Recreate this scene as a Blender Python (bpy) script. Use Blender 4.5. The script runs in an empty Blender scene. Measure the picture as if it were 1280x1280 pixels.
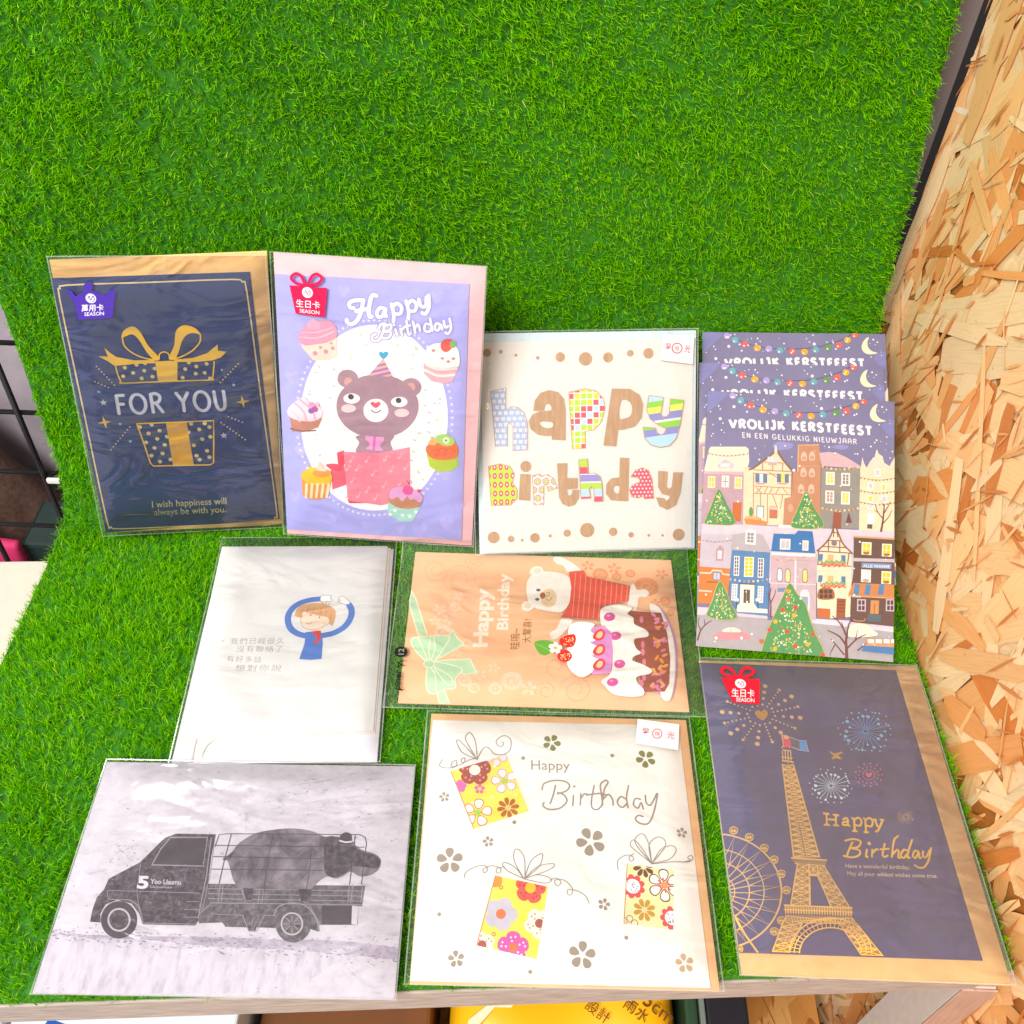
import bpy, math, random
import numpy as np
from mathutils import Matrix, Vector
from mathutils.geometry import tessellate_polygon

random.seed(7)
SC = bpy.context.scene
COL = SC.collection

# ------------------------------------------------------------------ camera, world, lamps, exposure
cam_d = bpy.data.cameras.new("camera")
cam_o = bpy.data.objects.new("camera", cam_d)
COL.objects.link(cam_o)
cam_d.sensor_width = 36.0
cam_d.lens = 36.0 * 1200.16 / 1280.0
cam_d.clip_start = 0.01
cam_d.clip_end = 50.0
_r = Vector((0.9993, 0.0275, 0.0256)); _u = Vector((-0.0376, 0.7316, 0.6807)); _f = Vector((0.0, 0.6812, -0.7321))
cam_o.matrix_world = Matrix(((_r.x, _u.x, -_f.x, 0.0), (_r.y, _u.y, -_f.y, 0.0), (_r.z, _u.z, -_f.z, 0.5), (0, 0, 0, 1)))
SC.camera = cam_o

world = bpy.data.worlds.new("World")
SC.world = world
world.use_nodes = True
world.node_tree.nodes["Background"].inputs[0].default_value = (1.0, 0.97, 0.95, 1)
world.node_tree.nodes["Background"].inputs[1].default_value = 0.60
_wt = world.node_tree
_tc = _wt.nodes.new('ShaderNodeTexCoord')
_wn = _wt.nodes.new('ShaderNodeTexNoise'); _wn.inputs['Scale'].default_value = 3.2; _wn.inputs['Detail'].default_value = 2.0
_wt.links.new(_tc.outputs['Generated'], _wn.inputs['Vector'])
_wr = _wt.nodes.new('ShaderNodeValToRGB')
_wr.color_ramp.elements[0].position = 0.42; _wr.color_ramp.elements[0].color = (0.42, 0.39, 0.40, 1)
_wr.color_ramp.elements[1].position = 0.60; _wr.color_ramp.elements[1].color = (1.75, 1.70, 1.68, 1)
_wt.links.new(_wn.outputs['Fac'], _wr.inputs['Fac'])
_wt.links.new(_wr.outputs['Color'], _wt.nodes["Background"].inputs[0])


def area_lamp(name, loc, target, sx, sy, watts, color):
    d = bpy.data.lights.new(name, 'AREA')
    d.shape = 'RECTANGLE'; d.size = sx; d.size_y = sy
    d.energy = watts; d.color = color
    o = bpy.data.objects.new(name, d)
    COL.objects.link(o)
    o.location = loc
    o.rotation_euler = (Vector(target) - Vector(loc)).to_track_quat('-Z', 'Y').to_euler()
    return o


area_lamp("ceiling_panel_lamp", (-0.85, -0.95, 1.90), (0.0, 0.35, 0.1), 1.3, 0.6, 76.0, (1.0, 0.97, 0.93))
area_lamp("ceiling_tube_lamp", (-0.93, 1.30, 1.93), (-0.1, 0.3, 0.0), 0.26, 0.14, 7.0, (1.0, 0.96, 0.92))

SC.view_settings.view_transform = 'Standard'
SC.view_settings.look = 'None'
SC.view_settings.exposure = 0.22
SC.view_settings.gamma = 1.0
SC.view_settings.use_curve_mapping = False
SC.cycles.max_bounces = 10
SC.cycles.transparent_max_bounces = 16
SC.cycles.use_denoising = True
SC.cycles.denoiser = 'OPENIMAGEDENOISE'
SC.cycles.denoising_input_passes = 'RGB_ALBEDO_NORMAL'

# ------------------------------------------------------------------ colours and materials
ALB = 0.86


def lin(h, k=None):
    h = h.lstrip('#')
    out = []
    for i in (0, 2, 4):
        c = int(h[i:i + 2], 16) / 255.0
        c = c / 12.92 if c <= 0.04045 else ((c + 0.055) / 1.055) ** 2.4
        out.append(c * (ALB if k is None else k))
    return tuple(out) + (1.0,)


def new_mat(name):
    m = bpy.data.materials.new(name)
    m.use_nodes = True
    nt = m.node_tree
    return m, nt, nt.nodes["Principled BSDF"], nt.nodes["Material Output"]


def N(nt, kind, **kw):
    n = nt.nodes.new(kind)
    for k, v in kw.items():
        if k.startswith('i_'):
            n.inputs[k[2:].replace('_', ' ')].default_value = v
        else:
            setattr(n, k, v)
    return n


def L(nt, a, b):
    nt.links.new(a, b)


def ramp(nt, stops, interp='LINEAR'):
    n = nt.nodes.new('ShaderNodeValToRGB')
    n.color_ramp.interpolation = interp
    e = n.color_ramp.elements
    while len(e) > 1:
        e.remove(e[-1])
    e[0].position, e[0].color = stops[0]
    for p, c in stops[1:]:
        x = e.new(p); x.color = c
    return n


_MATS = {}


def paper(h, rough=0.62, var=0.05, scale=220.0):
    """printed or plain paper: base colour with a faint fibre mottle"""
    key = ('paper', h, rough, var, scale, ALB)
    if key in _MATS:
        return _MATS[key]
    m, nt, p, out = new_mat('paper_' + h.strip('#'))
    c = lin(h, ALB)
    tc = N(nt, 'ShaderNodeTexCoord')
    no = N(nt, 'ShaderNodeTexNoise'); no.inputs['Scale'].default_value = scale; no.inputs['Detail'].default_value = 3
    L(nt, tc.outputs['Object'], no.inputs['Vector'])
    r = ramp(nt, [(0.3, tuple(x * (1 - var) for x in c[:3]) + (1,)), (0.7, tuple(min(1, x * (1 + var)) for x in c[:3]) + (1,))])
    L(nt, no.outputs['Fac'], r.inputs['Fac'])
    L(nt, r.outputs['Color'], p.inputs['Base Color'])
    p.inputs['Roughness'].default_value = rough
    p.inputs['Specular IOR Level'].default_value = 0.35
    _MATS[key] = m
    return m


def foil(h, rough=0.38, metal=0.75):
    key = ('foil', h, rough, metal)
    if key in _MATS:
        return _MATS[key]
    m, nt, p, out = new_mat('foil_' + h.strip('#'))
    tc = N(nt, 'ShaderNodeTexCoord')
    no = N(nt, 'ShaderNodeTexNoise'); no.inputs['Scale'].default_value = 900; no.inputs['Detail'].default_value = 2
    L(nt, tc.outputs['Object'], no.inputs['Vector'])
    b = N(nt, 'ShaderNodeBump'); b.inputs['Strength'].default_value = 0.25; b.inputs['Distance'].default_value = 0.0004
    L(nt, no.outputs['Fac'], b.inputs['Height'])
    L(nt, b.outputs['Normal'], p.inputs['Normal'])
    p.inputs['Base Color'].default_value = lin(h, 0.95)
    p.inputs['Metallic'].default_value = metal
    p.inputs['Roughness'].default_value = rough
    _MATS[key] = m
    return m


def mottle(name, stops, scale, detail=6.0, stretch=(1, 1, 1), rough=0.6, dist=0.0, speck=None):
    """a print with a worn, cloudy tone of its own"""
    key = ('mottle', name)
    if key in _MATS:
        return _MATS[key]
    m, nt, p, out = new_mat(name)
    tc = N(nt, 'ShaderNodeTexCoord')
    mp = N(nt, 'ShaderNodeMapping'); mp.inputs['Scale'].default_value = stretch
    L(nt, tc.outputs['Object'], mp.inputs['Vector'])
    no = N(nt, 'ShaderNodeTexNoise')
    no.inputs['Scale'].default_value = scale; no.inputs['Detail'].default_value = detail
    no.inputs['Roughness'].default_value = 0.68; no.inputs['Distortion'].default_value = dist
    L(nt, mp.outputs['Vector'], no.inputs['Vector'])
    r = ramp(nt, [(a, lin(c)) for a, c in stops])
    L(nt, no.outputs['Fac'], r.inputs['Fac'])
    src = r.outputs['Color']
    if speck:
        n2 = N(nt, 'ShaderNodeTexNoise'); n2.inputs['Scale'].default_value = speck[1]; n2.inputs['Detail'].default_value = 4
        L(nt, tc.outputs['Object'], n2.inputs['Vector'])
        r2 = ramp(nt, [(speck[2], (0, 0, 0, 1)), (speck[2] + 0.06, (1, 1, 1, 1))])
        L(nt, n2.outputs['Fac'], r2.inputs['Fac'])
        mx = N(nt, 'ShaderNodeMix', data_type='RGBA')
        L(nt, r2.outputs['Color'], mx.inputs['Factor'])
        L(nt, src, mx.inputs['A']); mx.inputs['B'].default_value = lin(speck[0])
        src = mx.outputs['Result']
    L(nt, src, p.inputs['Base Color'])
    p.inputs['Roughness'].default_value = rough
    p.inputs['Specular IOR Level'].default_value = 0.35
    _MATS[key] = m
    return m


def glitter(h):
    key = ('glitter', h)
    if key in _MATS:
        return _MATS[key]
    m, nt, p, out = new_mat('glitter_' + h.strip('#'))
    tc = N(nt, 'ShaderNodeTexCoord')
    v = N(nt, 'ShaderNodeTexVoronoi'); v.inputs['Scale'].default_value = 1500
    L(nt, tc.outputs['Object'], v.inputs['Vector'])
    c = lin(h)
    r = ramp(nt, [(0.0, tuple(x * 0.84 for x in c[:3]) + (1,)), (0.45, c), (0.8, tuple(min(1, x * 1.15) for x in c[:3]) + (1,)), (1.0, (1, 1, 1, 1))])
    L(nt, v.outputs['Color'], r.inputs['Fac'])
    L(nt, r.outputs['Color'], p.inputs['Base Color'])
    b = N(nt, 'ShaderNodeBump'); b.inputs['Strength'].default_value = 0.4; b.inputs['Distance'].default_value = 0.0003
    L(nt, v.outputs['Distance'], b.inputs['Height']); L(nt, b.outputs['Normal'], p.inputs['Normal'])
    p.inputs['Roughness'].default_value = 0.35
    _MATS[key] = m
    return m


def tile_uv(nt, fu, fv, stagger=0.0):
    """fractional cell coordinates (-.5...5) of the print's own UV"""
    tc = N(nt, 'ShaderNodeUVMap'); tc.uv_map = 'print'
    sp = N(nt, 'ShaderNodeSeparateXYZ'); L(nt, tc.outputs['UV'], sp.inputs[0])

    def mth(op, a, b=None):
        n = N(nt, 'ShaderNodeMath', operation=op)
        for i, x in enumerate((a, b)):
            if x is None:
                continue
            if isinstance(x, (int, float)):
                n.inputs[i].default_value = x
            else:
                L(nt, x, n.inputs[i])
        return n.outputs[0]
    v = mth('MULTIPLY', sp.outputs[1], fv)
    u = mth('MULTIPLY', sp.outputs[0], fu)
    iv = mth('FLOOR', v)
    if stagger:
        u = mth('ADD', u, mth('MULTIPLY', iv, stagger))
    iu = mth('FLOOR', u)
    du = mth('SUBTRACT', mth('FRACT', u), 0.5)
    dv = mth('SUBTRACT', mth('FRACT', v), 0.5)
    d = mth('SQRT', mth('ADD', mth('MULTIPLY', du, du), mth('MULTIPLY', dv, dv)))
    return sp, iu, iv, du, dv, d, mth


def pattern(name, kind, *a):
    key = ('pattern', name)
    if key in _MATS:
        return _MATS[key]
    m, nt, p, out = new_mat(name)
    p.inputs['Roughness'].default_value = 0.6
    if kind == 'rings':      # fu, fv, stagger, [(radius, colour)...]
        sp, iu, iv, du, dv, d, mth = tile_uv(nt, a[0], a[1], a[2])
        r = ramp(nt, [(x, lin(c)) for x, c in a[3]], 'CONSTANT')
        L(nt, d, r.inputs['Fac'])
    elif kind == 'bands':    # v0, v1, tilt, [(pos, colour)]
        sp, iu, iv, du, dv, d, mth = tile_uv(nt, 1, 1)
        t = mth('ADD', sp.outputs[1], mth('MULTIPLY', sp.outputs[0], a[2]))
        t = mth('DIVIDE', mth('SUBTRACT', t, a[0]), a[1] - a[0])
        if len(a) > 4:
            t = mth('FRACT', mth('MULTIPLY', t, a[4]))
        r = ramp(nt, [(x, lin(c)) for x, c in a[3]], 'CONSTANT')
        L(nt, t, r.inputs['Fac'])
    elif kind == 'patch':    # cells of several colours on a pale ground
        sp, iu, iv, du, dv, d, mth = tile_uv(nt, a[0], a[1], 0)
        h = mth('FRACT', mth('ADD', mth('MULTIPLY', iu, 0.37), mth('MULTIPLY', iv, 0.61)))
        rc = ramp(nt, [(i / len(a[2]), lin(c)) for i, c in enumerate(a[2])], 'CONSTANT')
        L(nt, h, rc.inputs['Fac'])
        mk = mth('LESS_THAN', mth('MAXIMUM', mth('ABSOLUTE', du), mth('ABSOLUTE', dv)), 0.42)
        r = N(nt, 'ShaderNodeMix', data_type='RGBA')
        L(nt, mk, r.inputs['Factor']); r.inputs['A'].default_value = lin('#fdf6f0'); L(nt, rc.outputs['Color'], r.inputs['B'])
        L(nt, r.outputs['Result'], p.inputs['Base Color'])
        _MATS[key] = m
        return m
    L(nt, r.outputs['Color'], p.inputs['Base Color'])
    _MATS[key] = m
    return m


def film_mat(name, seed, strength, gain=1.0, tint=0.985, haze=0.02, rot=None):
    """clear plastic film with soft creases: see-through, mirror-like at its surface"""
    m, nt, p, out = new_mat(name)
    nt.nodes.remove(p)
    tc = N(nt, 'ShaderNodeTexCoord')
    mp = N(nt, 'ShaderNodeMapping'); mp.inputs['Location'].default_value = (seed * 1.7, seed * 0.9, seed)
    mp.inputs['Rotation'].default_value = (0, 0, (0.6 + seed) if rot is None else rot)
    mp.inputs['Scale'].default_value = (1.0, 2.3, 1.0)
    L(nt, tc.outputs['Object'], mp.inputs['Vector'])
    n1 = N(nt, 'ShaderNodeTexNoise'); n1.inputs['Scale'].default_value = 14; n1.inputs['Detail'].default_value = 2.5; n1.inputs['Distortion'].default_value = 1.4
    n2 = N(nt, 'ShaderNodeTexNoise', noise_type='RIDGED_MULTIFRACTAL') if hasattr(bpy.types.ShaderNodeTexNoise, 'noise_type') else N(nt, 'ShaderNodeTexNoise')
    n2.inputs['Scale'].default_value = 22; n2.inputs['Detail'].default_value = 2.0; n2.inputs['Distortion'].default_value = 0.6
    L(nt, mp.outputs['Vector'], n1.inputs['Vector']); L(nt, mp.outputs['Vector'], n2.inputs['Vector'])
    ad = N(nt, 'ShaderNodeMath', operation='MULTIPLY_ADD'); ad.inputs[1].default_value = 0.10
    L(nt, n2.outputs['Fac'], ad.inputs[0]); L(nt, n1.outputs['Fac'], ad.inputs[2])
    b = N(nt, 'ShaderNodeBump'); b.inputs['Strength'].default_value = 1.0; b.inputs['Distance'].default_value = strength
    L(nt, ad.outputs[0], b.inputs['Height'])
    fr = N(nt, 'ShaderNodeFresnel'); fr.inputs['IOR'].default_value = 1.5
    L(nt, b.outputs['Normal'], fr.inputs['Normal'])
    k = N(nt, 'ShaderNodeMath', operation='MULTIPLY'); k.inputs[1].default_value = gain; k.use_clamp = True
    L(nt, fr.outputs[0], k.inputs[0])
    tr = N(nt, 'ShaderNodeBsdfTransparent'); tr.inputs[0].default_value = (tint, tint, tint, 1)
    gl = N(nt, 'ShaderNodeBsdfGlossy'); gl.inputs['Roughness'].default_value = 0.09
    L(nt, b.outputs['Normal'], gl.inputs['Normal'])
    mx = N(nt, 'ShaderNodeMixShader')
    df = N(nt, 'ShaderNodeBsdfDiffuse'); df.inputs[0].default_value = (0.9, 0.87, 0.86, 1)
    hz = N(nt, 'ShaderNodeMixShader'); hz.inputs[0].default_value = haze  # film's own haze, raised to paint part of the reflected veil
    L(nt, tr.outputs[0], hz.inputs[1]); L(nt, df.outputs[0], hz.inputs[2])
    L(nt, k.outputs[0], mx.inputs[0]); L(nt, hz.outputs[0], mx.inputs[1]); L(nt, gl.outputs[0], mx.inputs[2])
    L(nt, mx.outputs[0], out.inputs['Surface'])
    return m


def film_edge_mat():
    key = 'film_edge'
    if key in _MATS:
        return _MATS[key]
    m, nt, p, out = new_mat('film_edge')
    nt.nodes.remove(p)
    tr = N(nt, 'ShaderNodeBsdfTransparent')
    df = N(nt, 'ShaderNodeBsdfDiffuse'); df.inputs[0].default_value = (0.75, 0.78, 0.76, 1)
    gl = N(nt, 'ShaderNodeBsdfGlossy'); gl.inputs['Roughness'].default_value = 0.2
    m1 = N(nt, 'ShaderNodeMixShader'); m1.inputs[0].default_value = 0.4
    L(nt, df.outputs[0], m1.inputs[1]); L(nt, gl.outputs[0], m1.inputs[2])
    tc = N(nt, 'ShaderNodeTexCoord')
    no = N(nt, 'ShaderNodeTexNoise'); no.inputs['Scale'].default_value = 28; no.inputs['Detail'].default_value = 2
    L(nt, tc.outputs['Object'], no.inputs['Vector'])
    r = ramp(nt, [(0.35, (0.14, 0.14, 0.14, 1)), (0.7, (0.42, 0.42, 0.42, 1))])
    L(nt, no.outputs['Fac'], r.inputs['Fac'])
    m2 = N(nt, 'ShaderNodeMixShader')
    L(nt, r.outputs['Color'], m2.inputs[0]); L(nt, tr.outputs[0], m2.inputs[1]); L(nt, m1.outputs[0], m2.inputs[2])
    L(nt, m2.outputs[0], out.inputs['Surface'])
    _MATS[key] = m
    return m


# ------------------------------------------------------------------ object helpers
def link(o, parent=None):
    COL.objects.link(o)
    if parent is not None:
        o.parent = parent
    return o


def tag(o, label=None, cat=None, group=None, kind=None):
    if label: o['label'] = label
    if cat: o['category'] = cat
    if group: o['group'] = group
    if kind: o['kind'] = kind
    return o


def empty(name, loc=(0, 0, 0), mat=None):
    o = bpy.data.objects.new(name, None)
    o.empty_display_size = 0.02
    COL.objects.link(o)
    if mat is not None:
        o.matrix_world = mat
    else:
        o.location = loc
    return o


def mesh_obj(name, verts, faces, mats, parent=None, idx=None, smooth=False):
    me = bpy.data.meshes.new(name)
    me.from_pydata([tuple(v) for v in verts], [], [tuple(f) for f in faces])
    for m in (mats if isinstance(mats, (list, tuple)) else [mats]):
        me.materials.append(m)
    if idx is not None:
        me.polygons.foreach_set('material_index', idx)
    if smooth:
        me.polygons.foreach_set('use_smooth', [True] * len(me.polygons))
    me.update()
    return link(bpy.data.objects.new(name, me), parent)


def box_vf(x0, y0, z0, x1, y1, z1, base=0):
    v = [(x0, y0, z0), (x1, y0, z0), (x1, y1, z0), (x0, y1, z0), (x0, y0, z1), (x1, y0, z1), (x1, y1, z1), (x0, y1, z1)]
    f = [(3, 2, 1, 0), (4, 5, 6, 7), (0, 1, 5, 4), (1, 2, 6, 5), (2, 3, 7, 6), (3, 0, 4, 7)]
    return v, [tuple(i + base for i in q) for q in f]


def add_bevel(o, w, seg=2):
    b = o.modifiers.new('bevel', 'BEVEL'); b.width = w; b.segments = seg; b.limit_method = 'ANGLE'
    return o


def box_obj(name, b, mat, parent=None, bevel=0.0):
    v, f = box_vf(*b)
    o = mesh_obj(name, v, f, mat, parent)
    if bevel:
        add_bevel(o, bevel)
    return o


def quad_prism(name, quad, z0, z1, mat, parent=None, bevel=0.0):
    """a slab over a four-sided outline (counter-clockwise from above)"""
    v = [(x, y, z0) for x, y in quad] + [(x, y, z1) for x, y in quad]
    n = len(quad)
    f = [tuple(reversed(range(n))), tuple(range(n, 2 * n))] + [(i, (i + 1) % n, (i + 1) % n + n, i + n) for i in range(n)]
    o = mesh_obj(name, v, f, mat, parent)
    if bevel:
        add_bevel(o, bevel)
    return o


def catmull(pts, closed=False, n=6):
    P = [np.array(p, float) for p in pts]
    m = len(P)
    if m < 3:
        return [tuple(p) for p in P]
    out = []
    rng = range(m) if closed else range(m - 1)
    for i in rng:
        p0 = P[(i - 1) % m] if closed or i > 0 else 2 * P[0] - P[1]
        p1 = P[i]; p2 = P[(i + 1) % m]
        p3 = P[(i + 2) % m] if closed or i + 2 < m else 2 * P[-1] - P[-2]
        for k in range(n):
            t = k / n
            out.append(tuple(0.5 * ((2 * p1) + (-p0 + p2) * t + (2 * p0 - 5 * p1 + 4 * p2 - p3) * t * t + (-p0 + 3 * p1 - 3 * p2 + p3) * t ** 3)))
    if not closed:
        out.append(tuple(P[-1]))
    return out


def clip_convex(poly, clip):
    """Sutherland-Hodgman; clip is convex"""
    area = sum(clip[i][0] * clip[(i + 1) % len(clip)][1] - clip[(i + 1) % len(clip)][0] * clip[i][1] for i in range(len(clip)))
    if area < 0:
        clip = clip[::-1]
    out = list(poly)
    for i in range(len(clip)):
        a, b = clip[i], clip[(i + 1) % len(clip)]
        inp, out = out, []
        if not inp:
            return []
        side = lambda p: (b[0] - a[0]) * (p[1] - a[1]) - (b[1] - a[1]) * (p[0] - a[0])
        for j in range(len(inp)):
            p, q = inp[j - 1], inp[j]
            sp, sq = side(p), side(q)
            if (sp >= 0) != (sq >= 0):
                t = sp / (sp - sq)
                out.append((p[0] + (q[0] - p[0]) * t, p[1] + (q[1] - p[1]) * t))
            if sq >= 0:
                out.append(q)
    return out


_TEXT = {}


def text_mesh(s, bold=0.0, shear=0.0, spacing=1.0):
    key = (s, bold, shear, spacing)
    if key in _TEXT:
        return _TEXT[key]
    c = bpy.data.curves.new('lettering', 'FONT')
    c.body = s; c.offset = bold; c.shear = shear; c.resolution_u = 3; c.space_character = spacing
    o = bpy.data.objects.new('lettering', c)
    me = bpy.data.meshes.new_from_object(o)
    V = [(v.co.x, v.co.y) for v in me.vertices]
    F = [tuple(p.vertices) for p in me.polygons]
    bpy.data.objects.remove(o); bpy.data.curves.remove(c); bpy.data.meshes.remove(me)
    _TEXT[key] = (V, F)
    return V, F


HAND = {
    'V': (0.72, [[(0, 1), (0.36, 0.02)], [(0.36, 0.02), (0.72, 1)]]),
    'R': (0.62, [[(0.06, 1), (0.06, 0)], [(0.06, 0.97), (0.34, 1), (0.56, 0.84), (0.44, 0.56), (0.08, 0.50)], [(0.28, 0.50), (0.62, 0)]]),
    'O': (0.84, [[(0.42 + 0.42 * math.sin(t), 0.5 + 0.5 * math.cos(t)) for t in (6.283 * i / 14 for i in range(15))]]),
    'L': (0.50, [[(0.06, 1), (0.06, 0.02)], [(0.06, 0.02), (0.50, 0.03)]]),
    'I': (0.14, [[(0.07, 1), (0.07, 0)]]),
    'J': (0.50, [[(0.14, 0.99), (0.50, 0.99)], [(0.40, 0.98), (0.41, 0.35), (0.32, 0.06), (0.14, 0.03), (0.02, 0.18)]]),
    'K': (0.62, [[(0.06, 1), (0.06, 0)], [(0.56, 1), (0.08, 0.46)], [(0.22, 0.56), (0.62, 0)]]),
    'E': (0.52, [[(0.06, 1), (0.06, 0)], [(0.06, 0.98), (0.50, 0.98)], [(0.06, 0.52), (0.44, 0.52)], [(0.06, 0.02), (0.52, 0.02)]]),
    'S': (0.58, [[(0.54, 0.86), (0.40, 0.99), (0.16, 0.97), (0.05, 0.76), (0.20, 0.58), (0.42, 0.47), (0.54, 0.26), (0.42, 0.04), (0.18, 0.01), (0.03, 0.15)]]),
    'T': (0.66, [[(0, 0.98), (0.66, 0.98)], [(0.33, 0.98), (0.33, 0)]]),
    'F': (0.50, [[(0.06, 1), (0.06, 0)], [(0.06, 0.98), (0.50, 0.98)], [(0.06, 0.52), (0.42, 0.52)]]),
    'N': (0.62, [[(0.05, 0), (0.05, 1)], [(0.05, 1), (0.57, 0)], [(0.57, 0), (0.57, 1)]]),
    'G': (0.72, [[(0.66, 0.84), (0.46, 1.0), (0.18, 0.92), (0.03, 0.55), (0.16, 0.12), (0.44, 0.0), (0.68, 0.16), (0.68, 0.42)], [(0.68, 0.44), (0.42, 0.44)]]),
    'U': (0.62, [[(0.04, 1), (0.05, 0.35), (0.18, 0.04), (0.42, 0.04), (0.56, 0.32), (0.58, 1)]]),
    'W': (0.94, [[(0, 1), (0.24, 0)], [(0.24, 0), (0.47, 0.8)], [(0.47, 0.8), (0.70, 0)], [(0.70, 0), (0.94, 1)]]),
    'A': (0.62, [[(0.04, 0), (0.05, 0.66), (0.18, 0.96), (0.44, 0.96), (0.57, 0.66), (0.58, 0)], [(0.06, 0.42), (0.56, 0.42)]]),
    'Y': (0.70, [[(0.02, 1), (0.36, 0.5)], [(0.70, 1), (0.36, 0.5)], [(0.36, 0.5), (0.34, 0)]]),
}
CAPH = 0.70      # cap height of the built-in font at size 1


# ------------------------------------------------------------------ printed cards
# pose of each card (centre, x axis, y axis, width, height) and the matrix from drawing units to metres on the card
POSES = {
 'truck': ([-0.13502, 0.20035, 0.0025], [0.9998, 0.02023, 0.0], [-0.02023, 0.9998, 0.0], 0.17304, 0.12259,
   [1.075321007e-03, 2.187012243e-04, -5.598073786e-01, 1.921487511e-05, -1.093847598e-03, 1.184622045e+00, -5.573499481e-05, 1.481836300e-03, 1.0]),
 'flower': ([0.03132, 0.22282, 0.0015], [0.99991, 0.01375, 0.0], [-0.01375, 0.99991, 0.0], 0.14567, 0.14433,
   [1.086637310e-03, -2.107929277e-05, -7.355237747e-01, 2.734373695e-05, -1.123903245e-03, 1.163566332e+00, -5.573499481e-05, 1.481836300e-03, 1.0]),
 'tower': ([0.18788, 0.25122, 0.002], [1.0, 0.00199, 0.0], [-0.00199, 1.0, 0.0], 0.13433, 0.18564,
   [1.093881985e-03, -2.399826767e-04, -9.050507269e-01, 4.165590266e-05, -1.164899412e-03, 1.125367724e+00, -5.573499481e-05, 1.481836300e-03, 1.0]),
 'boy': ([-0.13375, 0.34364, 0.0], [0.99865, 0.05201, 0.0], [-0.05201, 0.99865, 0.0], 0.11628, 0.16046,
   [1.081313108e-03, 1.708844709e-04, -5.338257106e-01, -7.148055144e-06, -1.316179264e-03, 1.065875058e+00, -5.573499481e-05, 1.481836300e-03, 1.0]),
 'cake': ([0.023, 0.3656, 0.0], [0.99997, 0.00771, 0.0], [-0.00771, 0.99997, 0.0], 0.17461, 0.11890,
   [1.089313783e-03, -3.493713433e-06, -7.374562162e-01, 4.193146591e-05, -1.338059321e-03, 1.020424571e+00, -5.573499481e-05, 1.481836300e-03, 1.0]),
 'foryou': ([-0.2146, 0.46206, 0.0937], [0.98159, 0.1796, -0.06503], [0.00885, 0.2973, 0.95474], 0.12306, 0.18790,
   [3.901224646e-04, -5.515756167e-05, -5.965087585e-02, -1.307016510e-05, -4.406538829e-04, 2.248895101e-01, -1.188990336e-04, -3.420262377e-04, 1.0]),
 'bear': ([-0.08687, 0.46296, 0.09408], [0.99955, -0.02102, -0.02149], [0.02756, 0.3556, 0.93423], 0.12671, 0.18856,
   [4.306144878e-04, 1.541545338e-07, -2.044097131e-01, 3.094619326e-05, -4.559793277e-04, 2.184964134e-01, 2.132471014e-05, -3.288202220e-04, 1.0]),
 'happy': ([0.04818, 0.47253, 0.06248], [0.99663, 0.08196, 0.00328], [-0.05485, 0.63616, 0.7696], 0.14678, 0.14678,
   [4.917952248e-04, -3.677019351e-06, -3.586167482e-01, -1.027169167e-05, -4.885679081e-04, 2.781614388e-01, -4.299653514e-05, -9.865750403e-05, 1.0]),
 'village': ([0.18393, 0.42245, 0.04702], [0.99607, -0.08008, 0.03781], [0.04906, 0.85445, 0.51721], 0.12121, 0.17023,
   [6.085305616e-04, 1.582341081e-05, -6.165257230e-01, 4.427309066e-05, -6.341616989e-04, 3.693818973e-01, 6.624559186e-05, 2.103450255e-04, 1.0]),
}
DZ = 0.000016
CARDS = []          # (matrix, outline in card units) used to press the grass down


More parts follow.
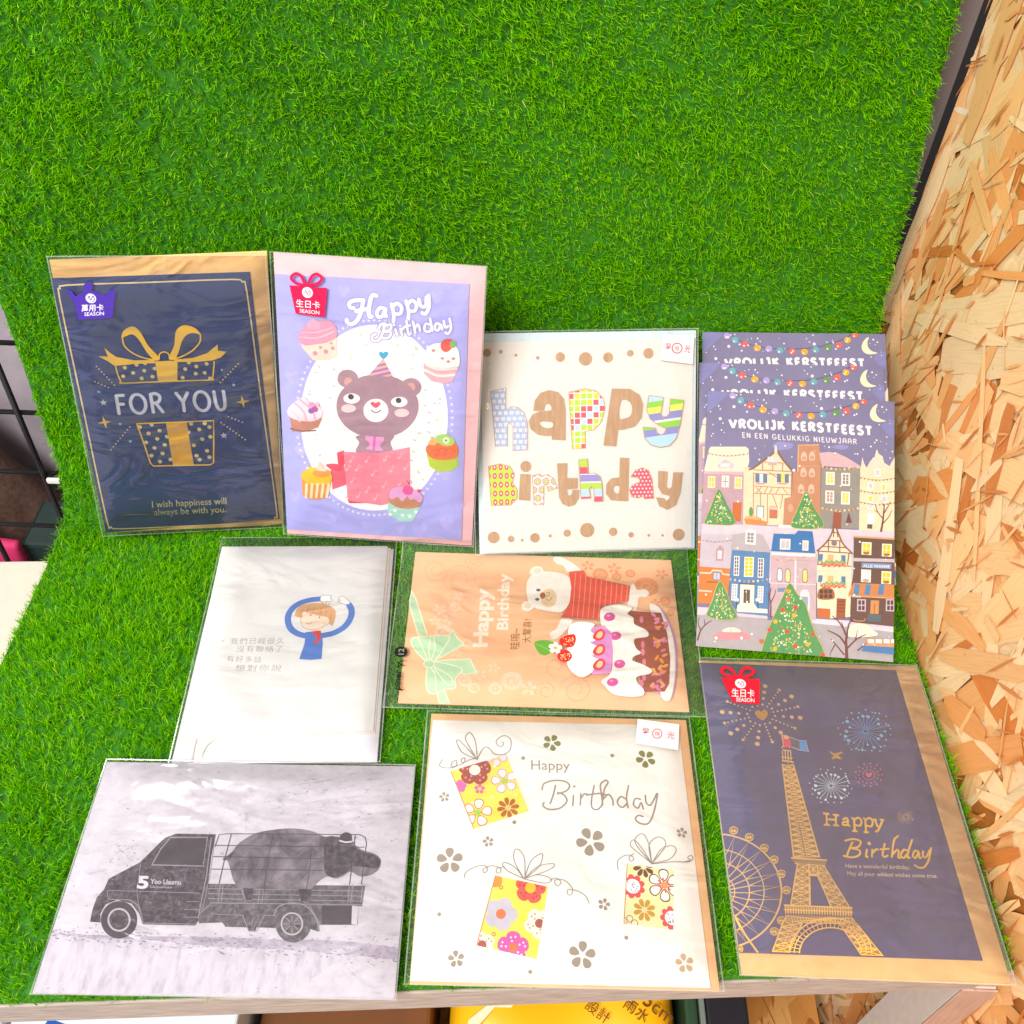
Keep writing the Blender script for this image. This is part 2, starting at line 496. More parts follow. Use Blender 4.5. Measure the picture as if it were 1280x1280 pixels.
class Card:
    """one greeting card: an Empty that parents sheet, envelope, sleeve and print"""

    def __init__(self, key, name, label, cat='greeting card', group=None):
        c, x, y, self.w, self.h, Hm = POSES[key]
        x = Vector(x).normalized(); y = Vector(y); y = (y - x * y.dot(x)).normalized(); z = x.cross(y)
        self.M = Matrix(((x.x, y.x, z.x, c[0]), (x.y, y.y, z.y, c[1]), (x.z, y.z, z.z, c[2]), (0, 0, 0, 1)))
        self.H = np.array(Hm).reshape(3, 3)
        self.root = empty(name, mat=self.M)
        tag(self.root, label, cat, group)
        self.v = (0, 0, 1.0)
        self.items = []
        self.clip = None
        self.cur = None
        self.parts = []
        self.base = 0.0

    # --- coordinates
    def view(self, ox, oy, s):
        self.v = (ox, oy, s)
        return self

    def loc(self, p):
        X, Y = self.v[0] + p[0] / self.v[2], self.v[1] + p[1] / self.v[2]
        q = self.H @ np.array((X, Y, 1.0))
        return (q[0] / q[2], q[1] / q[2])

    def unit(self, p):
        a = self.loc(p); b = self.loc((p[0] + 1, p[1]))
        return math.hypot(b[0] - a[0], b[1] - a[1])

    # --- solids
    def rect(self, quad):
        """average a four-cornered outline (tl tr br bl, drawing units) to a true rectangle"""
        q = [self.loc(p) for p in quad]
        x0 = (q[0][0] + q[3][0]) / 2; x1 = (q[1][0] + q[2][0]) / 2
        y1 = (q[0][1] + q[1][1]) / 2; y0 = (q[2][1] + q[3][1]) / 2
        return x0, y0, x1, y1

    def slab(self, name, outline, z0, z1, mat, exact=False, parent=None, bevel=0.0):
        if exact:
            q = [self.loc(p) for p in outline]
            q = [q[3], q[2], q[1], q[0]]
        else:
            x0, y0, x1, y1 = self.rect(outline)
            q = [(x0, y0), (x1, y0), (x1, y1), (x0, y1)]
        o = quad_prism(name, q, z0, z1, mat, parent or self.root, bevel)
        xs = [p[0] for p in q]; ys = [p[1] for p in q]
        self.items.append((min(xs), min(ys), max(xs), max(ys), z1))
        CARDS.append((self.M.copy(), q, z0))
        return o, q

    # --- print
    def part(self, name, parent, label=None):
        self.cur = dict(name=name, parent=parent, V=[], F=[], I=[], mats=[], uv=[], label=label)
        self.parts.append(self.cur)
        return self

    def zfor(self, pts, h=0.0):
        xs = [p[0] for p in pts]; ys = [p[1] for p in pts]
        b = (min(xs), min(ys), max(xs), max(ys))
        z = self.base
        for i in self.items:
            if i[0] < b[2] and i[2] > b[0] and i[1] < b[3] and i[3] > b[1] and i[4] > z:
                z = i[4]
        z += DZ + h
        self.items.append(b + (z,))
        return z

    def _emit(self, V3, F, mat, UV):
        c = self.cur
        if isinstance(mat, str):
            mat = paper(mat)
        if mat not in c['mats']:
            c['mats'].append(mat)
        i = c['mats'].index(mat); b = len(c['V'])
        c['V'] += V3; c['uv'] += UV
        for f in F:
            a = [V3[k] for k in f]
            ar = sum(a[k][0] * a[(k + 1) % len(a)][1] - a[(k + 1) % len(a)][0] * a[k][1] for k in range(len(a)))
            c['F'].append(tuple(k + b for k in (f if ar >= 0 else f[::-1])))
            c['I'].append(i)

    def poly(self, pts, mat, holes=None, raised=0.0, clip=True, local=False):
        P = list(pts) if local else [self.loc(p) for p in pts]
        HL = [[self.loc(p) for p in h] for h in (holes or [])]
        if clip is not True and clip:
            P = clip_convex(P, [self.loc(p) for p in clip])
        if self.clip is not None:
            P = clip_convex(P, self.clip)
        if len(P) < 3:
            return
        z = self.zfor(P, raised)
        loops = [[Vector((x, y, 0)) for x, y in P]] + [[Vector((x, y, 0)) for x, y in h] for h in HL]
        F = [tuple(t) for t in tessellate_polygon(loops)]
        flat = P + [p for h in HL for p in h]
        V3 = [(x, y, z) for x, y in flat]
        UV = [(p[0], p[1]) for p in (flat if (local or self.clip is not None or HL or len(flat) != len(pts)) else flat)]
        self._emit(V3, F, mat, UV)
        if raised:
            n = len(P)
            S = [(x, y, z) for x, y in P] + [(x, y, z - raised) for x, y in P]
            ar = sum(P[k][0] * P[(k + 1) % n][1] - P[(k + 1) % n][0] * P[k][1] for k in range(n))
            c = self.cur; b = len(c['V']); c['V'] += S; c['uv'] += [(0, 0)] * len(S)
            m = paper('#f4f0ec')
            if m not in c['mats']:
                c['mats'].append(m)
            for k in range(n):
                q = (k, k + n, (k + 1) % n + n, (k + 1) % n)
                c['F'].append(tuple(i + b for i in (q if ar > 0 else q[::-1]))); c['I'].append(c['mats'].index(m))

    def blob(self, pts, mat, n=5, **k):
        self.poly(catmull(pts, True, n), mat, **k)

    def ell(self, x, y, rx, ry, mat, rot=0.0, n=28, **k):
        c, s = math.cos(rot), math.sin(rot)
        self.poly([(x + rx * math.cos(t) * c - ry * math.sin(t) * s, y + rx * math.cos(t) * s + ry * math.sin(t) * c)
                   for t in (2 * math.pi * i / n for i in range(n))], mat, **k)

    def dot(self, x, y, r, mat, n=16, **k):
        c = self.loc((x, y)); R = self.unit((x, y)) * r
        if k.get('clip') not in (None, True):
            k['clip'] = k['clip']
        self.poly([(c[0] + R * math.cos(2 * math.pi * i / n), c[1] + R * math.sin(2 * math.pi * i / n)) for i in range(n)], mat, local=True, **k)

    def star(self, x, y, r, mat, n=5, inner=0.45, rot=0.3, **k):
        c = self.loc((x, y)); R = self.unit((x, y)) * r
        self.poly([(c[0] + (R if i % 2 == 0 else R * inner) * math.cos(rot + math.pi * i / n),
                    c[1] + (R if i % 2 == 0 else R * inner) * math.sin(rot + math.pi * i / n)) for i in range(2 * n)], mat, local=True, **k)

    def flower(self, x, y, r, mat, n=5, rot=0.0, width=0.42, centre=None, cmat=None, start=0.22, clip=True, edge=None):
        c = self.loc((x, y)); R = self.unit((x, y)) * r
        for layer, (sc, m) in enumerate(([(1.0, edge), (0.8, mat)] if edge else [(1.0, mat)])):
            for i in range(n):
                a = rot + 2 * math.pi * i / n
                pts = []
                mid = R * (start + 1.0) / 2
                la = R * (1 - start) / 2 * sc; lb = R * width * sc
                for k in range(18):
                    t = 2 * math.pi * k / 18
                    u, v = mid + la * math.cos(t), lb * math.sin(t) * (1 + 0.35 * math.cos(t))
                    pts.append((c[0] + u * math.cos(a) - v * math.sin(a), c[1] + u * math.sin(a) + v * math.cos(a)))
                self.poly(pts, m, local=True, clip=clip)
        if cmat:
            self.dot(x, y, r * (centre or 0.25), cmat, clip=clip)

    def stroke(self, pts, w, mat, smooth=True, closed=False, taper=(1.0, 1.0), n=6, clip=True, prof=None):
        if smooth and len(pts) > 2:
            pts = catmull(pts, closed, n)
        if closed:
            pts = list(pts) + [pts[0]]
        P = [np.array(self.loc(p)) for p in pts]
        Q = [P[0]]; D = [pts[0]]
        for p, d in zip(P[1:], pts[1:]):
            if np.linalg.norm(p - Q[-1]) > 1e-6:
                Q.append(p); D.append(d)
        P = Q
        if len(P) < 2:
            return
        m = len(P)
        u = self.unit(D[m // 2]) * w / 2
        Lf, Rt = [], []
        for i in range(m):
            t = P[min(i + 1, m - 1)] - P[max(i - 1, 0)]
            t = t / (np.linalg.norm(t) + 1e-12)
            nrm = np.array((-t[1], t[0]))
            s = i / (m - 1)
            k = taper[0] + (taper[1] - taper[0]) * s
            if prof:
                k *= prof(s)
            Lf.append(P[i] + nrm * u * k); Rt.append(P[i] - nrm * u * k)
        cap0 = [] if closed else [P[0] + (P[0] - P[1]) / (np.linalg.norm(P[0] - P[1]) + 1e-12) * u * taper[0] * 0.7]
        cap1 = [] if closed else [P[-1] + (P[-1] - P[-2]) / (np.linalg.norm(P[-1] - P[-2]) + 1e-12) * u * taper[1] * 0.7]
        allp = [tuple(p) for p in Lf + Rt + cap0 + cap1]
        if self.clip is not None or clip is not True:
            cl = self.clip if clip is True else [self.loc(p) for p in clip]
            for i in range(m - 1):
                q = clip_convex([tuple(Lf[i]), tuple(Rt[i]), tuple(Rt[i + 1]), tuple(Lf[i + 1])], cl)
                if len(q) > 2:
                    z = self.zfor(q)
                    self._emit([(x, y, z) for x, y in q], [tuple(range(len(q)))], mat, list(q))
            return
        z = self.zfor(allp)
        V = []
        for i in range(m):
            zz = z + 0.7 * DZ * i / m
            V.append((Lf[i][0], Lf[i][1], zz)); V.append((Rt[i][0], Rt[i][1], zz))
        F = [(2 * i, 2 * i + 1, 2 * i + 3, 2 * i + 2) for i in range(m - 1)]
        if cap0:
            V.append((cap0[0][0], cap0[0][1], z)); F.append((0, 1, len(V) - 1))
            V.append((cap1[0][0], cap1[0][1], z + 0.7 * DZ)); F.append((2 * m - 2, 2 * m - 1, len(V) - 1))
        self._emit(V, F, mat, [(x, y) for x, y, _ in V])

    def dash(self, pts, r, gap, mat, smooth=True):
        if smooth and len(pts) > 2:
            pts = catmull(pts, False, 10)
        acc = 0.0
        self.dot(pts[0][0], pts[0][1], r, mat, n=8)
        for a, b in zip(pts, pts[1:]):
            d = math.hypot(b[0] - a[0], b[1] - a[1]); t = gap - acc
            while t <= d:
                self.dot(a[0] + (b[0] - a[0]) * t / d, a[1] + (b[1] - a[1]) * t / d, r, mat, n=8)
                t += gap
            acc = (acc + d) % gap

    def text(self, s, p0, p1, up, mat, bold=0.0, shear=0.0, spacing=1.0, outline=None):
        for b, m in (([(outline[0], outline[1])] if outline else []) + [(bold, mat)]):
            V, F = text_mesh(s, b, shear, spacing)
            V0, _ = text_mesh(s, bold, shear, spacing)
            x0 = min(v[0] for v in V0); x1 = max(v[0] for v in V0)
            pts = [self.loc((p0[0] + (p1[0] - p0[0]) * (x - x0) / (x1 - x0) + up[0] * y / CAPH,
                             p0[1] + (p1[1] - p0[1]) * (x - x0) / (x1 - x0) + up[1] * y / CAPH)) for x, y in V]
            z = self.zfor(pts)
            self._emit([(x, y, z) for x, y in pts], F, m, pts)

    def hand(self, s, p0, p1, up, w, mat, gap=0.32, raised_look=None):
        """hand-drawn capitals: monoline strokes on a unit grid, fitted between p0 and p1"""
        tot = sum(HAND[c][0] + gap if c != ' ' else 0.55 for c in s) - gap
        for ww, m in ([raised_look] if raised_look else []) + [(w, mat)]:
            x = 0.0
            for c in s:
                if c == ' ':
                    x += 0.55
                    continue
                cw, st = HAND[c]
                for q in st:
                    pts = [(p0[0] + (p1[0] - p0[0]) * (x + a) / tot + up[0] * b, p0[1] + (p1[1] - p0[1]) * (x + a) / tot + up[1] * b) for a, b in q]
                    self.stroke(pts, ww, m, smooth=len(pts) > 3, n=5)
                x += cw + gap

    def bake(self):
        objs = []
        for c in self.parts:
            if not c['F']:
                continue
            o = mesh_obj(c['name'], c['V'], c['F'], c['mats'], c['parent'], c['I'])
            uv = o.data.uv_layers.new(name='print')
            li = np.zeros(len(o.data.loops), dtype=np.int32); o.data.loops.foreach_get('vertex_index', li)
            uv.data.foreach_set('uv', (np.array(c['uv'], dtype=np.float32)[li] * 10.0).ravel())
            if c['label']:
                o['label'] = c['label']
            objs.append(o)
        return objs

    def sleeve(self, quad, z, seed, strength=0.0016, flap=None, rects=None, gain=0.8, haze=0.02, rot=None):
        """film sheet a little larger than the card, with a heat-sealed rim"""
        if rects is None:
            x0, y0, x1, y1 = self.rect(quad)
        else:
            x0, y0, x1, y1 = rects
        nx, ny = 26, 34
        rng = np.random.default_rng(seed)
        ph = rng.uniform(0, 6.28, 8); fr = rng.uniform(1.0, 3.6, (8, 2))
        V = []
        for j in range(ny + 1):
            for i in range(nx + 1):
                a, b = i / nx, j / ny
                x = x0 + (x1 - x0) * a; y = y0 + (y1 - y0) * b
                e = min(1.0, 9 * min(a, 1 - a, b, 1 - b))
                d = sum(math.sin(fr[k, 0] * a * 6.28 + fr[k, 1] * b * 6.28 + ph[k]) for k in range(8)) / 8
                zz = z * (0.35 + 0.65 * e) + 0.00035 * (d + 0.6) * e
                if flap and y > flap[0]:
                    zz += flap[1] * ((y - flap[0]) / (y1 - flap[0])) ** 1.5
                V.append((x, y, zz))
        F = []; I = []
        for j in range(ny):
            for i in range(nx):
                a = j * (nx + 1) + i
                F.append((a, a + 1, a + nx + 2, a + nx + 1)); I.append(0)
        # sealed rim: narrow strips standing just proud of the film
        t = 0.0007
        for (ax, ay, bx, by) in ((x0, y0, x1, y0 + t), (x0, y1 - t, x1, y1), (x0, y0, x0 + t, y1), (x1 - t, y0, x1, y1)):
            steps = 40
            b0 = len(V)
            hor = (bx - ax) > (by - ay)
            for k in range(steps + 1):
                s = k / steps
                if hor:
                    pa, pb = (ax + (bx - ax) * s, ay), (ax + (bx - ax) * s, by)
                else:
                    pa, pb = (ax, ay + (by - ay) * s), (bx, ay + (by - ay) * s)
                for (x, y) in (pa, pb):
                    zz = z * 0.35 + 0.0004 + 0.00012 * math.sin(s * 23 + seed) + (0.00004 if hor else 0)
                    if flap and y > flap[0]:
                        zz += flap[1] * ((y - flap[0]) / (y1 - flap[0])) ** 1.5
                    V.append((x, y, zz))
            for k in range(steps):
                q = (b0 + 2 * k, b0 + 2 * k + 2, b0 + 2 * k + 3, b0 + 2 * k + 1)
                F.append(q if hor else q[::-1]); I.append(1)
        o = mesh_obj('sleeve', V, F, [film_mat('clear_film', seed, strength, gain, 0.992, haze, rot), film_edge_mat()], self.root, I, True)
        self.sleeve_o = o
        self.base = z + 0.0006
        return o


# ------------------------------------------------------------------ the setting: floor, walls far behind, shelf
def plain_mat(name, h, rough=0.6, var=0.12, scale=40.0, bump=0.0, stretch=(1, 1, 1), metal=0.0, spec=0.4):
    m, nt, p, out = new_mat(name)
    tc = N(nt, 'ShaderNodeTexCoord')
    mp = N(nt, 'ShaderNodeMapping'); mp.inputs['Scale'].default_value = stretch
    no = N(nt, 'ShaderNodeTexNoise'); no.inputs['Scale'].default_value = scale; no.inputs['Detail'].default_value = 5
    L(nt, tc.outputs['Object'], mp.inputs['Vector']); L(nt, mp.outputs['Vector'], no.inputs['Vector'])
    c = lin(h)
    r = ramp(nt, [(0.3, tuple(x * (1 - var) for x in c[:3]) + (1,)), (0.7, tuple(min(1, x * (1 + var)) for x in c[:3]) + (1,))])
    L(nt, no.outputs['Fac'], r.inputs['Fac']); L(nt, r.outputs['Color'], p.inputs['Base Color'])
    p.inputs['Roughness'].default_value = rough; p.inputs['Metallic'].default_value = metal
    p.inputs['Specular IOR Level'].default_value = spec
    if bump:
        b = N(nt, 'ShaderNodeBump'); b.inputs['Strength'].default_value = 0.6; b.inputs['Distance'].default_value = bump
        L(nt, no.outputs['Fac'], b.inputs['Height']); L(nt, b.outputs['Normal'], p.inputs['Normal'])
    return m


tag(mesh_obj('floor', [(-3, -3, -0.95), (3, -3, -0.95), (3, 3, -0.95), (-3, 3, -0.95)], [(0, 1, 2, 3)], plain_mat('floor_tile', '#8f8a86')), kind='structure')
tag(mesh_obj('back_wall', [(-3, 1.05, -0.95), (3, 1.05, -0.95), (3, 1.05, 0.75), (-3, 1.05, 0.75)], [(0, 1, 2, 3)], plain_mat('gap_shade_wall', '#2a2626')), kind='structure')  # dark tone puts the shade of the gap beside the plank into the wall

M_LAM = plain_mat('shelf_laminate', '#d6c9ba', 0.5, 0.04, 60)
M_EDGE = plain_mat('shelf_edge_grain', '#bfb0a6', 0.55, 0.24, 30, 0.0003, (1.2, 30, 22))
shelf = empty('display_shelf', (0, 0.28, -0.031))
tag(shelf, 'pale laminate shelf board with a greyish wood-grain front edge under the green turf', 'shelf')
SH = Matrix.Translation((0, -0.28, 0.031))


def shelf_child(o):
    o.parent = shelf; o.matrix_parent_inverse = Matrix.Translation((0, -0.28, 0.031))
    return o


ST, SB = -0.0078, -0.031       # top and underside of the board
front = lambda x: 0.1495 + (x + 0.0) * 0.0665
back = lambda x: 0.432 + x * 0.0665
q = [(-0.62, front(-0.62) + .0012), (0.2505, front(0.2505) + .0012), (0.2505, back(0.2505)), (-0.62, back(-0.62))]
shelf_child(quad_prism('board', q, SB, ST, M_LAM, None, 0.0008))
q = [(-0.62, front(-0.62)), (0.2505, front(0.2505)), (0.2505, front(0.2505) + .0011), (-0.62, front(-0.62) + .0011)]
shelf_child(quad_prism('edge_band', q, SB - .0003, ST + .0003, M_EDGE))
post_m = plain_mat('post_laminate', '#dccfc4', 0.5, 0.06, 60, 0, (40, 4, 2))
post_e = plain_mat('post_edge_grain', '#cfa896', 0.55, 0.15, 30, 0.0002, (25, 25, 1.5))
shelf_child(box_obj('support_post', (0.2450, 0.1667, -0.62, 0.2632, 0.1950, SB - .0006), post_m, None, 0.0005))
shelf_child(box_obj('post_edge_band', (0.2447, 0.1652, -0.62, 0.2635, 0.1664, SB - .0004), post_e, None, 0.0003))
shelf_child(box_obj('corner_block', (0.2506, front(0.2505) + .001, SB + .001, 0.2640, 0.200, ST - .002), post_e, None, 0.0008))

# ------------------------------------------------------------------ strand board on the right
rngo = np.random.default_rng(21)


def strand_material():
    m, nt, p, out = new_mat('wood_strands')
    at = N(nt, 'ShaderNodeAttribute'); at.attribute_name = 'tone'
    uv = N(nt, 'ShaderNodeUVMap'); uv.uv_map = 'grain'
    mp = N(nt, 'ShaderNodeMapping'); mp.inputs['Scale'].default_value = (35, 900, 1)
    L(nt, uv.outputs['UV'], mp.inputs['Vector'])
    n1 = N(nt, 'ShaderNodeTexNoise'); n1.inputs['Scale'].default_value = 1.0; n1.inputs['Detail'].default_value = 4
    L(nt, mp.outputs['Vector'], n1.inputs['Vector'])
    r = ramp(nt, [(0.3, (0.86, 0.78, 0.68, 1)), (0.5, (1, 1, 1, 1)), (0.8, (1.08, 1.1, 1.1, 1))])
    L(nt, n1.outputs['Fac'], r.inputs['Fac'])
    mx = N(nt, 'ShaderNodeMix', data_type='RGBA', blend_type='MULTIPLY'); mx.inputs['Factor'].default_value = 0.62
    L(nt, at.outputs['Color'], mx.inputs['A']); L(nt, r.outputs['Color'], mx.inputs['B'])
    tc = N(nt, 'ShaderNodeTexCoord')
    n2 = N(nt, 'ShaderNodeTexNoise'); n2.inputs['Scale'].default_value = 260; n2.inputs['Detail'].default_value = 2
    L(nt, tc.outputs['Object'], n2.inputs['Vector'])
    r2 = ramp(nt, [(0.70, (0, 0, 0, 1)), (0.76, (0.55, 0.55, 0.55, 1))])
    L(nt, n2.outputs['Fac'], r2.inputs['Fac'])
    m2 = N(nt, 'ShaderNodeMix', data_type='RGBA')
    L(nt, r2.outputs['Color'], m2.inputs['Factor']); L(nt, mx.outputs['Result'], m2.inputs['A'])
    m2.inputs['B'].default_value = lin('#8a4a1c')
    L(nt, m2.outputs['Result'], p.inputs['Base Color'])
    b = N(nt, 'ShaderNodeBump'); b.inputs['Strength'].default_value = 0.35; b.inputs['Distance'].default_value = 0.0004
    L(nt, n1.outputs['Fac'], b.inputs['Height']); L(nt, b.outputs['Normal'], p.inputs['Normal'])
    p.inputs['Roughness'].default_value = 0.52
    p.inputs['Specular IOR Level'].default_value = 0.4
    return m


def strand_board(name, M, w, h, thick, n, label, rng, tones, size=(0.05, 0.16), width=(0.005, 0.026), lean=1.15):
    """board in its own x,y plane facing +z, covered with overlapping wood strands"""
    root = empty(name, mat=M)
    tag(root, label, 'strand board')
    box_obj('panel', (0, 0, -thick, w, h, 0), plain_mat('strand_board_core', '#b5702f', 0.6, 0.25, 60), root)
    V, F, C, UV = [], [], [], []
    for i in range(n):
        cx, cy = rng.uniform(0, w), rng.uniform(0, h)
        s = 1.0 if i < n * 0.6 else rng.choice([0.25, 0.4, 0.9], p=[.45, .3, .25])
        ln = rng.uniform(*size) * s; wd = rng.uniform(*width) * s
        a = rng.normal(lean, 0.55)
        if rng.random() < 0.22:
            a = rng.uniform(0, math.pi)
        c, sn = math.cos(a), math.sin(a)
        k = 5
        top, bot = [], []
        tp = rng.uniform(0.1, 0.45)
        for j in range(k + 1):
            t = -1 + 2 * j / k
            e = 1.0 if abs(t) < 0.99 else tp + rng.uniform(0, 0.5)
            sk = rng.normal(0, 0.10)
            top.append((t * ln / 2 + sk * wd, e * wd / 2 * rng.uniform(0.80, 1.08)))
            bot.append((t * ln / 2 + sk * wd, -e * wd / 2 * rng.uniform(0.80, 1.08)))
        pts = bot + top[::-1]
        q = [(cx + x * c - y * sn, cy + x * sn + y * c) for x, y in pts]
        qc = clip_convex(q, [(0, 0), (w, 0), (w, h), (0, h)])
        if len(qc) < 3:
            continue
        z = 0.00002 + i * 1.1e-6
        tilt = rng.normal(0, 0.00012)
        b = len(V)
        g0 = rng.uniform(0, 50)
        for x, y in qc:
            lx = (x - cx) * c + (y - cy) * sn; ly = -(x - cx) * sn + (y - cy) * c
            V.append((x, y, z + abs(tilt) * (ly + wd / 2)))
            UV.append((lx + g0, ly + g0 * 0.37))
        for t in tessellate_polygon([[Vector((x, y, 0)) for x, y in qc]]):
            p = [qc[v] for v in t]
            ar = (p[1][0] - p[0][0]) * (p[2][1] - p[0][1]) - (p[2][0] - p[0][0]) * (p[1][1] - p[0][1])
            F.append(tuple(v + b for v in (t if ar > 0 else t[::-1])))
        base = np.array(lin(tones[min(len(tones) - 1, int(abs(rng.normal(0, 0.30)) * len(tones)))])[:3]) * rng.uniform(0.9, 1.06)
        C += [tuple(np.minimum(base, 0.95)) + (1.0,)] * len(qc)
    for i in range(n // 2):
        # fine splinters and dark slivers between the strands
        cx, cy = rng.uniform(0, w), rng.uniform(0, h)
        a = rng.normal(lean, 0.45); ln = rng.uniform(0.006, 0.045); wd = rng.uniform(0.0006, 0.0026)
        c, sn = math.cos(a), math.sin(a)
        q = [(cx + x * c - y * sn, cy + x * sn + y * c) for x, y in ((-ln / 2, 0), (-ln * .2, -wd * .5), (ln * .3, -wd * .35), (ln / 2, 0), (ln * .2, wd * .5), (-ln * .3, wd * .4))]
        qc = clip_convex(q, [(0, 0), (w, 0), (w, h), (0, h)])
        if len(qc) < 3:
            continue
        b = len(V); z = 0.00002 + (n + i) * 1.1e-6
        V += [(x, y, z) for x, y in qc]; UV += [(x, y) for x, y in qc]
        for t in tessellate_polygon([[Vector((x, y, 0)) for x, y in qc]]):
            p = [qc[v] for v in t]
            ar = (p[1][0] - p[0][0]) * (p[2][1] - p[0][1]) - (p[2][0] - p[0][0]) * (p[1][1] - p[0][1])
            F.append(tuple(v + b for v in (t if ar > 0 else t[::-1])))
        base = np.array(lin(tones[rng.choice([1, 3, 4, 5, 6, 6]) if len(tones) > 8 else 2])[:3]) * rng.uniform(0.8, 1.0)
        C += [tuple(base) + (1.0,)] * len(qc)
    o = mesh_obj('strands', V, F, strand_material(), root)
    at = o.data.color_attributes.new('tone', 'FLOAT_COLOR', 'POINT')
    at.data.foreach_set('color', np.array(C, dtype=np.float32).ravel())
    uv = o.data.uv_layers.new(name='grain')
    li = np.zeros(len(o.data.loops), dtype=np.int32); o.data.loops.foreach_get('vertex_index', li)
    uv.data.foreach_set('uv', np.array(UV, dtype=np.float32)[li].ravel())
    return root


TONES = ['#ffdaa6', '#fecd90', '#fcc180', '#f9b570', '#f4a862', '#ec9850', '#df863e', '#ffe8c8', '#cc7030']
# plane x = 0.268 facing -x: board x axis runs towards the camera (-y), board y axis up
MO = Matrix(((0, 0, -1, 0.268), (-1, 0, 0, 0.600), (0, 1, 0, -0.42), (0, 0, 0, 1)))
strand_board('strand_board_wall', MO, 0.72, 1.0, 0.018, 2800, 'tall orange strand board standing along the right side of the shelf', rngo, TONES)
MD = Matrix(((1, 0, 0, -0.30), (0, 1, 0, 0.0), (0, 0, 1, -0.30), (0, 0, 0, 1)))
strand_board('lower_deck', MD, 0.55, 0.50, 0.018, 900, 'strand board deck of the level below the shelf, shade painted into its brown strands', rngo, ['#d9a25e', '#c98a44', '#b87432', '#e3b87c'])  # browner tones than the upright board: under-shelf shade put into the colour

# grey upright between turf and strand board, dark gap behind
upr = box_obj('upright_plank', (0.2425, 0.622, -0.95, 0.2705, 0.640, 0.62), plain_mat('grey_laminate', '#8c7c76', 0.5, 0.06, 50, 0, (30, 4, 2)), None, 0.0008)
tag(upr, 'narrow grey-brown upright plank in the gap between turf and strand board', 'plank')


# ------------------------------------------------------------------ wire rack and goods behind it, far left
def rod(name, a, b, r, mat, parent):
    a, b = Vector(a), Vector(b)
    d = (b - a).normalized(); x = d.orthogonal().normalized(); y = d.cross(x)
    V, F = [], []
    for p in (a, b):
        for i in range(10):
            t = 2 * math.pi * i / 10
            V.append(p + (x * math.cos(t) + y * math.sin(t)) * r)
    F = [(i, (i + 1) % 10, (i + 1) % 10 + 10, i + 10) for i in range(10)] + [tuple(range(9, -1, -1)), tuple(range(10, 20))]
    return mesh_obj(name, V, F, mat, parent, None, True)


M_WIRE = plain_mat('black_wire', '#1f1f20', 0.35, 0.1, 80, spec=0.6)
rack = empty('wire_rack', (-0.45, 0.51, -0.2))
tag(rack, 'black wire grid rack beside the left edge of the turf', 'rack')
gi = Matrix.Translation((0.45, -0.51, 0.2))
for z in (-0.146, -0.085, -0.024, 0.037, 0.099, 0.160):
    o = rod('wire', (-0.95, 0.51, z), (-0.325, 0.51, z), 0.0018, M_WIRE, rack); o.matrix_parent_inverse = gi
for x in (-0.354, -0.415, -0.476, -0.537, -0.598, -0.659, -0.72):
    o = rod('wire', (x + 0.006, 0.5062, 0.19), (x - 0.008, 0.5062, -0.20), 0.0021, M_WIRE, rack); o.matrix_parent_inverse = gi
clip_o = box_obj('wire_clip', (-0.352, 0.5005, -0.0262, -0.342, 0.5035, -0.0218), plain_mat('white_clip', '#f2efe9', 0.4, 0.02), rack, 0.0008)
clip_o.matrix_parent_inverse = gi


def folded_cloth(name, x0, x1, y, z0, top, mat, folds, depth, seed, lean=0.0):
    rng = np.random.default_rng(seed)
    nx, nz = 70, 40
    V, F = [], []
    for j in range(nz + 1):
        for i in range(nx + 1):
            a, b = i / nx, j / nz
            x = x0 + (x1 - x0) * a
            zt = top(a)
            z = z0 + (zt - z0) * b
            f = math.sin(a * folds * 6.28 + 1.1 * b + 0.6 * math.sin(3 * b)) * 0.5 + 0.3 * math.sin(a * folds * 14 + 2 + b)
            edge = math.sqrt(max(0.0, 1 - b ** 6)) * (math.sin(math.pi * min(1, max(0, a))) ** 0.35)
            V.append((x + lean * b, y - depth * edge * (0.75 + 0.25 * f), z))
    n = len(V)
    V += [(v[0], y + depth * 0.35, v[2]) for v in V]
    W = nx + 1
    for j in range(nz):
        for i in range(nx):
            a = j * W + i
            F.append((a, a + 1, a + W + 1, a + W))
            F.append((n + a, n + a + W, n + a + W + 1, n + a + 1))
    for i in range(nx):
        F.append((nz * W + i, nz * W + i + 1, n + nz * W + i + 1, n + nz * W + i))
    for j in range(nz):
        F.append((j * W, (j + 1) * W, n + (j + 1) * W, n + j * W))
        F.append((j * W + nx, n + j * W + nx, n + (j + 1) * W + nx, (j + 1) * W + nx))
    return mesh_obj(name, V, F, mat, None, None, True)


coat = folded_cloth('coat', -0.72, -0.435, 0.66, -0.60, lambda a: -0.045 - 0.235 * max(0, a - 0.42) ** 1.15 * 1.9, plain_mat('brown_fleece', '#5d4438', 0.9, 0.25, 180, 0.002), 4.5, 0.055, 3)
tag(coat, 'dark brown fleece coat hanging in folds behind the wire rack', 'coat')
bag = folded_cloth('plastic_bag', -0.86, -0.40, 0.76, -0.62, lambda a: 0.20 - 0.04 * a, plain_mat('lilac_plastic', '#bcb1bb', 0.3, 0.2, 14, 0.006), 2.2, 0.05, 5)
tag(bag, 'pale lilac plastic garment bag behind the wire rack, above the coat', 'bag')
pk = folded_cloth('pouch', -0.64, -0.462, 0.575, -0.42, lambda a: -0.160 - 0.03 * a, plain_mat('pink_cloth', '#e0356f', 0.7, 0.1, 60), 1.5, 0.02, 8)
tag(pk, 'bright pink cloth pouch low behind the wire rack', 'pouch')
bx = box_obj('dark_crate', (-0.466, 0.585, -0.62, -0.40, 0.645, -0.200), plain_mat('dark_green_plastic', '#16302b', 0.35, 0.1), None, 0.004)
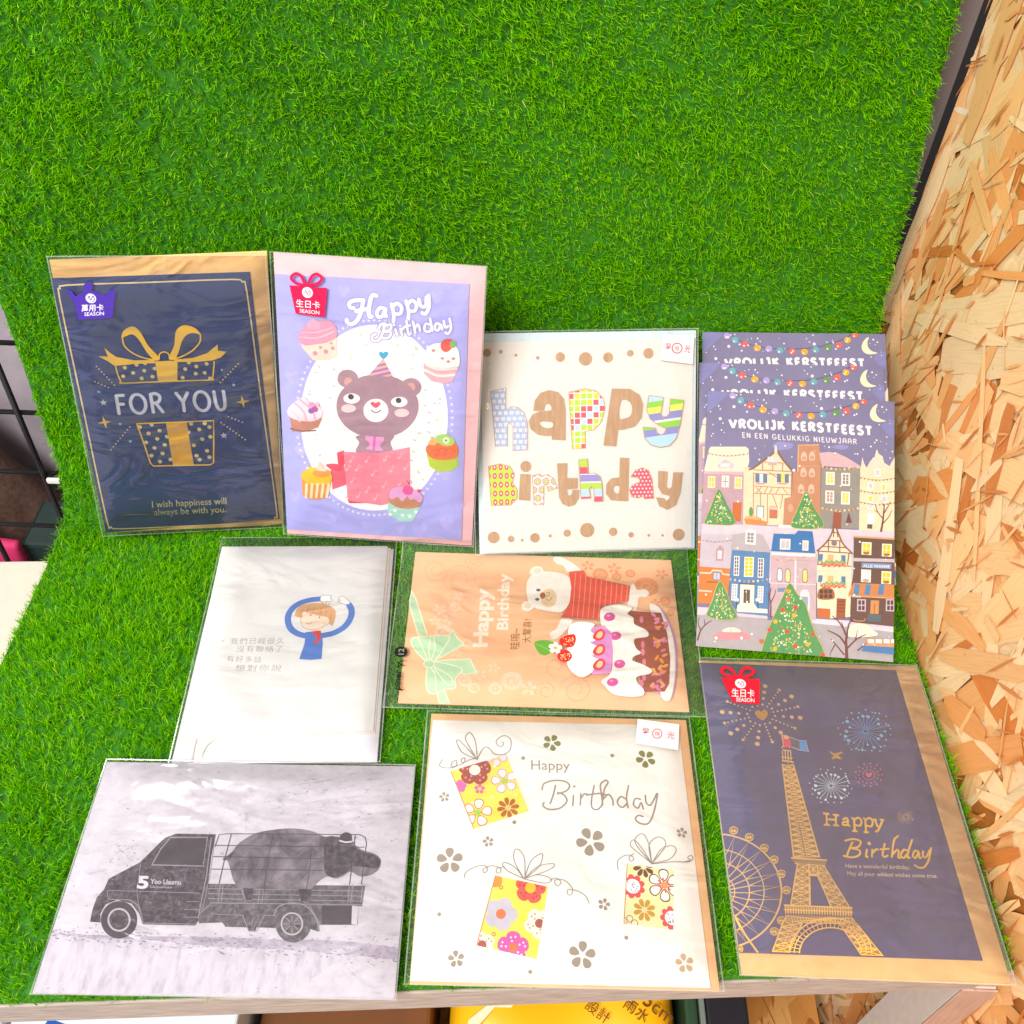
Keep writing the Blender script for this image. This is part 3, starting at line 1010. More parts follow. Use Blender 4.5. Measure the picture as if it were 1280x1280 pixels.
tag(bx, 'dark green crate low behind the wire rack, beside the pink pouch', 'crate')


# ------------------------------------------------------------------ goods on the level below the shelf
def printed_text(name, s, M, size, mat, parent, bold=0.0):
    V, F = text_mesh(s, bold)
    o = mesh_obj(name, [(x * size, y * size, 0) for x, y in V], F, mat, parent)
    o.matrix_world = M
    return o


M_DK = plain_mat('dark_print', '#6b3a10', 0.6, 0.05)
yel = empty('yellow_package', (0.045, 0.25, -0.30))
tag(yel, 'bright yellow printed package standing under the shelf edge', 'package')
V, F = [], []
nx, ny = 24, 24
for j in range(ny + 1):
    for i in range(nx + 1):
        a, b = i / nx * 2 - 1, j / ny * 2 - 1
        rr = (1 - a ** 8) * (1 - b ** 8)
        V.append((a * 0.073, b * 0.10, 0.118 + 0.030 * rr ** 0.5 + 0.002 * math.sin(5 * a + 3 * b)))
W = nx + 1
F = [(j * W + i, j * W + i + 1, (j + 1) * W + i + 1, (j + 1) * W + i) for j in range(ny) for i in range(nx)]
ring = [i for i in range(W)] + [j * W + nx for j in range(1, ny + 1)] + [ny * W + i for i in range(nx - 1, -1, -1)] + [j * W for j in range(ny - 1, 0, -1)]
b0 = len(V)
V += [(V[i][0] * 0.98, V[i][1] * 0.98, 0.001) for i in ring]
F += [(ring[k], b0 + k, b0 + (k + 1) % len(ring), ring[(k + 1) % len(ring)]) for k in range(len(ring))]
mesh_obj('body', V, F, plain_mat('yellow_print', '#fbba14', 0.35, 0.05, 20, 0.0015), yel, None, True)


def on_pack(px, py, ang, z=0.1505):
    return Matrix.Translation((0.045 + px, 0.25 + py, -0.30 + z)) @ Matrix.Rotation(ang, 4, 'Z')


for s, px, py, sz in (('設計', 0.0115, -0.066, 0.0085), ('雨水', 0.0355, -0.0645, 0.0085), ('35cm', 0.0425, -0.0590, 0.0125)):
    t = printed_text('print_text', s, on_pack(px, py, -0.62), sz, M_DK, None)
    t.parent = yel; t.matrix_parent_inverse = Matrix.Translation((-0.045, -0.25, 0.30))
V = [(-0.060, -0.076, 0.1502), (-0.040, -0.060, 0.1502), (-0.027, -0.060, 0.1502), (-0.034, -0.068, 0.1502), (-0.044, -0.068, 0.1502), (-0.062, -0.088, 0.1502)]
mesh_obj('white_flash', V, [(5, 4, 3, 2, 1, 0)], plain_mat('cream_print', '#f8ecc8', 0.4, 0.03), yel)

wb = empty('white_box', (-0.22, 0.25, -0.30))
tag(wb, 'white carton with a blue corner under the left end of the shelf', 'carton')
M_WB = plain_mat('white_carton', '#dfe5ee', 0.4, 0.03)
box_obj('body', (-0.075, -0.12, 0.0, 0.063, 0.12, 0.15), M_WB, wb, 0.002)
o = quad_prism('blue_label', [(-0.066, -0.1195), (-0.032, -0.1195), (-0.037, -0.088), (-0.052, -0.084)], 0.1501, 0.1504, plain_mat('blue_print', '#1f5bb5', 0.4, 0.05), wb)
wb2 = box_obj('paper_sack', (-0.42, 0.12, -0.30, -0.300, 0.36, -0.152), plain_mat('pale_grey_carton', '#cfd3da', 0.5, 0.05), None, 0.004)
tag(wb2, 'plain pale grey carton at the far left under the shelf', 'carton')
kb = box_obj('gap_shade_box', (-0.150, 0.12, -0.30, -0.040, 0.36, -0.18), plain_mat('brown_gap_shade', '#75461f', 0.7, 0.15, 30), None, 0.003)  # plain box coloured as the deep shade of the gap between the goods
tag(kb, 'dark brown box painted as deep shade between white carton and yellow package', 'box')
kp = empty('black_case', (0.146, 0.25, -0.30))
tag(kp, 'black upright case beside the yellow package under the shelf', 'case')
box_obj('body', (-0.0125, -0.08, 0.0, 0.014, 0.05, 0.150), plain_mat('black_plastic', '#23242b', 0.4, 0.1), kp, 0.002)
box_obj('side_strip', (-0.0165, -0.08, 0.0, -0.0130, 0.05, 0.149), plain_mat('clear_strip', '#77847c', 0.2, 0.1), kp, 0.0008)
gb = box_obj('green_tin', (0.1205, 0.15, -0.30, 0.1285, 0.33, -0.152), plain_mat('dark_green_tin', '#2c4a34', 0.4, 0.1), None, 0.002)
tag(gb, 'thin dark green tin squeezed between yellow package and black case', 'tin')

# ------------------------------------------------------------------ CARDS
GOLD = foil('#fccb30', 0.38, 0.2); GOLD2 = foil('#f2c068', 0.42, 0.22); SILVER = foil('#cfcfd8', 0.35, 0.6)
KRAFT = mottle('kraft_paper', [(0.3, '#fac878'), (0.7, '#ffd591')], 90, 4)


def season_sticker(A, name, quad, colour, chars, bow, crown=False):
    """promotional sticker on the film; quad = tl tr br bl of its body"""
    A.part(name, A.sleeve_o)
    (x0, y0), (x1, y1), (x2, y2), (x3, y3) = quad
    return A


# ---------------- navy gift-box card
A = Card('foryou', 'greeting_card', 'navy card with a gold embossed gift box and silver FOR YOU, leaning at far left')
A.view(40, 300, 3.369)
env, _ = A.slab('envelope', [(72, 84), (990, 46), (1058, 1200), (310, 1233)], -0.0012, 0.0, KRAFT, exact=True, bevel=0.0003)
sheet, _ = A.slab('card_sheet', [(80, 160), (918, 133), (1043, 1172), (312, 1230)], 0.0002, 0.0010, mottle('navy_card', [(0.3, '#1a3470'), (0.7, '#213c7a')], 60, 3), exact=True, bevel=0.0002)
A.part('border_line', sheet)
A.stroke([(150, 188), (500, 176), (840, 164), (885, 176), (905, 215), (965, 660), (1029, 1125), (1022, 1163), (985, 1185), (680, 1200), (375, 1213), (335, 1203), (314, 1168), (215, 700), (118, 245), (122, 205)], 5.5, foil('#f0d692', 0.4, 0.15), closed=True, n=3)
A.part('gift_box', sheet)
navy2 = paper('#1f3a72')
A.poly([(352, 522), (768, 508), (760, 585), (378, 598)], navy2)
A.poly([(520, 508), (614, 505), (613, 592), (533, 596)], GOLD, raised=.0003)
for x, y in ((392, 535), (385, 571), (441, 523), (427, 557), (474, 548), (463, 580), (518, 538), (508, 573), (477, 517), (646, 541), (635, 577), (661, 513), (690, 560), (693, 530), (736, 519), (728, 557), (750, 580)):
    A.dot(x, y, 8.5, foil('#e6d28a', 0.4, 0.3))
A.stroke([(352, 522), (362, 560), (376, 592), (386, 599), (570, 592), (750, 586), (761, 577), (766, 540), (768, 508)], 6, GOLD)
for tail in ([(283, 486), (322, 487), (307, 450), (330, 470), (356, 488), (430, 503), (520, 502), (520, 514), (430, 518), (350, 526), (325, 508)],
             [(600, 500), (680, 493), (740, 472), (783, 436), (784, 462), (819, 467), (797, 490), (760, 503), (690, 509), (600, 509)]):
    A.poly(tail, GOLD, raised=.0004)
A.blob([(379, 408), (388, 378), (423, 360), (455, 378), (492, 440), (538, 490), (520, 502), (488, 470), (450, 412), (424, 392), (398, 400)], GOLD, raised=.0004)
A.stroke([(383, 405), (392, 440), (425, 470), (470, 490), (515, 500)], 6.5, GOLD)
A.blob([(578, 492), (600, 440), (608, 380), (640, 355), (688, 366), (714, 396), (690, 388), (658, 392), (634, 420), (618, 470), (602, 497)], GOLD, raised=.0004)
A.stroke([(711, 396), (708, 425), (680, 458), (640, 482), (600, 497)], 6.5, GOLD)
A.stroke([(537, 498), (540, 475), (558, 466), (577, 475), (582, 496)], 6, GOLD)
A.dot(560, 484, 13, navy2)
A.poly([(443, 770), (766, 757), (766, 942), (510, 948)], navy2)
A.poly([(565, 766), (652, 762), (682, 942), (595, 945)], foil('#eab222', 0.4, 0.3), raised=.0003)
for x, y in ((455, 785), (505, 775), (492, 812), (538, 800), (481, 850), (528, 834), (569, 824), (517, 873), (560, 860), (504, 905), (551, 896), (585, 920), (540, 930), (660, 806), (671, 771), (705, 795), (748, 785), (682, 862), (718, 836), (752, 826), (694, 905), (738, 885), (706, 922), (748, 912), (728, 770)):
    A.dot(x, y, 9, foil('#e6d28a', 0.4, 0.3))
A.stroke([(443, 770), (475, 860), (500, 935), (512, 948), (640, 945), (750, 943), (765, 935), (766, 850), (766, 757), (600, 764), (443, 770)], 6, GOLD, smooth=False)
A.part('lettering', sheet)
A.hand('FOR YOU', (364, 731), (822, 712), (-13, -80), 14, foil('#dcdce4', 0.32, 0.45), 0.30, (18, paper('#46527f')))
A.text('I wish happiness will', (507, 1124), (820, 1108), (-2, -27), paper('#d9cf9c'), 0.012)
A.text('always be with you.', (515, 1157), (818, 1143), (-2, -27), paper('#d9cf9c'), 0.012)
for x, y, r in ((888, 678, 29), (307, 765, 29)):
    A.part('sparkle', sheet)
    A.star(x, y, r, GOLD, 4, 0.28, 0.1)
for x, y, r in ((302, 682, 16), (808, 820, 16), (850, 608, 9), (372, 772, 9), (415, 845, 9), (282, 637, 6), (800, 545, 6)):
    A.part('sparkle', sheet)
    A.star(x, y, r, SILVER)
for a, b in (((273, 530), (352, 613)), ((266, 593), (330, 622)), ((869, 519), (790, 601)), ((334, 880), (420, 775)), ((828, 742), (892, 767)), ((797, 766), (910, 846))):
    A.part('ray_line', sheet)
    A.dash([a, b], 3.8, 15.5, foil('#d9c9a0'), False)
A.sleeve([(52, 82), (1006, 42), (1064, 1212), (306, 1238)], 0.0030, 1, 0.0026, gain=1.5, haze=0.02, rot=0.95)
A.part('sticker', A.sleeve_o)
PUR = paper('#4a2fa6', 0.35)
A.poly([(147, 200), (172, 207), (190, 230), (226, 205), (224, 180), (244, 164), (264, 180), (258, 205), (310, 226), (333, 203), (357, 205), (344, 320), (200, 328), (186, 262)], PUR)
A.dot(253, 238, 22, '#ece8f4')
A.stroke([(240, 240), (246, 228), (252, 246), (262, 228), (268, 244), (258, 252)], 4, '#6a55b8')
A.text('萬用卡', (214, 291), (306, 288), (0, -22), '#efeaf7', 0.012)
A.text('SEASON', (226, 312), (308, 308), (0, -15), '#efeaf7', 0.008)
A.bake()

# ---------------- bear card
A = Card('bear', 'greeting_card', 'lilac Happy Birthday card with a brown bear in a pink gift box ringed by cupcakes')
A.view(330, 300, 3.283)
env, _ = A.slab('envelope', [(38, 50), (912, 110), (853, 1255), (95, 1205)], -0.0012, 0.0, mottle('pink_paper', [(0.3, '#fac6c9'), (0.7, '#fcd0d2')], 80, 3), exact=True, bevel=0.0003)
sheet, _ = A.slab('card_sheet', [(45, 138), (843, 180), (812, 1230), (95, 1185)], 0.0002, 0.0010, mottle('lilac_card', [(0.3, '#aeadec'), (0.7, '#b7b6f1')], 60, 3), exact=True, bevel=0.0002)
A.part('heart_print', sheet)
for x, y, s in ((115, 560, 30), (712, 232, 32), (785, 600, 26), (745, 960, 28), (640, 1185, 34), (290, 1130, 26), (750, 1160, 30), (150, 860, 24), (330, 210, 24), (800, 1090, 22), (790, 300, 20), (130, 1050, 24), (560, 1180, 22), (420, 1165, 20)):
    A.blob([(x, y - s * .4), (x - s * .5, y - s * .85), (x - s, y - s * .3), (x - s * .6, y + s * .3), (x, y + s), (x + s * .6, y + s * .3), (x + s, y - s * .3), (x + s * .5, y - s * .85)], '#bdb8f3', n=3)
A.part('glitter_oval', sheet)
A.ell(453, 727, 302, 381, glitter('#fcf6f2'), n=64)
for i in range(92):
    t = 2 * math.pi * i / 92
    A.dot(453 + 320 * math.cos(t), 727 + 399 * math.sin(t), 6, '#dcdcf2', n=8)
rr = random.Random(3)
for _ in range(70):
    t = rr.uniform(0, 6.28); k = rr.uniform(0.58, 0.93)
    x, y = 453 + 302 * k * math.cos(t), 727 + 381 * k * math.sin(t)
    a = t + rr.uniform(-.5, .5); l = rr.uniform(8, 15)
    A.stroke([(x, y), (x + l * math.cos(a), y + l * math.sin(a))], 6, rr.choice(['#e2d9b0', '#d9b9c6', '#bcc6d8', '#e7c9a0', '#cbb8d8']), False)
A.part('bear', sheet)
BR = paper('#ad8a98'); BR2 = paper('#d9a497')
A.blob([(385, 800), (392, 830), (378, 866), (430, 880), (500, 878), (530, 862), (520, 830), (528, 795)], BR)
A.ell(345, 567, 43, 37, BR); A.ell(604, 602, 43, 38, BR)
A.ell(347, 580, 17, 18, BR2); A.ell(603, 602, 18, 19, BR2)
A.ell(467, 680, 169, 131, BR, n=48)
for x, y, px, py in ((361, 648, 358, 641), (556, 662, 553, 656)):
    A.ell(x, y, 34, 21, '#fdfbf9'); A.dot(px, py, 12, '#4b4145')
A.ell(348, 689, 30, 17, '#f0d2d4'); A.ell(566, 707, 30, 17, '#f0d2d4')
A.ell(460, 697, 51, 48, '#fdf9f6')
A.blob([(438, 668), (448, 661), (459, 667), (470, 661), (480, 669), (472, 680), (460, 687), (447, 680)], '#e05468', n=3)
A.stroke([(441, 695), (450, 703), (461, 706), (472, 702), (480, 696)], 4, '#5b4a4e')
hat = [(430, 554), (490, 484), (531, 560)]
A.poly(hat, '#f3b49c')
for k in range(4):
    y = 500 + 20 * k
    A.stroke([(425, y + 24), (545, y - 4)], 10, '#a77cc0', False, clip=hat)
A.blob([(490, 462), (498, 456), (512, 460), (508, 472), (492, 487), (476, 472), (474, 460), (484, 456)], '#3ba9cf', n=3)
A.part('gift_box', sheet)
A.poly([(275, 938), (328, 912), (345, 1000), (282, 1022)], '#e4667a')
A.poly([(300, 870), (330, 860), (334, 915), (308, 940)], '#dc4a63')
A.blob([(255, 920), (290, 915), (325, 925), (318, 945), (280, 940)], '#dd4d66')
A.poly([(344, 1062), (420, 1078), (350, 1078)], '#dc4a63'); A.poly([(628, 1020), (652, 1022), (634, 1038)], '#dc4a63')
BOX = paper('#ee8699')
A.poly([(328, 866), (470, 872), (480, 1086), (345, 1066)], BOX)
A.poly([(470, 872), (600, 847), (602, 1064), (480, 1086)], paper('#f08e9f'))
for x, y in ((360, 905), (425, 905), (500, 900), (560, 890), (385, 940), (450, 960), (525, 945), (585, 935), (365, 990), (425, 1030), (495, 1010), (560, 1000), (390, 1050), (460, 1060), (530, 1050), (585, 1040), (345, 940)):
    A.stroke([(x, y), (x + 6, y - 22), (x + 16, y - 12)], 4, '#f6b3bd', False); A.dot(x - 5, y + 1, 6.5, '#f6b3bd', n=8)
A.poly([(417, 800), (494, 806), (487, 864), (421, 856)], '#e9a0cf')
A.poly([(450, 800), (461, 801), (456, 862), (446, 860)], '#d36fb4')
A.ell(412, 835, 22, 17, BR); A.ell(500, 842, 22, 17, BR)


def cup(A, name, top, base, tmat, bmat, extras=None, lab=None):
    A.part(name, sheet, lab)
    A.poly(base, bmat, raised=.0005)
    A.blob(top, tmat, raised=.0004, n=4)
    if extras:
        extras()


def c1():
    A.stroke([(150, 395), (220, 398), (290, 372)], 5, '#f7c9d6'); A.stroke([(155, 375), (220, 375), (285, 355)], 4, '#f7c9d6')
    for x, y, r in ((212, 462, 10), (256, 455, 10), (234, 437, 6), (284, 440, 7), (278, 420, 5)):
        A.dot(x, y, r, '#e590ac', n=10)
    A.blob([(178, 345), (200, 318), (228, 335), (228, 360), (185, 362)], '#efb1c6')


cup(A, 'cupcake', [(142, 405), (160, 360), (210, 335), (270, 328), (300, 360), (298, 395), (270, 412), (240, 420), (210, 424), (170, 428)], [(148, 405), (299, 385), (302, 470), (270, 487), (205, 491), (160, 440)], '#f0a0b8', '#f5ddc8', c1, 'cupcake with pink icing and spotted case')


def c2():
    A.blob([(726, 425), (742, 405), (770, 404), (778, 430), (755, 455), (733, 450)], '#e2564a', n=3)
    A.blob([(765, 415), (788, 412), (785, 436), (768, 438)], '#7fb86a', n=3)
    for x, y in ((697, 450), (733, 482), (757, 495), (778, 483)):
        A.ell(x, y, 8, 6, '#c98a8a', n=10)
    A.stroke([(660, 530), (715, 553), (783, 550)], 11, '#fbe9e4'); A.stroke([(664, 508), (720, 528), (795, 524)], 7, '#fbe9e4')


cup(A, 'cupcake', [(658, 500), (662, 455), (690, 425), (740, 420), (790, 435), (804, 475), (800, 515), (770, 520), (730, 525), (690, 515)], [(657, 500), (801, 515), (775, 578), (735, 586), (690, 576), (657, 545)], '#f7f0ea', '#f2b0b8', c2, 'cupcake with white icing and a strawberry')


def c3():
    A.stroke([(110, 690), (140, 720), (150, 742)], 8, '#f3c9d2'); A.stroke([(130, 665), (165, 700), (178, 740)], 8, '#eab2c0'); A.stroke([(150, 650), (200, 695), (215, 735)], 8, '#eab2c0')
    A.dot(200, 675, 15, '#d7a2c8'); A.dot(212, 690, 13, '#c0508c'); A.dot(196, 697, 12, '#8a62b0'); A.dot(222, 668, 9, '#efc0d6')
    A.stroke([(110, 770), (160, 780), (215, 778)], 5, '#8f5a48')


cup(A, 'cupcake', [(100, 690), (130, 660), (170, 640), (190, 665), (238, 690), (240, 715), (220, 735), (180, 740), (130, 732), (103, 715)], [(104, 705), (240, 728), (225, 765), (165, 785), (118, 782)], '#f8dbe2', '#c58772', c3, 'cupcake with swirled pale icing')


def c4():
    for k in range(5):
        x = 172 + k * 23
        A.poly([(x, 992), (x + 11, 995), (x + 8 - k * 2, 1055), (x - 2 - k * 2, 1052)], '#fbe3b8')
    A.ell(240, 952, 38, 17, '#eda04a'); A.poly([(178, 918), (212, 935), (195, 950)], '#f4d13a'); A.poly([(230, 905), (260, 945), (215, 940)], '#f7d6c4')


cup(A, 'cupcake', [(155, 965), (172, 940), (220, 930), (268, 942), (282, 970), (270, 992), (230, 1000), (185, 995)], [(155, 965), (282, 968), (262, 1052), (225, 1062), (180, 1056), (160, 1040)], '#f6c417', '#ea9a3c', c4, 'cupcake with yellow icing in a striped case')


def c5():
    A.blob([(705, 815), (720, 795), (755, 795), (785, 820), (770, 838), (735, 838)], '#a8d36a', n=3); A.dot(748, 818, 14, '#e9f3cc'); A.dot(748, 818, 5, '#6f8f3a')
    A.blob([(675, 830), (695, 808), (712, 822), (700, 838)], '#e7b56c', n=3)
    A.stroke([(690, 862), (712, 850), (722, 870), (705, 880), (712, 858), (745, 850), (752, 872), (738, 880), (745, 858), (775, 852), (785, 868)], 4, '#d65a2c')


cup(A, 'cupcake', [(666, 860), (675, 835), (720, 822), (775, 822), (796, 845), (795, 880), (770, 895), (720, 898), (685, 888)], [(667, 868), (796, 885), (795, 930), (760, 945), (715, 948), (680, 925)], '#f0743a', '#b9d233', c5, 'cupcake with orange icing and kiwi in a lime case')


def c6():
    A.blob([(515, 1050), (525, 1018), (560, 1008), (610, 1015), (652, 1045), (642, 1072), (618, 1058), (600, 1062), (590, 1045), (570, 1068), (550, 1050), (530, 1058)], '#e0a8d6', n=3)
    A.dot(592, 1022, 22, '#e0589c'); A.stroke([(592, 1000), (600, 985), (608, 992), (598, 998), (588, 985)], 3, '#a44a70')
    for x, y in ((540, 1105), (600, 1128), (570, 1125), (625, 1110), (520, 1120)):
        A.star(x, y, 12, '#f4f6ea')


cup(A, 'cupcake', [(512, 1065), (525, 1035), (565, 1020), (610, 1028), (648, 1060), (640, 1085), (600, 1098), (550, 1092)], [(510, 1075), (643, 1095), (610, 1152), (560, 1150), (508, 1120)], '#c58a62', '#a9dcd0', c6, 'cupcake with chocolate and mauve icing in a mint case')
A.part('lettering', sheet)
WG = glitter('#f4f0f2')
LOUT = paper('#a09ad6')


def bubble(strokes, w):
    for ww, m in ((w + 8, LOUT), (w, WG)):
        for s in strokes:
            A.stroke(s, ww, m, n=5)


bubble([[(372, 277), (356, 275), (350, 260), (365, 248), (390, 245), (412, 246)], [(408, 248), (401, 285), (386, 324), (363, 343), (343, 338), (340, 322)], [(466, 228), (448, 224), (438, 245), (431, 285), (434, 312), (446, 312)], [(376, 291), (405, 284), (433, 280)]], 17)
bubble([[(497, 280), (478, 276), (464, 296), (470, 314), (488, 308), (500, 278), (497, 308), (506, 310)],
        [(523, 258), (533, 300), (532, 342)], [(527, 275), (546, 258), (566, 275), (560, 300), (534, 302)],
        [(583, 246), (594, 290), (592, 328)], [(587, 266), (608, 246), (626, 262), (620, 288), (594, 290)],
        [(636, 238), (644, 268), (664, 268), (668, 230)], [(676, 222), (678, 270), (664, 300), (646, 296)]], 15)
bubble([[(470, 365), (480, 345), (500, 340)], [(498, 345), (486, 385), (470, 410), (448, 410), (446, 392), (462, 382)], [(490, 352), (520, 345), (520, 365), (492, 374)], [(492, 374), (522, 376), (512, 398), (486, 400)]], 11)
bubble([[(540, 362), (548, 394)], [(533, 345), (536, 347)], [(560, 360), (568, 390)], [(562, 372), (578, 354)], [(585, 328), (594, 384), (604, 380)], [(578, 354), (602, 348)],
        [(612, 330), (622, 380)], [(620, 360), (634, 344), (642, 372)], [(682, 318), (692, 372)], [(684, 345), (664, 342), (660, 368), (678, 374), (688, 360)],
        [(726, 345), (708, 340), (702, 362), (716, 368), (726, 345), (732, 366)], [(738, 328), (744, 356), (758, 350)], [(762, 318), (768, 360), (756, 382), (744, 376)]], 10)
A.sleeve([(30, 42), (918, 106), (860, 1259), (76, 1203)], 0.0030, 2, 0.0014)


def bow_sticker(A, P, chars_at, col='#e3124f'):
    """P maps unit coordinates (0..1 across, 0..1 down the body) to drawing units"""
    A.part('sticker', A.sleeve_o)
    R = paper(col, 0.32)
    A.poly([P(0, 0), P(1, .04), P(.97, 1), P(.16, .95)], R)
    for s in (-1, 1):
        A.stroke([P(.45 + .04 * s, .0), P(.45 + .30 * s, -.10), P(.45 + .40 * s, -.26), P(.45 + .28 * s, -.40), P(.45 + .14 * s, -.32), P(.45 + .03 * s, -.02)], chars_at[2], R)
    c = P(.48, .22)
    A.dot(c[0], c[1], chars_at[3], '#f6e9ee')
    d = chars_at[3]
    A.stroke([(c[0] - d * .5, c[1] + d * .1), (c[0] - d * .3, c[1] - d * .4), (c[0], c[1] + d * .3), (c[0] + d * .35, c[1] - d * .4), (c[0] + d * .6, c[1] + d * .2), (c[0] + d * .1, c[1] + d * .6)], d * .17, '#c77a92')
    A.text('生日卡', P(.17, .70), P(.83, .72), (0, chars_at[0]), '#f6e9ee', 0.010)
    A.text('SEASON', P(.27, .90), P(.82, .92), (0, chars_at[1]), '#f6e9ee', 0.008)


def bil(q):
    def P(a, b):
        (x0, y0), (x1, y1), (x2, y2), (x3, y3) = q
        return (x0 + (x1 - x0) * a + (x3 - x0) * b + (x0 - x1 + x2 - x3) * a * b, y0 + (y1 - y0) * a + (y3 - y0) * b + (y0 - y1 + y2 - y3) * a * b)
    return P


bow_sticker(A, bil([(110, 180), (264, 186), (258, 312), (112, 300)]), (-24, -15, 12, 22))
A.bake()

# ---------------- square card with patterned paper letters
ALB = 0.78
A = Card('happy', 'greeting_card', 'square white card with happy Birthday in patchwork and kraft paper letters, half behind lilac card')
A.view(590, 400, 4.2655)
env, _ = A.slab('envelope', [(12, 66), (1196, 60), (1188, 1219), (44, 1248)], -0.0012, 0.0, paper('#d3e6ee'), bevel=0.0003)
sheet, _ = A.slab('card_sheet', [(36, 128), (1178, 86), (1170, 1212), (70, 1240)], 0.0002, 0.0010, mottle('linen_card', [(0.3, '#e6e0d8'), (0.7, '#ece7e0')], 500, 3, (1, .2, 1)), bevel=0.0002)
KR = mottle('wood_paper', [(0.25, '#ae8662'), (0.5, '#bd9772'), (0.75, '#cdab88')], 60, 5, (9, 1, 1))
for x, y, r in ((80, 175, 22), (153, 170, 10), (233, 188, 8), (350, 202, 10), (469, 198, 26), (604, 208, 36), (724, 200, 27), (842, 178, 18), (939, 178, 28),
                (115, 1158, 32), (208, 1166, 18), (267, 1173, 8), (335, 1160, 26), (416, 1150, 9), (506, 1135, 20), (613, 1119, 39), (751, 1128, 23), (847, 1144, 15), (941, 1147, 8), (1014, 1147, 7), (1100, 1143, 32)):
    A.part('paper_dot', sheet)
    A.dot(x, y, r, KR, raised=.00015)


def uvat(x, y):
    q = A.loc((x, y)); return q[0] * 10, q[1] * 10


def letter(name, pts, mat, hole=None, smooth=False, edge=True):
    A.part(name, sheet)
    if smooth:
        pts = catmull(pts, True, 4)
    A.poly(pts, mat, holes=[catmull(hole, True, 4)] if hole else None, raised=.0004)
    if edge:
        A.stroke(list(pts), 4.5, '#bf9f80', smooth=False, closed=True)


SC_ = pattern('scallop_print', 'rings', 26, 26, 0.5, [(0, '#d9515c'), (0.10, '#fbf6f0'), (0.26, '#8fb4e2'), (0.31, '#fbf6f0'), (0.36, '#7c98cc'), (0.47, '#dfe6f2'), (0.55, '#7c98cc')])
AP_ = pattern('apple_print', 'patch', 24, 24, ['#e2536a', '#b8dc3c', '#bcdcf0', '#f6d82a', '#e2536a', '#b8dc3c'])
_, ya = uvat(1020, 400); _, yb = uvat(1020, 680)
YS = pattern('wavy_stripes', 'bands', ya, yb, -0.12, [(0, '#8f8ed0'), (.13, '#b5dcf2'), (.27, '#8fd23a'), (.38, '#eef060'), (.50, '#8f8ed0'), (.64, '#e9f6e4'), (.68, '#8fd23a'), (.80, '#8f8ed0'), (.93, '#b5dcf2')])
RD = pattern('red_rings', 'rings', 25, 17, 0.0, [(0, '#f7eef0'), (0.12, '#ea5468'), (0.36, '#b9de35')])
_, ya = uvat(630, 738); _, yb = uvat(630, 966)
HS = pattern('block_stripes', 'bands', ya, yb, 0.0, [(0, '#b6d83a'), (.19, '#e0506a'), (.35, '#ffffff'), (.37, '#9a90d0'), (.53, '#e9eef6'), (.56, '#b6d83a'), (.70, '#bcd9ee'), (.88, '#e0506a')])
PD = pattern('polka_print', 'rings', 40, 40, 0.5, [(0, '#fbeef0'), (0.24, '#e0536a')])
FL = pattern('sprig_print', 'rings', 18, 18, 0.5, [(0, '#f3e9de'), (0.10, '#a5c93a'), (0.26, '#f1e6dc'), (0.32, '#de5f7c'), (0.42, '#f3e9de')])
letter('letter_h', [(100, 382), (180, 361), (180, 480), (208, 462), (245, 466), (278, 495), (296, 555), (296, 692), (218, 697), (218, 572), (206, 547), (188, 560), (190, 672), (125, 675)], SC_)
letter('letter_a', [(327, 482), (335, 430), (365, 390), (410, 375), (458, 386), (488, 420), (497, 480), (497, 641), (425, 636), (424, 615), (395, 617), (350, 610), (312, 580), (303, 540), (322, 505), (362, 488), (422, 483), (424, 462), (410, 445), (392, 448), (384, 468), (383, 485)], KR, [(362, 545), (395, 540), (428, 548), (427, 570), (395, 576), (368, 562)])
letter('letter_p', [(515, 385), (600, 367), (660, 378), (700, 420), (708, 470), (690, 540), (650, 585), (602, 593), (604, 682), (535, 688)], AP_)
letter('letter_p', [(745, 367), (840, 369), (890, 400), (908, 450), (900, 520), (865, 565), (800, 583), (775, 583), (765, 672), (700, 668)], KR, [(793, 430), (830, 430), (850, 460), (845, 505), (820, 522), (783, 520)])
letter('letter_y', [(940, 402), (1018, 413), (1002, 498), (1012, 516), (1035, 514), (1048, 498), (1055, 420), (1126, 427), (1105, 560), (1085, 630), (1050, 668), (1000, 678), (950, 665), (918, 630), (907, 570), (975, 575), (982, 600), (1005, 613), (1022, 602), (1032, 578), (985, 555), (945, 525), (928, 475)], YS)
letter('letter_b', [(87, 780), (150, 766), (203, 780), (225, 820), (215, 868), (240, 900), (240, 950), (205, 985), (102, 989)], RD)
letter('letter_i', [(258, 822), (310, 822), (308, 962), (250, 958)], KR); A.dot(286, 780, 30, KR, raised=.0004, n=28)
letter('letter_r', [(322, 828), (365, 820), (370, 832), (400, 822), (435, 845), (455, 895), (405, 912), (398, 882), (382, 880), (382, 985), (330, 985)], FL)
letter('letter_t', [(453, 765), (505, 763), (502, 842), (560, 843), (560, 895), (503, 900), (508, 930), (520, 938), (533, 925), (535, 905), (568, 905), (564, 950), (545, 982), (515, 992), (482, 978), (465, 945)], KR)
letter('letter_h', [(567, 745), (612, 738), (617, 820), (650, 815), (680, 832), (690, 872), (695, 965), (650, 967), (648, 900), (635, 887), (622, 900), (630, 948), (580, 952)], HS)
letter('letter_d', [(788, 735), (835, 735), (830, 965), (780, 962), (740, 958), (714, 925), (716, 875), (740, 845), (785, 838)], KR, [(757, 888), (782, 885), (782, 918), (768, 923), (755, 910)])
letter('letter_a', [(845, 835), (870, 800), (905, 787), (940, 802), (958, 850), (968, 950), (915, 952), (915, 938), (880, 948), (848, 940), (838, 905), (852, 880), (892, 864), (893, 850), (880, 838)], PD)
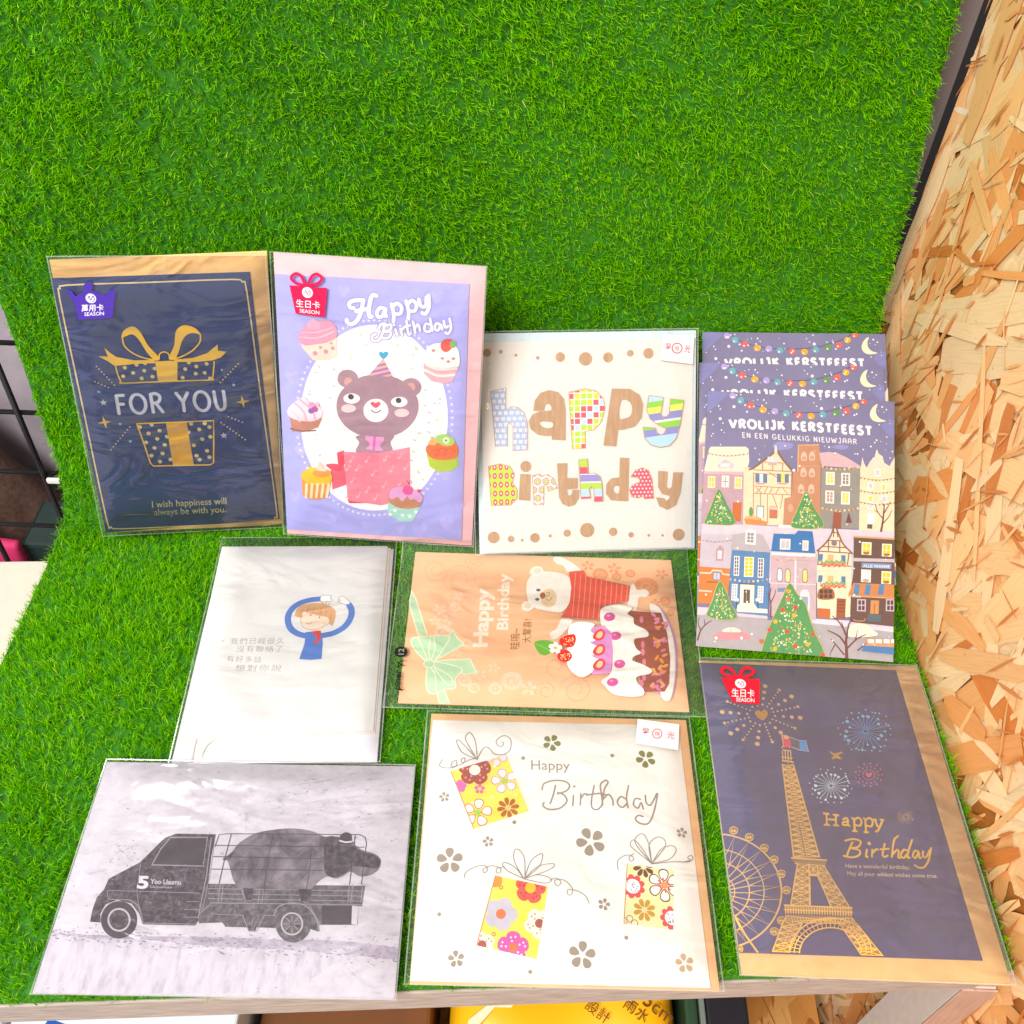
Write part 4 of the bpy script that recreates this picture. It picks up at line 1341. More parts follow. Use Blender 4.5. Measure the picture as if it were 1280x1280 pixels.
letter('letter_y', [(992, 805), (1040, 808), (1035, 890), (1048, 900), (1064, 890), (1072, 812), (1122, 812), (1108, 920), (1085, 985), (1040, 1010), (997, 990), (980, 945), (1020, 950), (1035, 965), (1050, 952), (1052, 935), (1012, 925), (992, 890)], KR)
A.sleeve([(0, 78), (1206, 26), (1196, 1221), (6, 1256)], 0.0030, 3, 0.0007, gain=0.5)


def price_tag(A, quad, red='#c8304a'):
    A.part('price_sticker', A.sleeve_o)
    P = bil(quad)
    A.poly([P(0, 0), P(1, 0), P(1, 1), P(0, 1)], mottle('price_label', [(0.3, '#e6dfe4'), (0.7, '#eee7eb')], 400))
    h = math.hypot(P(0, 1)[0] - P(0, 0)[0], P(0, 1)[1] - P(0, 0)[1])
    up = ((P(0, 0)[0] - P(0, 1)[0]) / h, (P(0, 0)[1] - P(0, 1)[1]) / h)
    U = lambda k: (up[0] * h * k, up[1] * h * k)
    A.text('昱', P(.13, .58), P(.30, .58), U(.22), red, 0.006)
    A.text('特', P(.43, .57), P(.55, .57), U(.15), red, 0.004)
    A.text('光', P(.72, .58), P(.90, .58), U(.22), red, 0.006)
    c = P(.49, .48)
    A.stroke([(c[0] + h * .19 * math.cos(t), c[1] + h * .19 * math.sin(t)) for t in (6.283 * i / 12 for i in range(12))], h * .035, red, closed=True)
    A.text('51050704', P(.06, .22), P(.9, .20), U(.14), '#d5cdd6')
    A.text('25  15.-', P(.06, .90), P(.92, .92), U(.16), '#d5cdd6')


price_tag(A, [(1010, 78), (1178, 88), (1170, 237), (996, 215)])
A.bake()
ALB = 0.86

# ---------------- three winter village postcards (one built, two copied)
A = Card('village', 'postcard', 'front postcard of a snowy village street, full view with VROLIJK KERSTFEEST, leaning on two others', 'postcard', 'winter village postcards stacked against the turf')
A.view(860, 400, 4.741)
DZ = 0.000009
ALB = 0.70  # village colours dimmed: weaker light on the tilted card put into them
sheet, sq = A.slab('card_sheet', [(112, 418), (1225, 487), (1212, 2028), (50, 1933)], 0.0, 0.0005, mottle('village_sky', [(0.3, '#7f7a9e'), (0.7, '#8b86aa')], 18, 4))
A.clip = sq
A.part('night_sky', sheet)
for pts in ([(100, 415), (240, 425), (150, 520), (100, 540)], [(1150, 620), (1240, 600), (1240, 700), (1190, 690)]):
    A.blob(pts, '#8a88bc')
A.blob([(500, 745), (540, 722), (620, 735), (600, 765), (530, 770)], '#9a96cc')
A.blob([(850, 755), (900, 740), (950, 750), (920, 770)], '#9a96cc')
rr = random.Random(11)
A.part('moon', sheet)
A.blob([(1122, 500), (1092, 520), (1076, 560), (1090, 592), (1125, 606), (1172, 600), (1140, 588), (1118, 565), (1112, 535)], '#f4ebc4')
A.part('house', sheet)
P = A.poly
# back row
P([(50, 900), (330, 895), (330, 1240), (50, 1230)], '#c4a2b0')
P([(105, 905), (95, 890), (125, 765), (135, 752), (340, 752), (358, 765), (362, 840), (345, 905)], '#f4e5cc')
P([(95, 898), (348, 900), (345, 918), (95, 912)], '#e2b4bc')
P([(168, 862), (222, 825), (278, 858), (262, 880), (185, 880)], '#d8c3d2'); P([(195, 850), (246, 852), (244, 874), (192, 872)], '#f6eee4')
A.stroke([(115, 790), (180, 805), (250, 808), (352, 798)], 3, '#b89a96')
for i in range(11):
    A.dot(120 + i * 23, 793 + 13 * math.sin(i * .31), 5, ['#c08a72', '#9a8aa0', '#c87a70'][i % 3], n=8)
for x, y, c in ((118, 925, '#f3d25e'), (200, 922, '#f2e6ea'), (276, 930, '#f3d25e')):
    P([(x, y), (x + 44, y + 2), (x + 42, y + 72), (x - 2, y + 70)], '#f5e6c8'); P([(x + 6, y + 8), (x + 38, y + 10), (x + 36, y + 64), (x + 4, y + 62)], c)
    A.stroke([(x + 21, y + 8), (x + 19, y + 64)], 4, '#f5e6c8' if c != '#f2e6ea' else '#8f8290', False); A.stroke([(x + 4, y + 36), (x + 38, y + 37)], 4, '#f5e6c8' if c != '#f2e6ea' else '#8f8290', False)
P([(265, 1080), (318, 1082), (312, 1195), (262, 1192)], '#d2703a')
A.stroke([(110, 1005), (190, 1022), (330, 1015)], 3, '#c99a86')
# half-timbered gable
A.part('house', sheet)
P([(330, 870), (378, 880), (520, 775), (612, 890), (615, 1050), (570, 1060), (565, 1220), (325, 1215)], '#f2dcba')
A.stroke([(358, 888), (385, 880), (440, 840), (500, 795), (522, 778), (560, 830), (617, 898)], 11, '#8f6a52')
P([(512, 745), (524, 745), (528, 790), (510, 790)], '#e9dcc0')
TB = '#b98a66'
for a, b in (((385, 890), (612, 900)), ((382, 910), (612, 920)), ((440, 840), (440, 890)), ((500, 850), (500, 893)), ((560, 850), (558, 895)), ((388, 985), (612, 998)), ((385, 1028), (612, 1038)), ((388, 905), (385, 1190)), ((612, 900), (610, 1050)), ((435, 990), (400, 1030)), ((400, 990), (435, 1030)), ((470, 992), (450, 1032)), ((500, 992), (480, 1032)), ((540, 995), (515, 1035)), ((560, 996), (590, 1036)), ((480, 905), (540, 945)), ((428, 1030), (428, 1200)), ((470, 1035), (470, 1200)), ((500, 1035), (530, 1120)), ((560, 1038), (545, 1120)), ((440, 842), (560, 850))):
    A.stroke([a, b], 5, TB, False)
P([(470, 812), (528, 815), (528, 848), (468, 845)], '#cfdde0'); P([(470, 848), (525, 850), (522, 862), (472, 860)], '#eaa9a4'); A.stroke([(499, 813), (498, 846)], 4, '#f5efe6', False)
for x in (398, 526):
    P([(x, 912), (x + 24, 913), (x + 24, 965), (x, 963)], '#6f7fa0'); P([(x + 46, 914), (x + 70, 915), (x + 70, 968), (x + 46, 966)], '#6f7fa0')
    P([(x + 24, 912), (x + 46, 913), (x + 46, 964), (x + 24, 963)], '#c9dfe6' if x < 400 else '#f0dc62'); P([(x + 2, 966), (x + 60, 968), (x + 58, 976), (x + 4, 975)], '#e79aa4')
P([(405, 1100), (450, 1102), (448, 1175), (403, 1173)], '#8aa0a8'); P([(411, 1108), (444, 1110), (442, 1175), (409, 1173)], '#f4efe8')
P([(482, 1105), (530, 1107), (528, 1178), (480, 1176)], '#c97a5a'); P([(484, 1108), (528, 1110), (528, 1126), (484, 1124)], '#e7c6b8')
A.ell(372, 1138, 12, 30, '#6aa05a', n=14)
# brown tower house
A.part('house', sheet)
P([(570, 1060), (612, 1050), (620, 900), (645, 900), (650, 742), (775, 740), (785, 820), (780, 1240), (560, 1235)], '#c98f6c')
A.stroke([(648, 900), (652, 744), (775, 742)], 7, '#e8b87c', False)
for x, y in ((685, 808), (733, 806), (682, 902), (732, 904), (668, 1000), (728, 1000)):
    A.blob([(x, y - 26), (x + 16, y - 8), (x + 15, y + 26), (x - 15, y + 26), (x - 16, y - 8)], '#e3bfa8', n=3)
    P([(x - 10, y + 4), (x + 10, y + 4), (x + 10, y + 22), (x - 10, y + 22)], '#c79c84')
A.stroke([(655, 870), (775, 868)], 4, '#dba684', False)
A.ell(605, 1118, 17, 24, '#d9a58a', n=14)
# grey house
A.part('house', sheet)
P([(790, 880), (1018, 880), (1012, 1240), (778, 1235)], '#9a948c')
P([(775, 790), (830, 784), (880, 790), (940, 818), (1020, 868), (1015, 882), (790, 868)], '#dbb6bc')
for x, y, c in ((815, 902, '#f4da52'), (906, 908, '#9a8f92'), (812, 1012, '#b99a94'), (905, 1018, '#f4da52')):
    P([(x, y), (x + 52, y + 2), (x + 51, y + 78), (x - 1, y + 76)], '#f6efe6'); P([(x + 9, y + 9), (x + 43, y + 11), (x + 42, y + 68), (x + 8, y + 66)], c)
    A.stroke([(x + 26, y + 5), (x + 25, y + 72)], 5, '#f6efe6', False)
    for k in (24, 42):
        A.stroke([(x + 5, y + k + 2), (x + 46, y + k + 3)], 3, '#f6efe6', False)
for y0 in (868, 1112):
    A.stroke([(785, y0), (850, y0 + 14), (920, y0 + 20), (1015, y0 + 4)], 2.5, '#7f756e')
    for i in range(9):
        A.dot(795 + i * 26, y0 + 5 + 15 * math.sin(i * .38), 7, ['#f2c46a', '#e8976a', '#f5e0a8'][i % 3], n=8)
P([(860, 1140), (908, 1142), (905, 1238), (852, 1236)], '#a05c46'); P([(950, 1140), (970, 1205), (932, 1203)], '#7c4650')
# cream gabled house
A.part('house', sheet)
P([(1018, 872), (1230, 885), (1230, 1260), (1010, 1250)], '#f3deba')
P([(1055, 880), (1075, 840), (1102, 815), (1112, 775), (1118, 770), (1126, 795), (1150, 812), (1160, 850), (1190, 868), (1230, 800), (1230, 890), (1020, 880), (1030, 815), (1040, 850)], '#efdcc6')
for x, y, c in ((1105, 885, '#cfd3de'), (1062, 965, '#cfc9d8'), (1140, 972, '#f2dc5a'), (1060, 1040, '#f2dc5a'), (1142, 1042, '#cfc9d8'), (1062, 1080, '#d5d5e0')):
    P([(x, y), (x + 34, y + 1), (x + 33, y + 44), (x - 1, y + 43)], '#faf4ea'); P([(x + 6, y + 6), (x + 28, y + 7), (x + 27, y + 38), (x + 5, y + 37)], c)
for y0 in (935, 1012, 1080):
    A.stroke([(1015, y0), (1110, y0 + 16), (1225, y0 + 6)], 2.5, '#b29478')
    for i in range(10):
        A.dot(1022 + i * 22, y0 + 4 + 14 * math.sin(i * .33), 5.5, ['#c0744e', '#8f7a5c', '#b8925c'][i % 3], n=8)
P([(1062, 1148), (1100, 1150), (1098, 1210), (1058, 1208)], '#faf5ee'); P([(1060, 1212), (1090, 1214), (1088, 1240), (1058, 1238)], '#6a5a50')
A.part('street', sheet)
P([(40, 1208), (330, 1215), (620, 1230), (1235, 1255), (1235, 1330), (40, 1290)], '#dccfd9')
P([(330, 1180), (430, 1188), (470, 1200), (465, 1218), (340, 1212)], '#e0904e'); P([(340, 1165), (420, 1168), (425, 1188), (332, 1180)], '#eab27c')
P([(540, 1215), (640, 1220), (640, 1236), (530, 1230)], '#f5eef0')
P([(30, 1255), (640, 1265), (1235, 1300), (1235, 1560), (30, 1560)], '#d8cbd8')
P([(20, 1750), (240, 1752), (470, 1766), (470, 1780), (720, 1780), (1235, 1812), (1235, 2060), (20, 2060)], '#b3abae')
P([(20, 1700), (470, 1720), (470, 1770), (240, 1752), (20, 1748)], '#dccfd9'); P([(715, 1768), (1000, 1785), (1230, 1812), (1230, 1852), (960, 1820), (715, 1795)], '#e2d8e4')
A.part('house', sheet)
# front row: orange, blue, pink, gable, brown shop
P([(60, 1460), (250, 1470), (230, 1690), (55, 1680)], '#d9823e'); P([(62, 1268), (265, 1275), (245, 1475), (66, 1462)], '#cdc1cc')
A.stroke([(68, 1500), (130, 1502), (145, 1485), (195, 1488), (205, 1508), (245, 1512)], 10, '#f3d6bc', False); A.stroke([(60, 1605), (140, 1610)], 9, '#f3d6bc', False)
P([(148, 1494), (192, 1496), (190, 1545), (145, 1543)], '#8a8496'); P([(152, 1499), (188, 1501), (186, 1540), (150, 1538)], '#c6c9dc')
A.stroke([(170, 1498), (168, 1542)], 3.5, '#8a8496', False); A.stroke([(110, 1553), (200, 1557)], 8, '#a85f34', False)
P([(165, 1360), (188, 1335), (212, 1358), (206, 1432), (162, 1428)], '#bf9aa4'); P([(174, 1368), (200, 1370), (197, 1418), (172, 1416)], '#ead9de')
A.stroke([(85, 1305), (160, 1320), (255, 1306)], 2.5, '#a7979c')
for i in range(8):
    A.dot(90 + i * 23, 1308 + 8 * math.sin(i * .44), 5, ['#c98a80', '#8a94a8', '#c9a06a'][i % 3], n=8)
A.part('house', sheet)
P([(258, 1365), (485, 1375), (470, 1755), (280, 1735), (240, 1560)], '#5f88b8')
P([(262, 1275), (340, 1262), (400, 1265), (440, 1280), (492, 1372), (486, 1380), (252, 1364)], '#bdb3b8')
P([(340, 1250), (370, 1238), (402, 1252), (398, 1335), (337, 1330)], '#f4efea'); P([(350, 1262), (388, 1264), (385, 1322), (348, 1320)], '#9a9298')
for k in (1282, 1302):
    A.stroke([(346, k), (390, k + 2)], 3.5, '#f4efea', False)
A.stroke([(368, 1262), (366, 1322)], 3.5, '#f4efea', False)
for x, y, w, h, c in ((272, 1400, 32, 116, '#6f6a78'), (333, 1405, 56, 118, '#f3cf1e'), (414, 1412, 34, 116, '#6f6a78'), (258, 1565, 34, 98, '#b4bcc8'), (412, 1578, 34, 98, '#b4bcc8')):
    P([(x, y), (x + w, y + 2), (x + w - 4, y + h + 2), (x - 4, y + h)], '#f6f1ea')
    nx_ = 2
    for i in range(nx_):
        for j in range(5):
            xa = x + 4 + i * (w - 6) / 2 - 3 * j / 5; ya_ = y + 6 + j * (h - 8) / 5
            P([(xa, ya_), (xa + (w - 14) / 2, ya_), (xa + (w - 14) / 2 - 1, ya_ + (h - 26) / 5), (xa - 1, ya_ + (h - 26) / 5)], c)
P([(308, 1568), (392, 1572), (388, 1680), (410, 1710), (468, 1715), (470, 1740), (288, 1730), (284, 1700), (305, 1680)], '#f2ead8')
P([(328, 1598), (366, 1600), (364, 1680), (326, 1678)], '#6a5650'); A.stroke([(345, 1600), (343, 1678)], 3, '#b9a48c', False)
A.stroke([(300, 1564), (400, 1568)], 7, '#6a5a58', False)
A.stroke([(245, 1532), (330, 1550), (400, 1553), (475, 1545)], 2.5, '#6a5f74')
for i in range(9):
    A.dot(250 + i * 27, 1538 + 13 * math.sin(i * .37), 7, ['#f0a08a', '#f2cf6a', '#e8e2d8', '#7fb89a'][i % 4], n=8)
for x in (285, 412):
    A.ell(x, 1660, 15, 11, '#f3f0f2', n=12); A.stroke([(x, 1668), (x, 1712)], 7, '#4c5668', False)
A.part('house', sheet)
P([(490, 1380), (760, 1395), (755, 1775), (480, 1755)], '#cdb2b8')
P([(505, 1268), (630, 1272), (650, 1250), (735, 1255), (752, 1385), (490, 1372)], '#3f78b4')
A.stroke([(492, 1385), (600, 1392), (752, 1398)], 18, '#efe4e6', False)
for x, y, w, h in ((543, 1298, 62, 66), (676, 1308, 36, 62)):
    P([(x, y), (x + w, y + 2), (x + w - 2, y + h), (x - 2, y + h - 2)], '#f2e8da'); P([(x + 8, y + 10), (x + w - 8, y + 12), (x + w - 10, y + h - 8), (x + 6, y + h - 10)], '#c9c4d2'); A.stroke([(x + w / 2, y + 8), (x + w / 2 - 1, y + h - 8)], 5, '#f2e8da', False)
A.stroke([(635, 1420), (632, 1620)], 9, '#f0e4e8', False); A.stroke([(482, 1560), (755, 1570)], 6, '#e6d6dc', False)
for x, y, c in ((541, 1510, '#eef0f2'), (588, 1514, '#f4e296'), (691, 1515, '#f2dc72')):
    A.blob([(x, y - 40), (x + 15, y - 24), (x + 15, y + 38), (x - 15, y + 38), (x - 15, y - 24)], '#8f7f86', n=3); A.blob([(x, y - 34), (x + 11, y - 20), (x + 11, y + 33), (x - 11, y + 33), (x - 11, y - 20)], c, n=3)
    A.stroke([(x - 11, y + 2), (x + 11, y + 2)], 3, '#cdbcc0', False)
A.stroke([(490, 1410), (560, 1432), (640, 1425), (745, 1432)], 2.5, '#b79aa0')
for i in range(10):
    A.dot(500 + i * 26, 1418 + 12 * math.sin(i * .6), 6, ['#e8b08a', '#d98a92', '#e9d08a'][i % 3], n=8)
P([(530, 1590), (578, 1588), (566, 1614), (526, 1612)], '#7d90b0'); A.blob([(660, 1720), (662, 1620), (690, 1598), (716, 1622), (714, 1730)], '#eadce0', n=3); P([(672, 1640), (708, 1642), (706, 1735), (674, 1732)], '#9aa9c0')
# second gable
A.part('house', sheet)
P([(762, 1400), (775, 1370), (830, 1310), (858, 1245), (868, 1235), (885, 1260), (900, 1310), (962, 1385), (968, 1760), (838, 1770), (838, 1720), (762, 1712)], '#f2dfc0')
A.stroke([(760, 1372), (800, 1338), (838, 1290), (858, 1240), (872, 1235), (890, 1275), (915, 1330), (972, 1390)], 9, '#8f6450')
for a, b in (((765, 1372), (968, 1385)), ((790, 1345), (935, 1352)), ((830, 1308), (905, 1312)), ((828, 1310), (828, 1370)), ((895, 1312), (895, 1378)), ((765, 1450), (965, 1462)), ((950, 1385), (940, 1455)), ((770, 1405), (800, 1445)), ((765, 1455), (770, 1375)), ((850, 1262), (885, 1264)), ((860, 1240), (858, 1290)), ((880, 1255), (884, 1292))):
    A.stroke([a, b], 6, '#8f6450', False)
A.dot(862, 1325, 17, '#8a7a80')
for y0 in (1390, 1515):
    P([(770, y0), (795, y0), (792, y0 + 42), (766, y0 + 40)], '#5b86ac'); P([(904, y0 + 6), (930, y0 + 6), (930, y0 + 48), (906, y0 + 46)], '#5b86ac')
    P([(825, y0 + 2), (860, y0 + 4), (858, y0 + 42), (822, y0 + 40)], '#f0b878')
    for i in range(15):
        A.dot(785 + i * 10, y0 + 43 + 5 * ((i * 7) % 3), 8, '#8fae6a', n=8)
    for i in range(14):
        A.dot(788 + i * 10.5, y0 + 60 + 5 * ((i * 5) % 3), 8.5, ['#dc6a4c', '#e38a6a'][i % 2], n=8)
A.blob([(770, 1655), (768, 1610), (790, 1590), (840, 1590), (862, 1612), (858, 1655)], '#a86a3c', n=3)
for i in range(3):
    for j in range(2):
        P([(778 + i * 26, 1600 + j * 28), (798 + i * 26, 1600 + j * 28), (797 + i * 26, 1622 + j * 28), (777 + i * 26, 1622 + j * 28)], '#5a443c')
P([(765, 1708), (840, 1714), (838, 1772), (762, 1765)], '#c9703a'); P([(878, 1650), (932, 1654), (928, 1772), (874, 1768)], '#a05c3c')
for k in range(4):
    A.stroke([(882, 1668 + k * 20), (928, 1670 + k * 20)], 4, '#6f4632', False)
# brown shop
A.part('house', sheet)
P([(978, 1285), (1230, 1300), (1230, 1820), (955, 1790), (962, 1590), (975, 1500)], '#6e5248')
P([(970, 1412), (1225, 1420), (1225, 1440), (970, 1432)], '#c9b8bc'); P([(975, 1282), (1225, 1296), (1225, 1306), (975, 1292)], '#d9a06a')
for x, y, c in ((1025, 1318, '#f3cf1e'), (1145, 1328, '#f3cf1e'), (1022, 1480, '#dcdcf0'), (1142, 1490, '#f3cf1e')):
    P([(x, y), (x + 58, y + 3), (x + 56, y + 78), (x - 2, y + 75)], '#f5ead0'); P([(x + 8, y + 8), (x + 49, y + 11), (x + 47, y + 68), (x + 6, y + 65)], c); A.stroke([(x + 28, y + 8), (x + 26, y + 68)], 4.5, '#f5ead0', False); A.stroke([(x + 6, y + 37), (x + 48, y + 40)], 4.5, '#f5ead0', False)
    A.ell(x + 27, y + 66, 20, 9, '#a87a3c' if c == '#f3cf1e' else '#b9a6a0', n=12)
P([(1025, 1440), (1200, 1448), (1198, 1478), (1022, 1470)], '#7f97c0'); A.text('ALLE WARME', (1032, 1467), (1190, 1473), (0, -17), '#e8ecf4', 0.02)
P([(975, 1560), (1230, 1572), (1230, 1650), (945, 1630)], '#cf8650')
for x in (985, 1050, 1130):
    P([(x, 1568), (x + 30, 1570), (x + 22, 1632), (x - 12, 1630)], '#5b86b0')
A.stroke([(945, 1636), (1228, 1652)], 8, '#e0a070', False); A.text('CAFE', (968, 1645), (1020, 1647), (0, -10), '#f0e4d4', 0.02)
for x in (998, 1168):
    P([(x, 1655), (x + 52, 1658), (x + 50, 1730), (x - 2, 1727)], '#d2b6bc')
    for i in range(2):
        for j in range(2):
            P([(x + 7 + i * 21, 1663 + j * 32), (x + 23 + i * 21, 1664 + j * 32), (x + 22 + i * 21, 1690 + j * 32), (x + 6 + i * 21, 1689 + j * 32)], '#5a4a4c')
P([(1078, 1662), (1128, 1665), (1124, 1745), (1074, 1742)], '#d2925a'); A.stroke([(1100, 1682), (1098, 1742)], 4, '#8f5a38', False); P([(1062, 1745), (1140, 1750), (1136, 1792), (1056, 1788)], '#5f6a74')
A.stroke([(972, 1768), (985, 1782), (1035, 1785), (1046, 1770)], 6, '#c98a6a')
A.part('car', sheet)
A.blob([(940, 1860), (960, 1815), (1010, 1800), (1060, 1810), (1095, 1840), (1120, 1868), (1050, 1880), (960, 1880)], '#f2ecd0')
P([(1050, 1888), (1230, 1900), (1230, 1945), (1040, 1930)], '#d79a6c')
for x in (1062, 1108, 1155, 1200):
    P([(x, 1892), (x + 36, 1895), (x + 34, 1918), (x - 2, 1915)], '#f2ece6')
P([(1040, 1930), (1230, 1942), (1230, 1985), (1022, 1962)], '#4f80b4')
A.part('car', sheet)
A.blob([(148, 1880), (180, 1850), (215, 1835), (255, 1822), (300, 1828), (330, 1850), (365, 1870), (355, 1895), (250, 1897), (165, 1892)], '#e7949c')
A.blob([(200, 1845), (235, 1824), (285, 1826), (315, 1848), (250, 1850)], '#f7ead2'); A.stroke([(255, 1822), (252, 1850)], 4, '#e7949c', False)
for x in (166, 316):
    A.dot(x, 1885, 14, '#8d8488'); A.dot(x, 1885, 10, '#f6f0ec')
G1, G2 = paper('#5c9a5c'), paper('#4f8f58')


def fir(pts, lights, seed):
    A.part('fir_tree', sheet)
    q = catmull(pts, True, 3)
    A.stroke(q, 7, '#e3c06a', smooth=False, closed=True)
    P(q, G1)
    r_ = random.Random(seed)
    xs = [p[0] for p in pts]; ys = [p[1] for p in pts]
    x0, x1, y0, y1 = min(xs), max(xs), min(ys), max(ys)
    top = [p for p in pts if p[1] == y0][0][0]
    for i in range(lights):
        t = r_.random() ** 0.6
        x = top + (r_.uniform(-1, 1)) * (x1 - x0) * 0.43 * t + ((x0 + x1) / 2 - top) * t
        y = y0 + 10 + (y1 - y0 - 22) * t
        k = r_.random()
        if k < 0.45:
            A.stroke([(x, y), (x + r_.uniform(-4, 4), y + r_.uniform(8, 16))], 4, r_.choice(['#d9d86a', '#b9d6a0', '#e8e2a0', '#3f8050', '#7fb87a']), False)
        else:
            A.dot(x, y, r_.uniform(3, 6), r_.choice(['#f3df6a', '#f3c84a', '#e8f0b8', '#e2704c', '#f4f0e6']), n=8)


fir([(180, 1005), (205, 1045), (230, 1100), (272, 1175), (265, 1215), (180, 1215), (100, 1208), (105, 1180), (130, 1120), (160, 1040)], 90, 1)
fir([(697, 1020), (720, 1060), (745, 1120), (792, 1190), (790, 1232), (700, 1240), (615, 1230), (615, 1195), (640, 1140), (675, 1060)], 90, 2)
fir([(190, 1552), (225, 1615), (250, 1680), (285, 1750), (270, 1772), (190, 1778), (115, 1755), (112, 1735), (145, 1660), (165, 1590)], 110, 3)
fir([(600, 1562), (640, 1620), (690, 1680), (715, 1760), (750, 1860), (800, 1965), (790, 2060), (600, 2060), (428, 2040), (435, 1960), (470, 1850), (510, 1750), (560, 1640)], 260, 4)
for x, y, c in ((590, 1610, '#e2a03a'), (590, 1655, '#dc7a4a'), (558, 1718, '#d9523c'), (635, 1705, '#d9523c'), (515, 1788, '#eeb23c'), (625, 1752, '#eeb23c'), (482, 1838, '#d9523c'), (585, 1848, '#d9523c'), (735, 1865, '#d9523c'), (432, 1905, '#dc6a3c'), (512, 1950, '#eeb23c'), (632, 1935, '#d9523c'), (705, 1922, '#eeb23c'), (795, 1985, '#d9523c')):
    A.dot(x, y, 13, c)
BT = '#7a4a44'
for pts, w in (([(940, 2030), (938, 1960), (935, 1900), (940, 1850)], 22), ([(936, 1930), (900, 1880), (860, 1855), (825, 1840)], 12), ([(938, 1890), (915, 1830), (880, 1780), (850, 1755)], 10), ([(940, 1850), (950, 1800), (985, 1760)], 9), ([(938, 1950), (1000, 1890), (1050, 1865)], 11), ([(985, 1905), (1000, 1840)], 7), ([(925, 1985), (880, 1930), (845, 1890)], 10), ([(880, 1780), (860, 1770)], 6), ([(915, 1830), (905, 1790)], 6), ([(1000, 1960), (1060, 1910)], 8), ([(870, 1925), (850, 1960), (838, 1990)], 7),
               ([(55, 1900), (75, 1840), (110, 1800), (140, 1782)], 10), ([(75, 1840), (60, 1800), (65, 1760)], 7), ([(100, 1810), (95, 1770)], 6),
               ([(1140, 1258), (1150, 1200), (1155, 1150), (1160, 1095)], 13), ([(1152, 1180), (1120, 1140), (1105, 1090)], 7), ([(1156, 1150), (1180, 1110), (1195, 1080)], 7), ([(1150, 1210), (1185, 1170), (1205, 1130)], 7), ([(1125, 1145), (1100, 1130)], 5), ([(1160, 1110), (1140, 1075)], 5),
               ([(486, 1760), (488, 1690), (480, 1640), (490, 1590)], 9), ([(486, 1680), (510, 1630), (515, 1600)], 6), ([(482, 1650), (470, 1620)], 5)):
    if w >= 9 and len(pts) == 4:
        A.part('bare_tree', sheet)
    A.stroke(pts, w, BT, taper=(1, .45))
A.part('lettering', sheet)
WH = paper('#faf6f4')
A.hand('VROLIJK', (248, 640), (570, 650), (-3, -48), 16, WH, 0.34)
A.hand('KERSTFEEST', (622, 652), (1088, 684), (-3, -48), 16, WH, 0.34)
A.hand('EN EEN GELUKKIG NIEUWJAAR', (322, 697), (998, 737), (-2, -29), 5.5, paper('#efe6ea'), 0.36)
A.part('string_lights', sheet)
A.stroke([(262, 420), (330, 475), (400, 510), (520, 540), (655, 550), (790, 548), (880, 530), (960, 508), (1040, 470), (1062, 478)], 3, '#5f4a5c')
for x, y, c in ((265, 450, '#b9a3e0'), (312, 478, '#6fb0bc'), (370, 508, '#ea6a5e'), (443, 534, '#f0b02a'), (513, 543, '#b9a3e0'), (580, 556, '#6fb0bc'), (655, 566, '#ea6a5e'), (728, 572, '#f0b02a'), (797, 563, '#6fb0bc'), (873, 553, '#6a9a5a'), (938, 541, '#ea6a5e'), (992, 513, '#f0b02a'), (1039, 483, '#ea6a5e')):
    A.dot(x, y, 21, c); A.dot(x - 6, y + 8, 6, '#f6e6e2', n=8)
A.part('snow', sheet)
for _ in range(120):
    x, y = rr.uniform(115, 1215), rr.uniform(440, 830)
    if not (575 < y < 745 and 230 < x < 1100):
        A.dot(x, y, rr.uniform(2.5, 6), WH, n=7)
for _ in range(55):
    A.dot(rr.uniform(90, 1200), rr.uniform(850, 1960), rr.uniform(3, 7), WH, n=7)
for x, y in ((272, 515), (190, 586), (790, 526), (625, 893)):
    A.dot(x, y, 9, WH)
A.clip = None
DZ = 0.000016
ALB = 0.86
kids = A.bake() + [sheet]
for (lu, lv, rot, dz, label) in ((-0.0031, 0.0226, 2.1, -0.0022, 'middle village postcard, only its night sky and string lights showing above the front postcard'),
                                 (-0.0010, 0.0462, 2.7, -0.0044, 'hindmost village postcard, topmost strip of sky and string lights in the stack of three')):
    r2 = A.root.copy(); COL.objects.link(r2)
    r2.matrix_world = A.M @ Matrix.Translation((lu, lv, dz)) @ Matrix.Rotation(math.radians(rot), 4, 'Z')
    r2['label'] = label
    s2 = sheet.copy(); COL.objects.link(s2); s2.parent = r2
    for k in kids:
        if k is not sheet:
            c = k.copy(); COL.objects.link(c); c.parent = s2
    CARDS.append((r2.matrix_world.copy(), sq, 0.0))

# ---------------- cream card with a waving child
A = Card('boy', 'greeting_card', 'plain cream card with a small drawn child in blue raising both arms, in clear sleeve')
A.view(200, 660, 4.13)
env, _ = A.slab('envelope', [(325, 104), (1203, 113), (1125, 1205), (52, 1222)], -0.0012, 0.0, mottle('white_paper', [(0.3, '#dad8e0'), (0.7, '#e2e0e6')], 60, 3), bevel=0.0003)
under, _ = A.slab('inner_sheet', [(325, 104), (1190, 105), (1110, 1060), (112, 1092)], 0.0001, 0.0006, paper('#efe0d6'), exact=True)
sheet, _ = A.slab('card_sheet', [(322, 102), (1177, 99), (1103, 1052), (106, 1084)], 0.0008, 0.0014, mottle('cream_card', [(0.3, '#e6e5e4'), (0.7, '#eae9e7')], 50, 3), exact=True, bevel=0.0002)
A.part('leaf_print', env)
A.stroke([(190, 1090), (175, 1150), (162, 1222)], 5, '#d9c3b8'); A.stroke([(215, 1190), (240, 1130), (290, 1088)], 3, '#b9d3b0')
A.blob([(200, 1100), (215, 1120), (235, 1110), (290, 1090), (250, 1120), (215, 1170), (205, 1150), (215, 1130)], '#d3e2cc')
A.part('child', sheet)
BL = paper('#5b80cc'); LN = paper('#8d7f80')
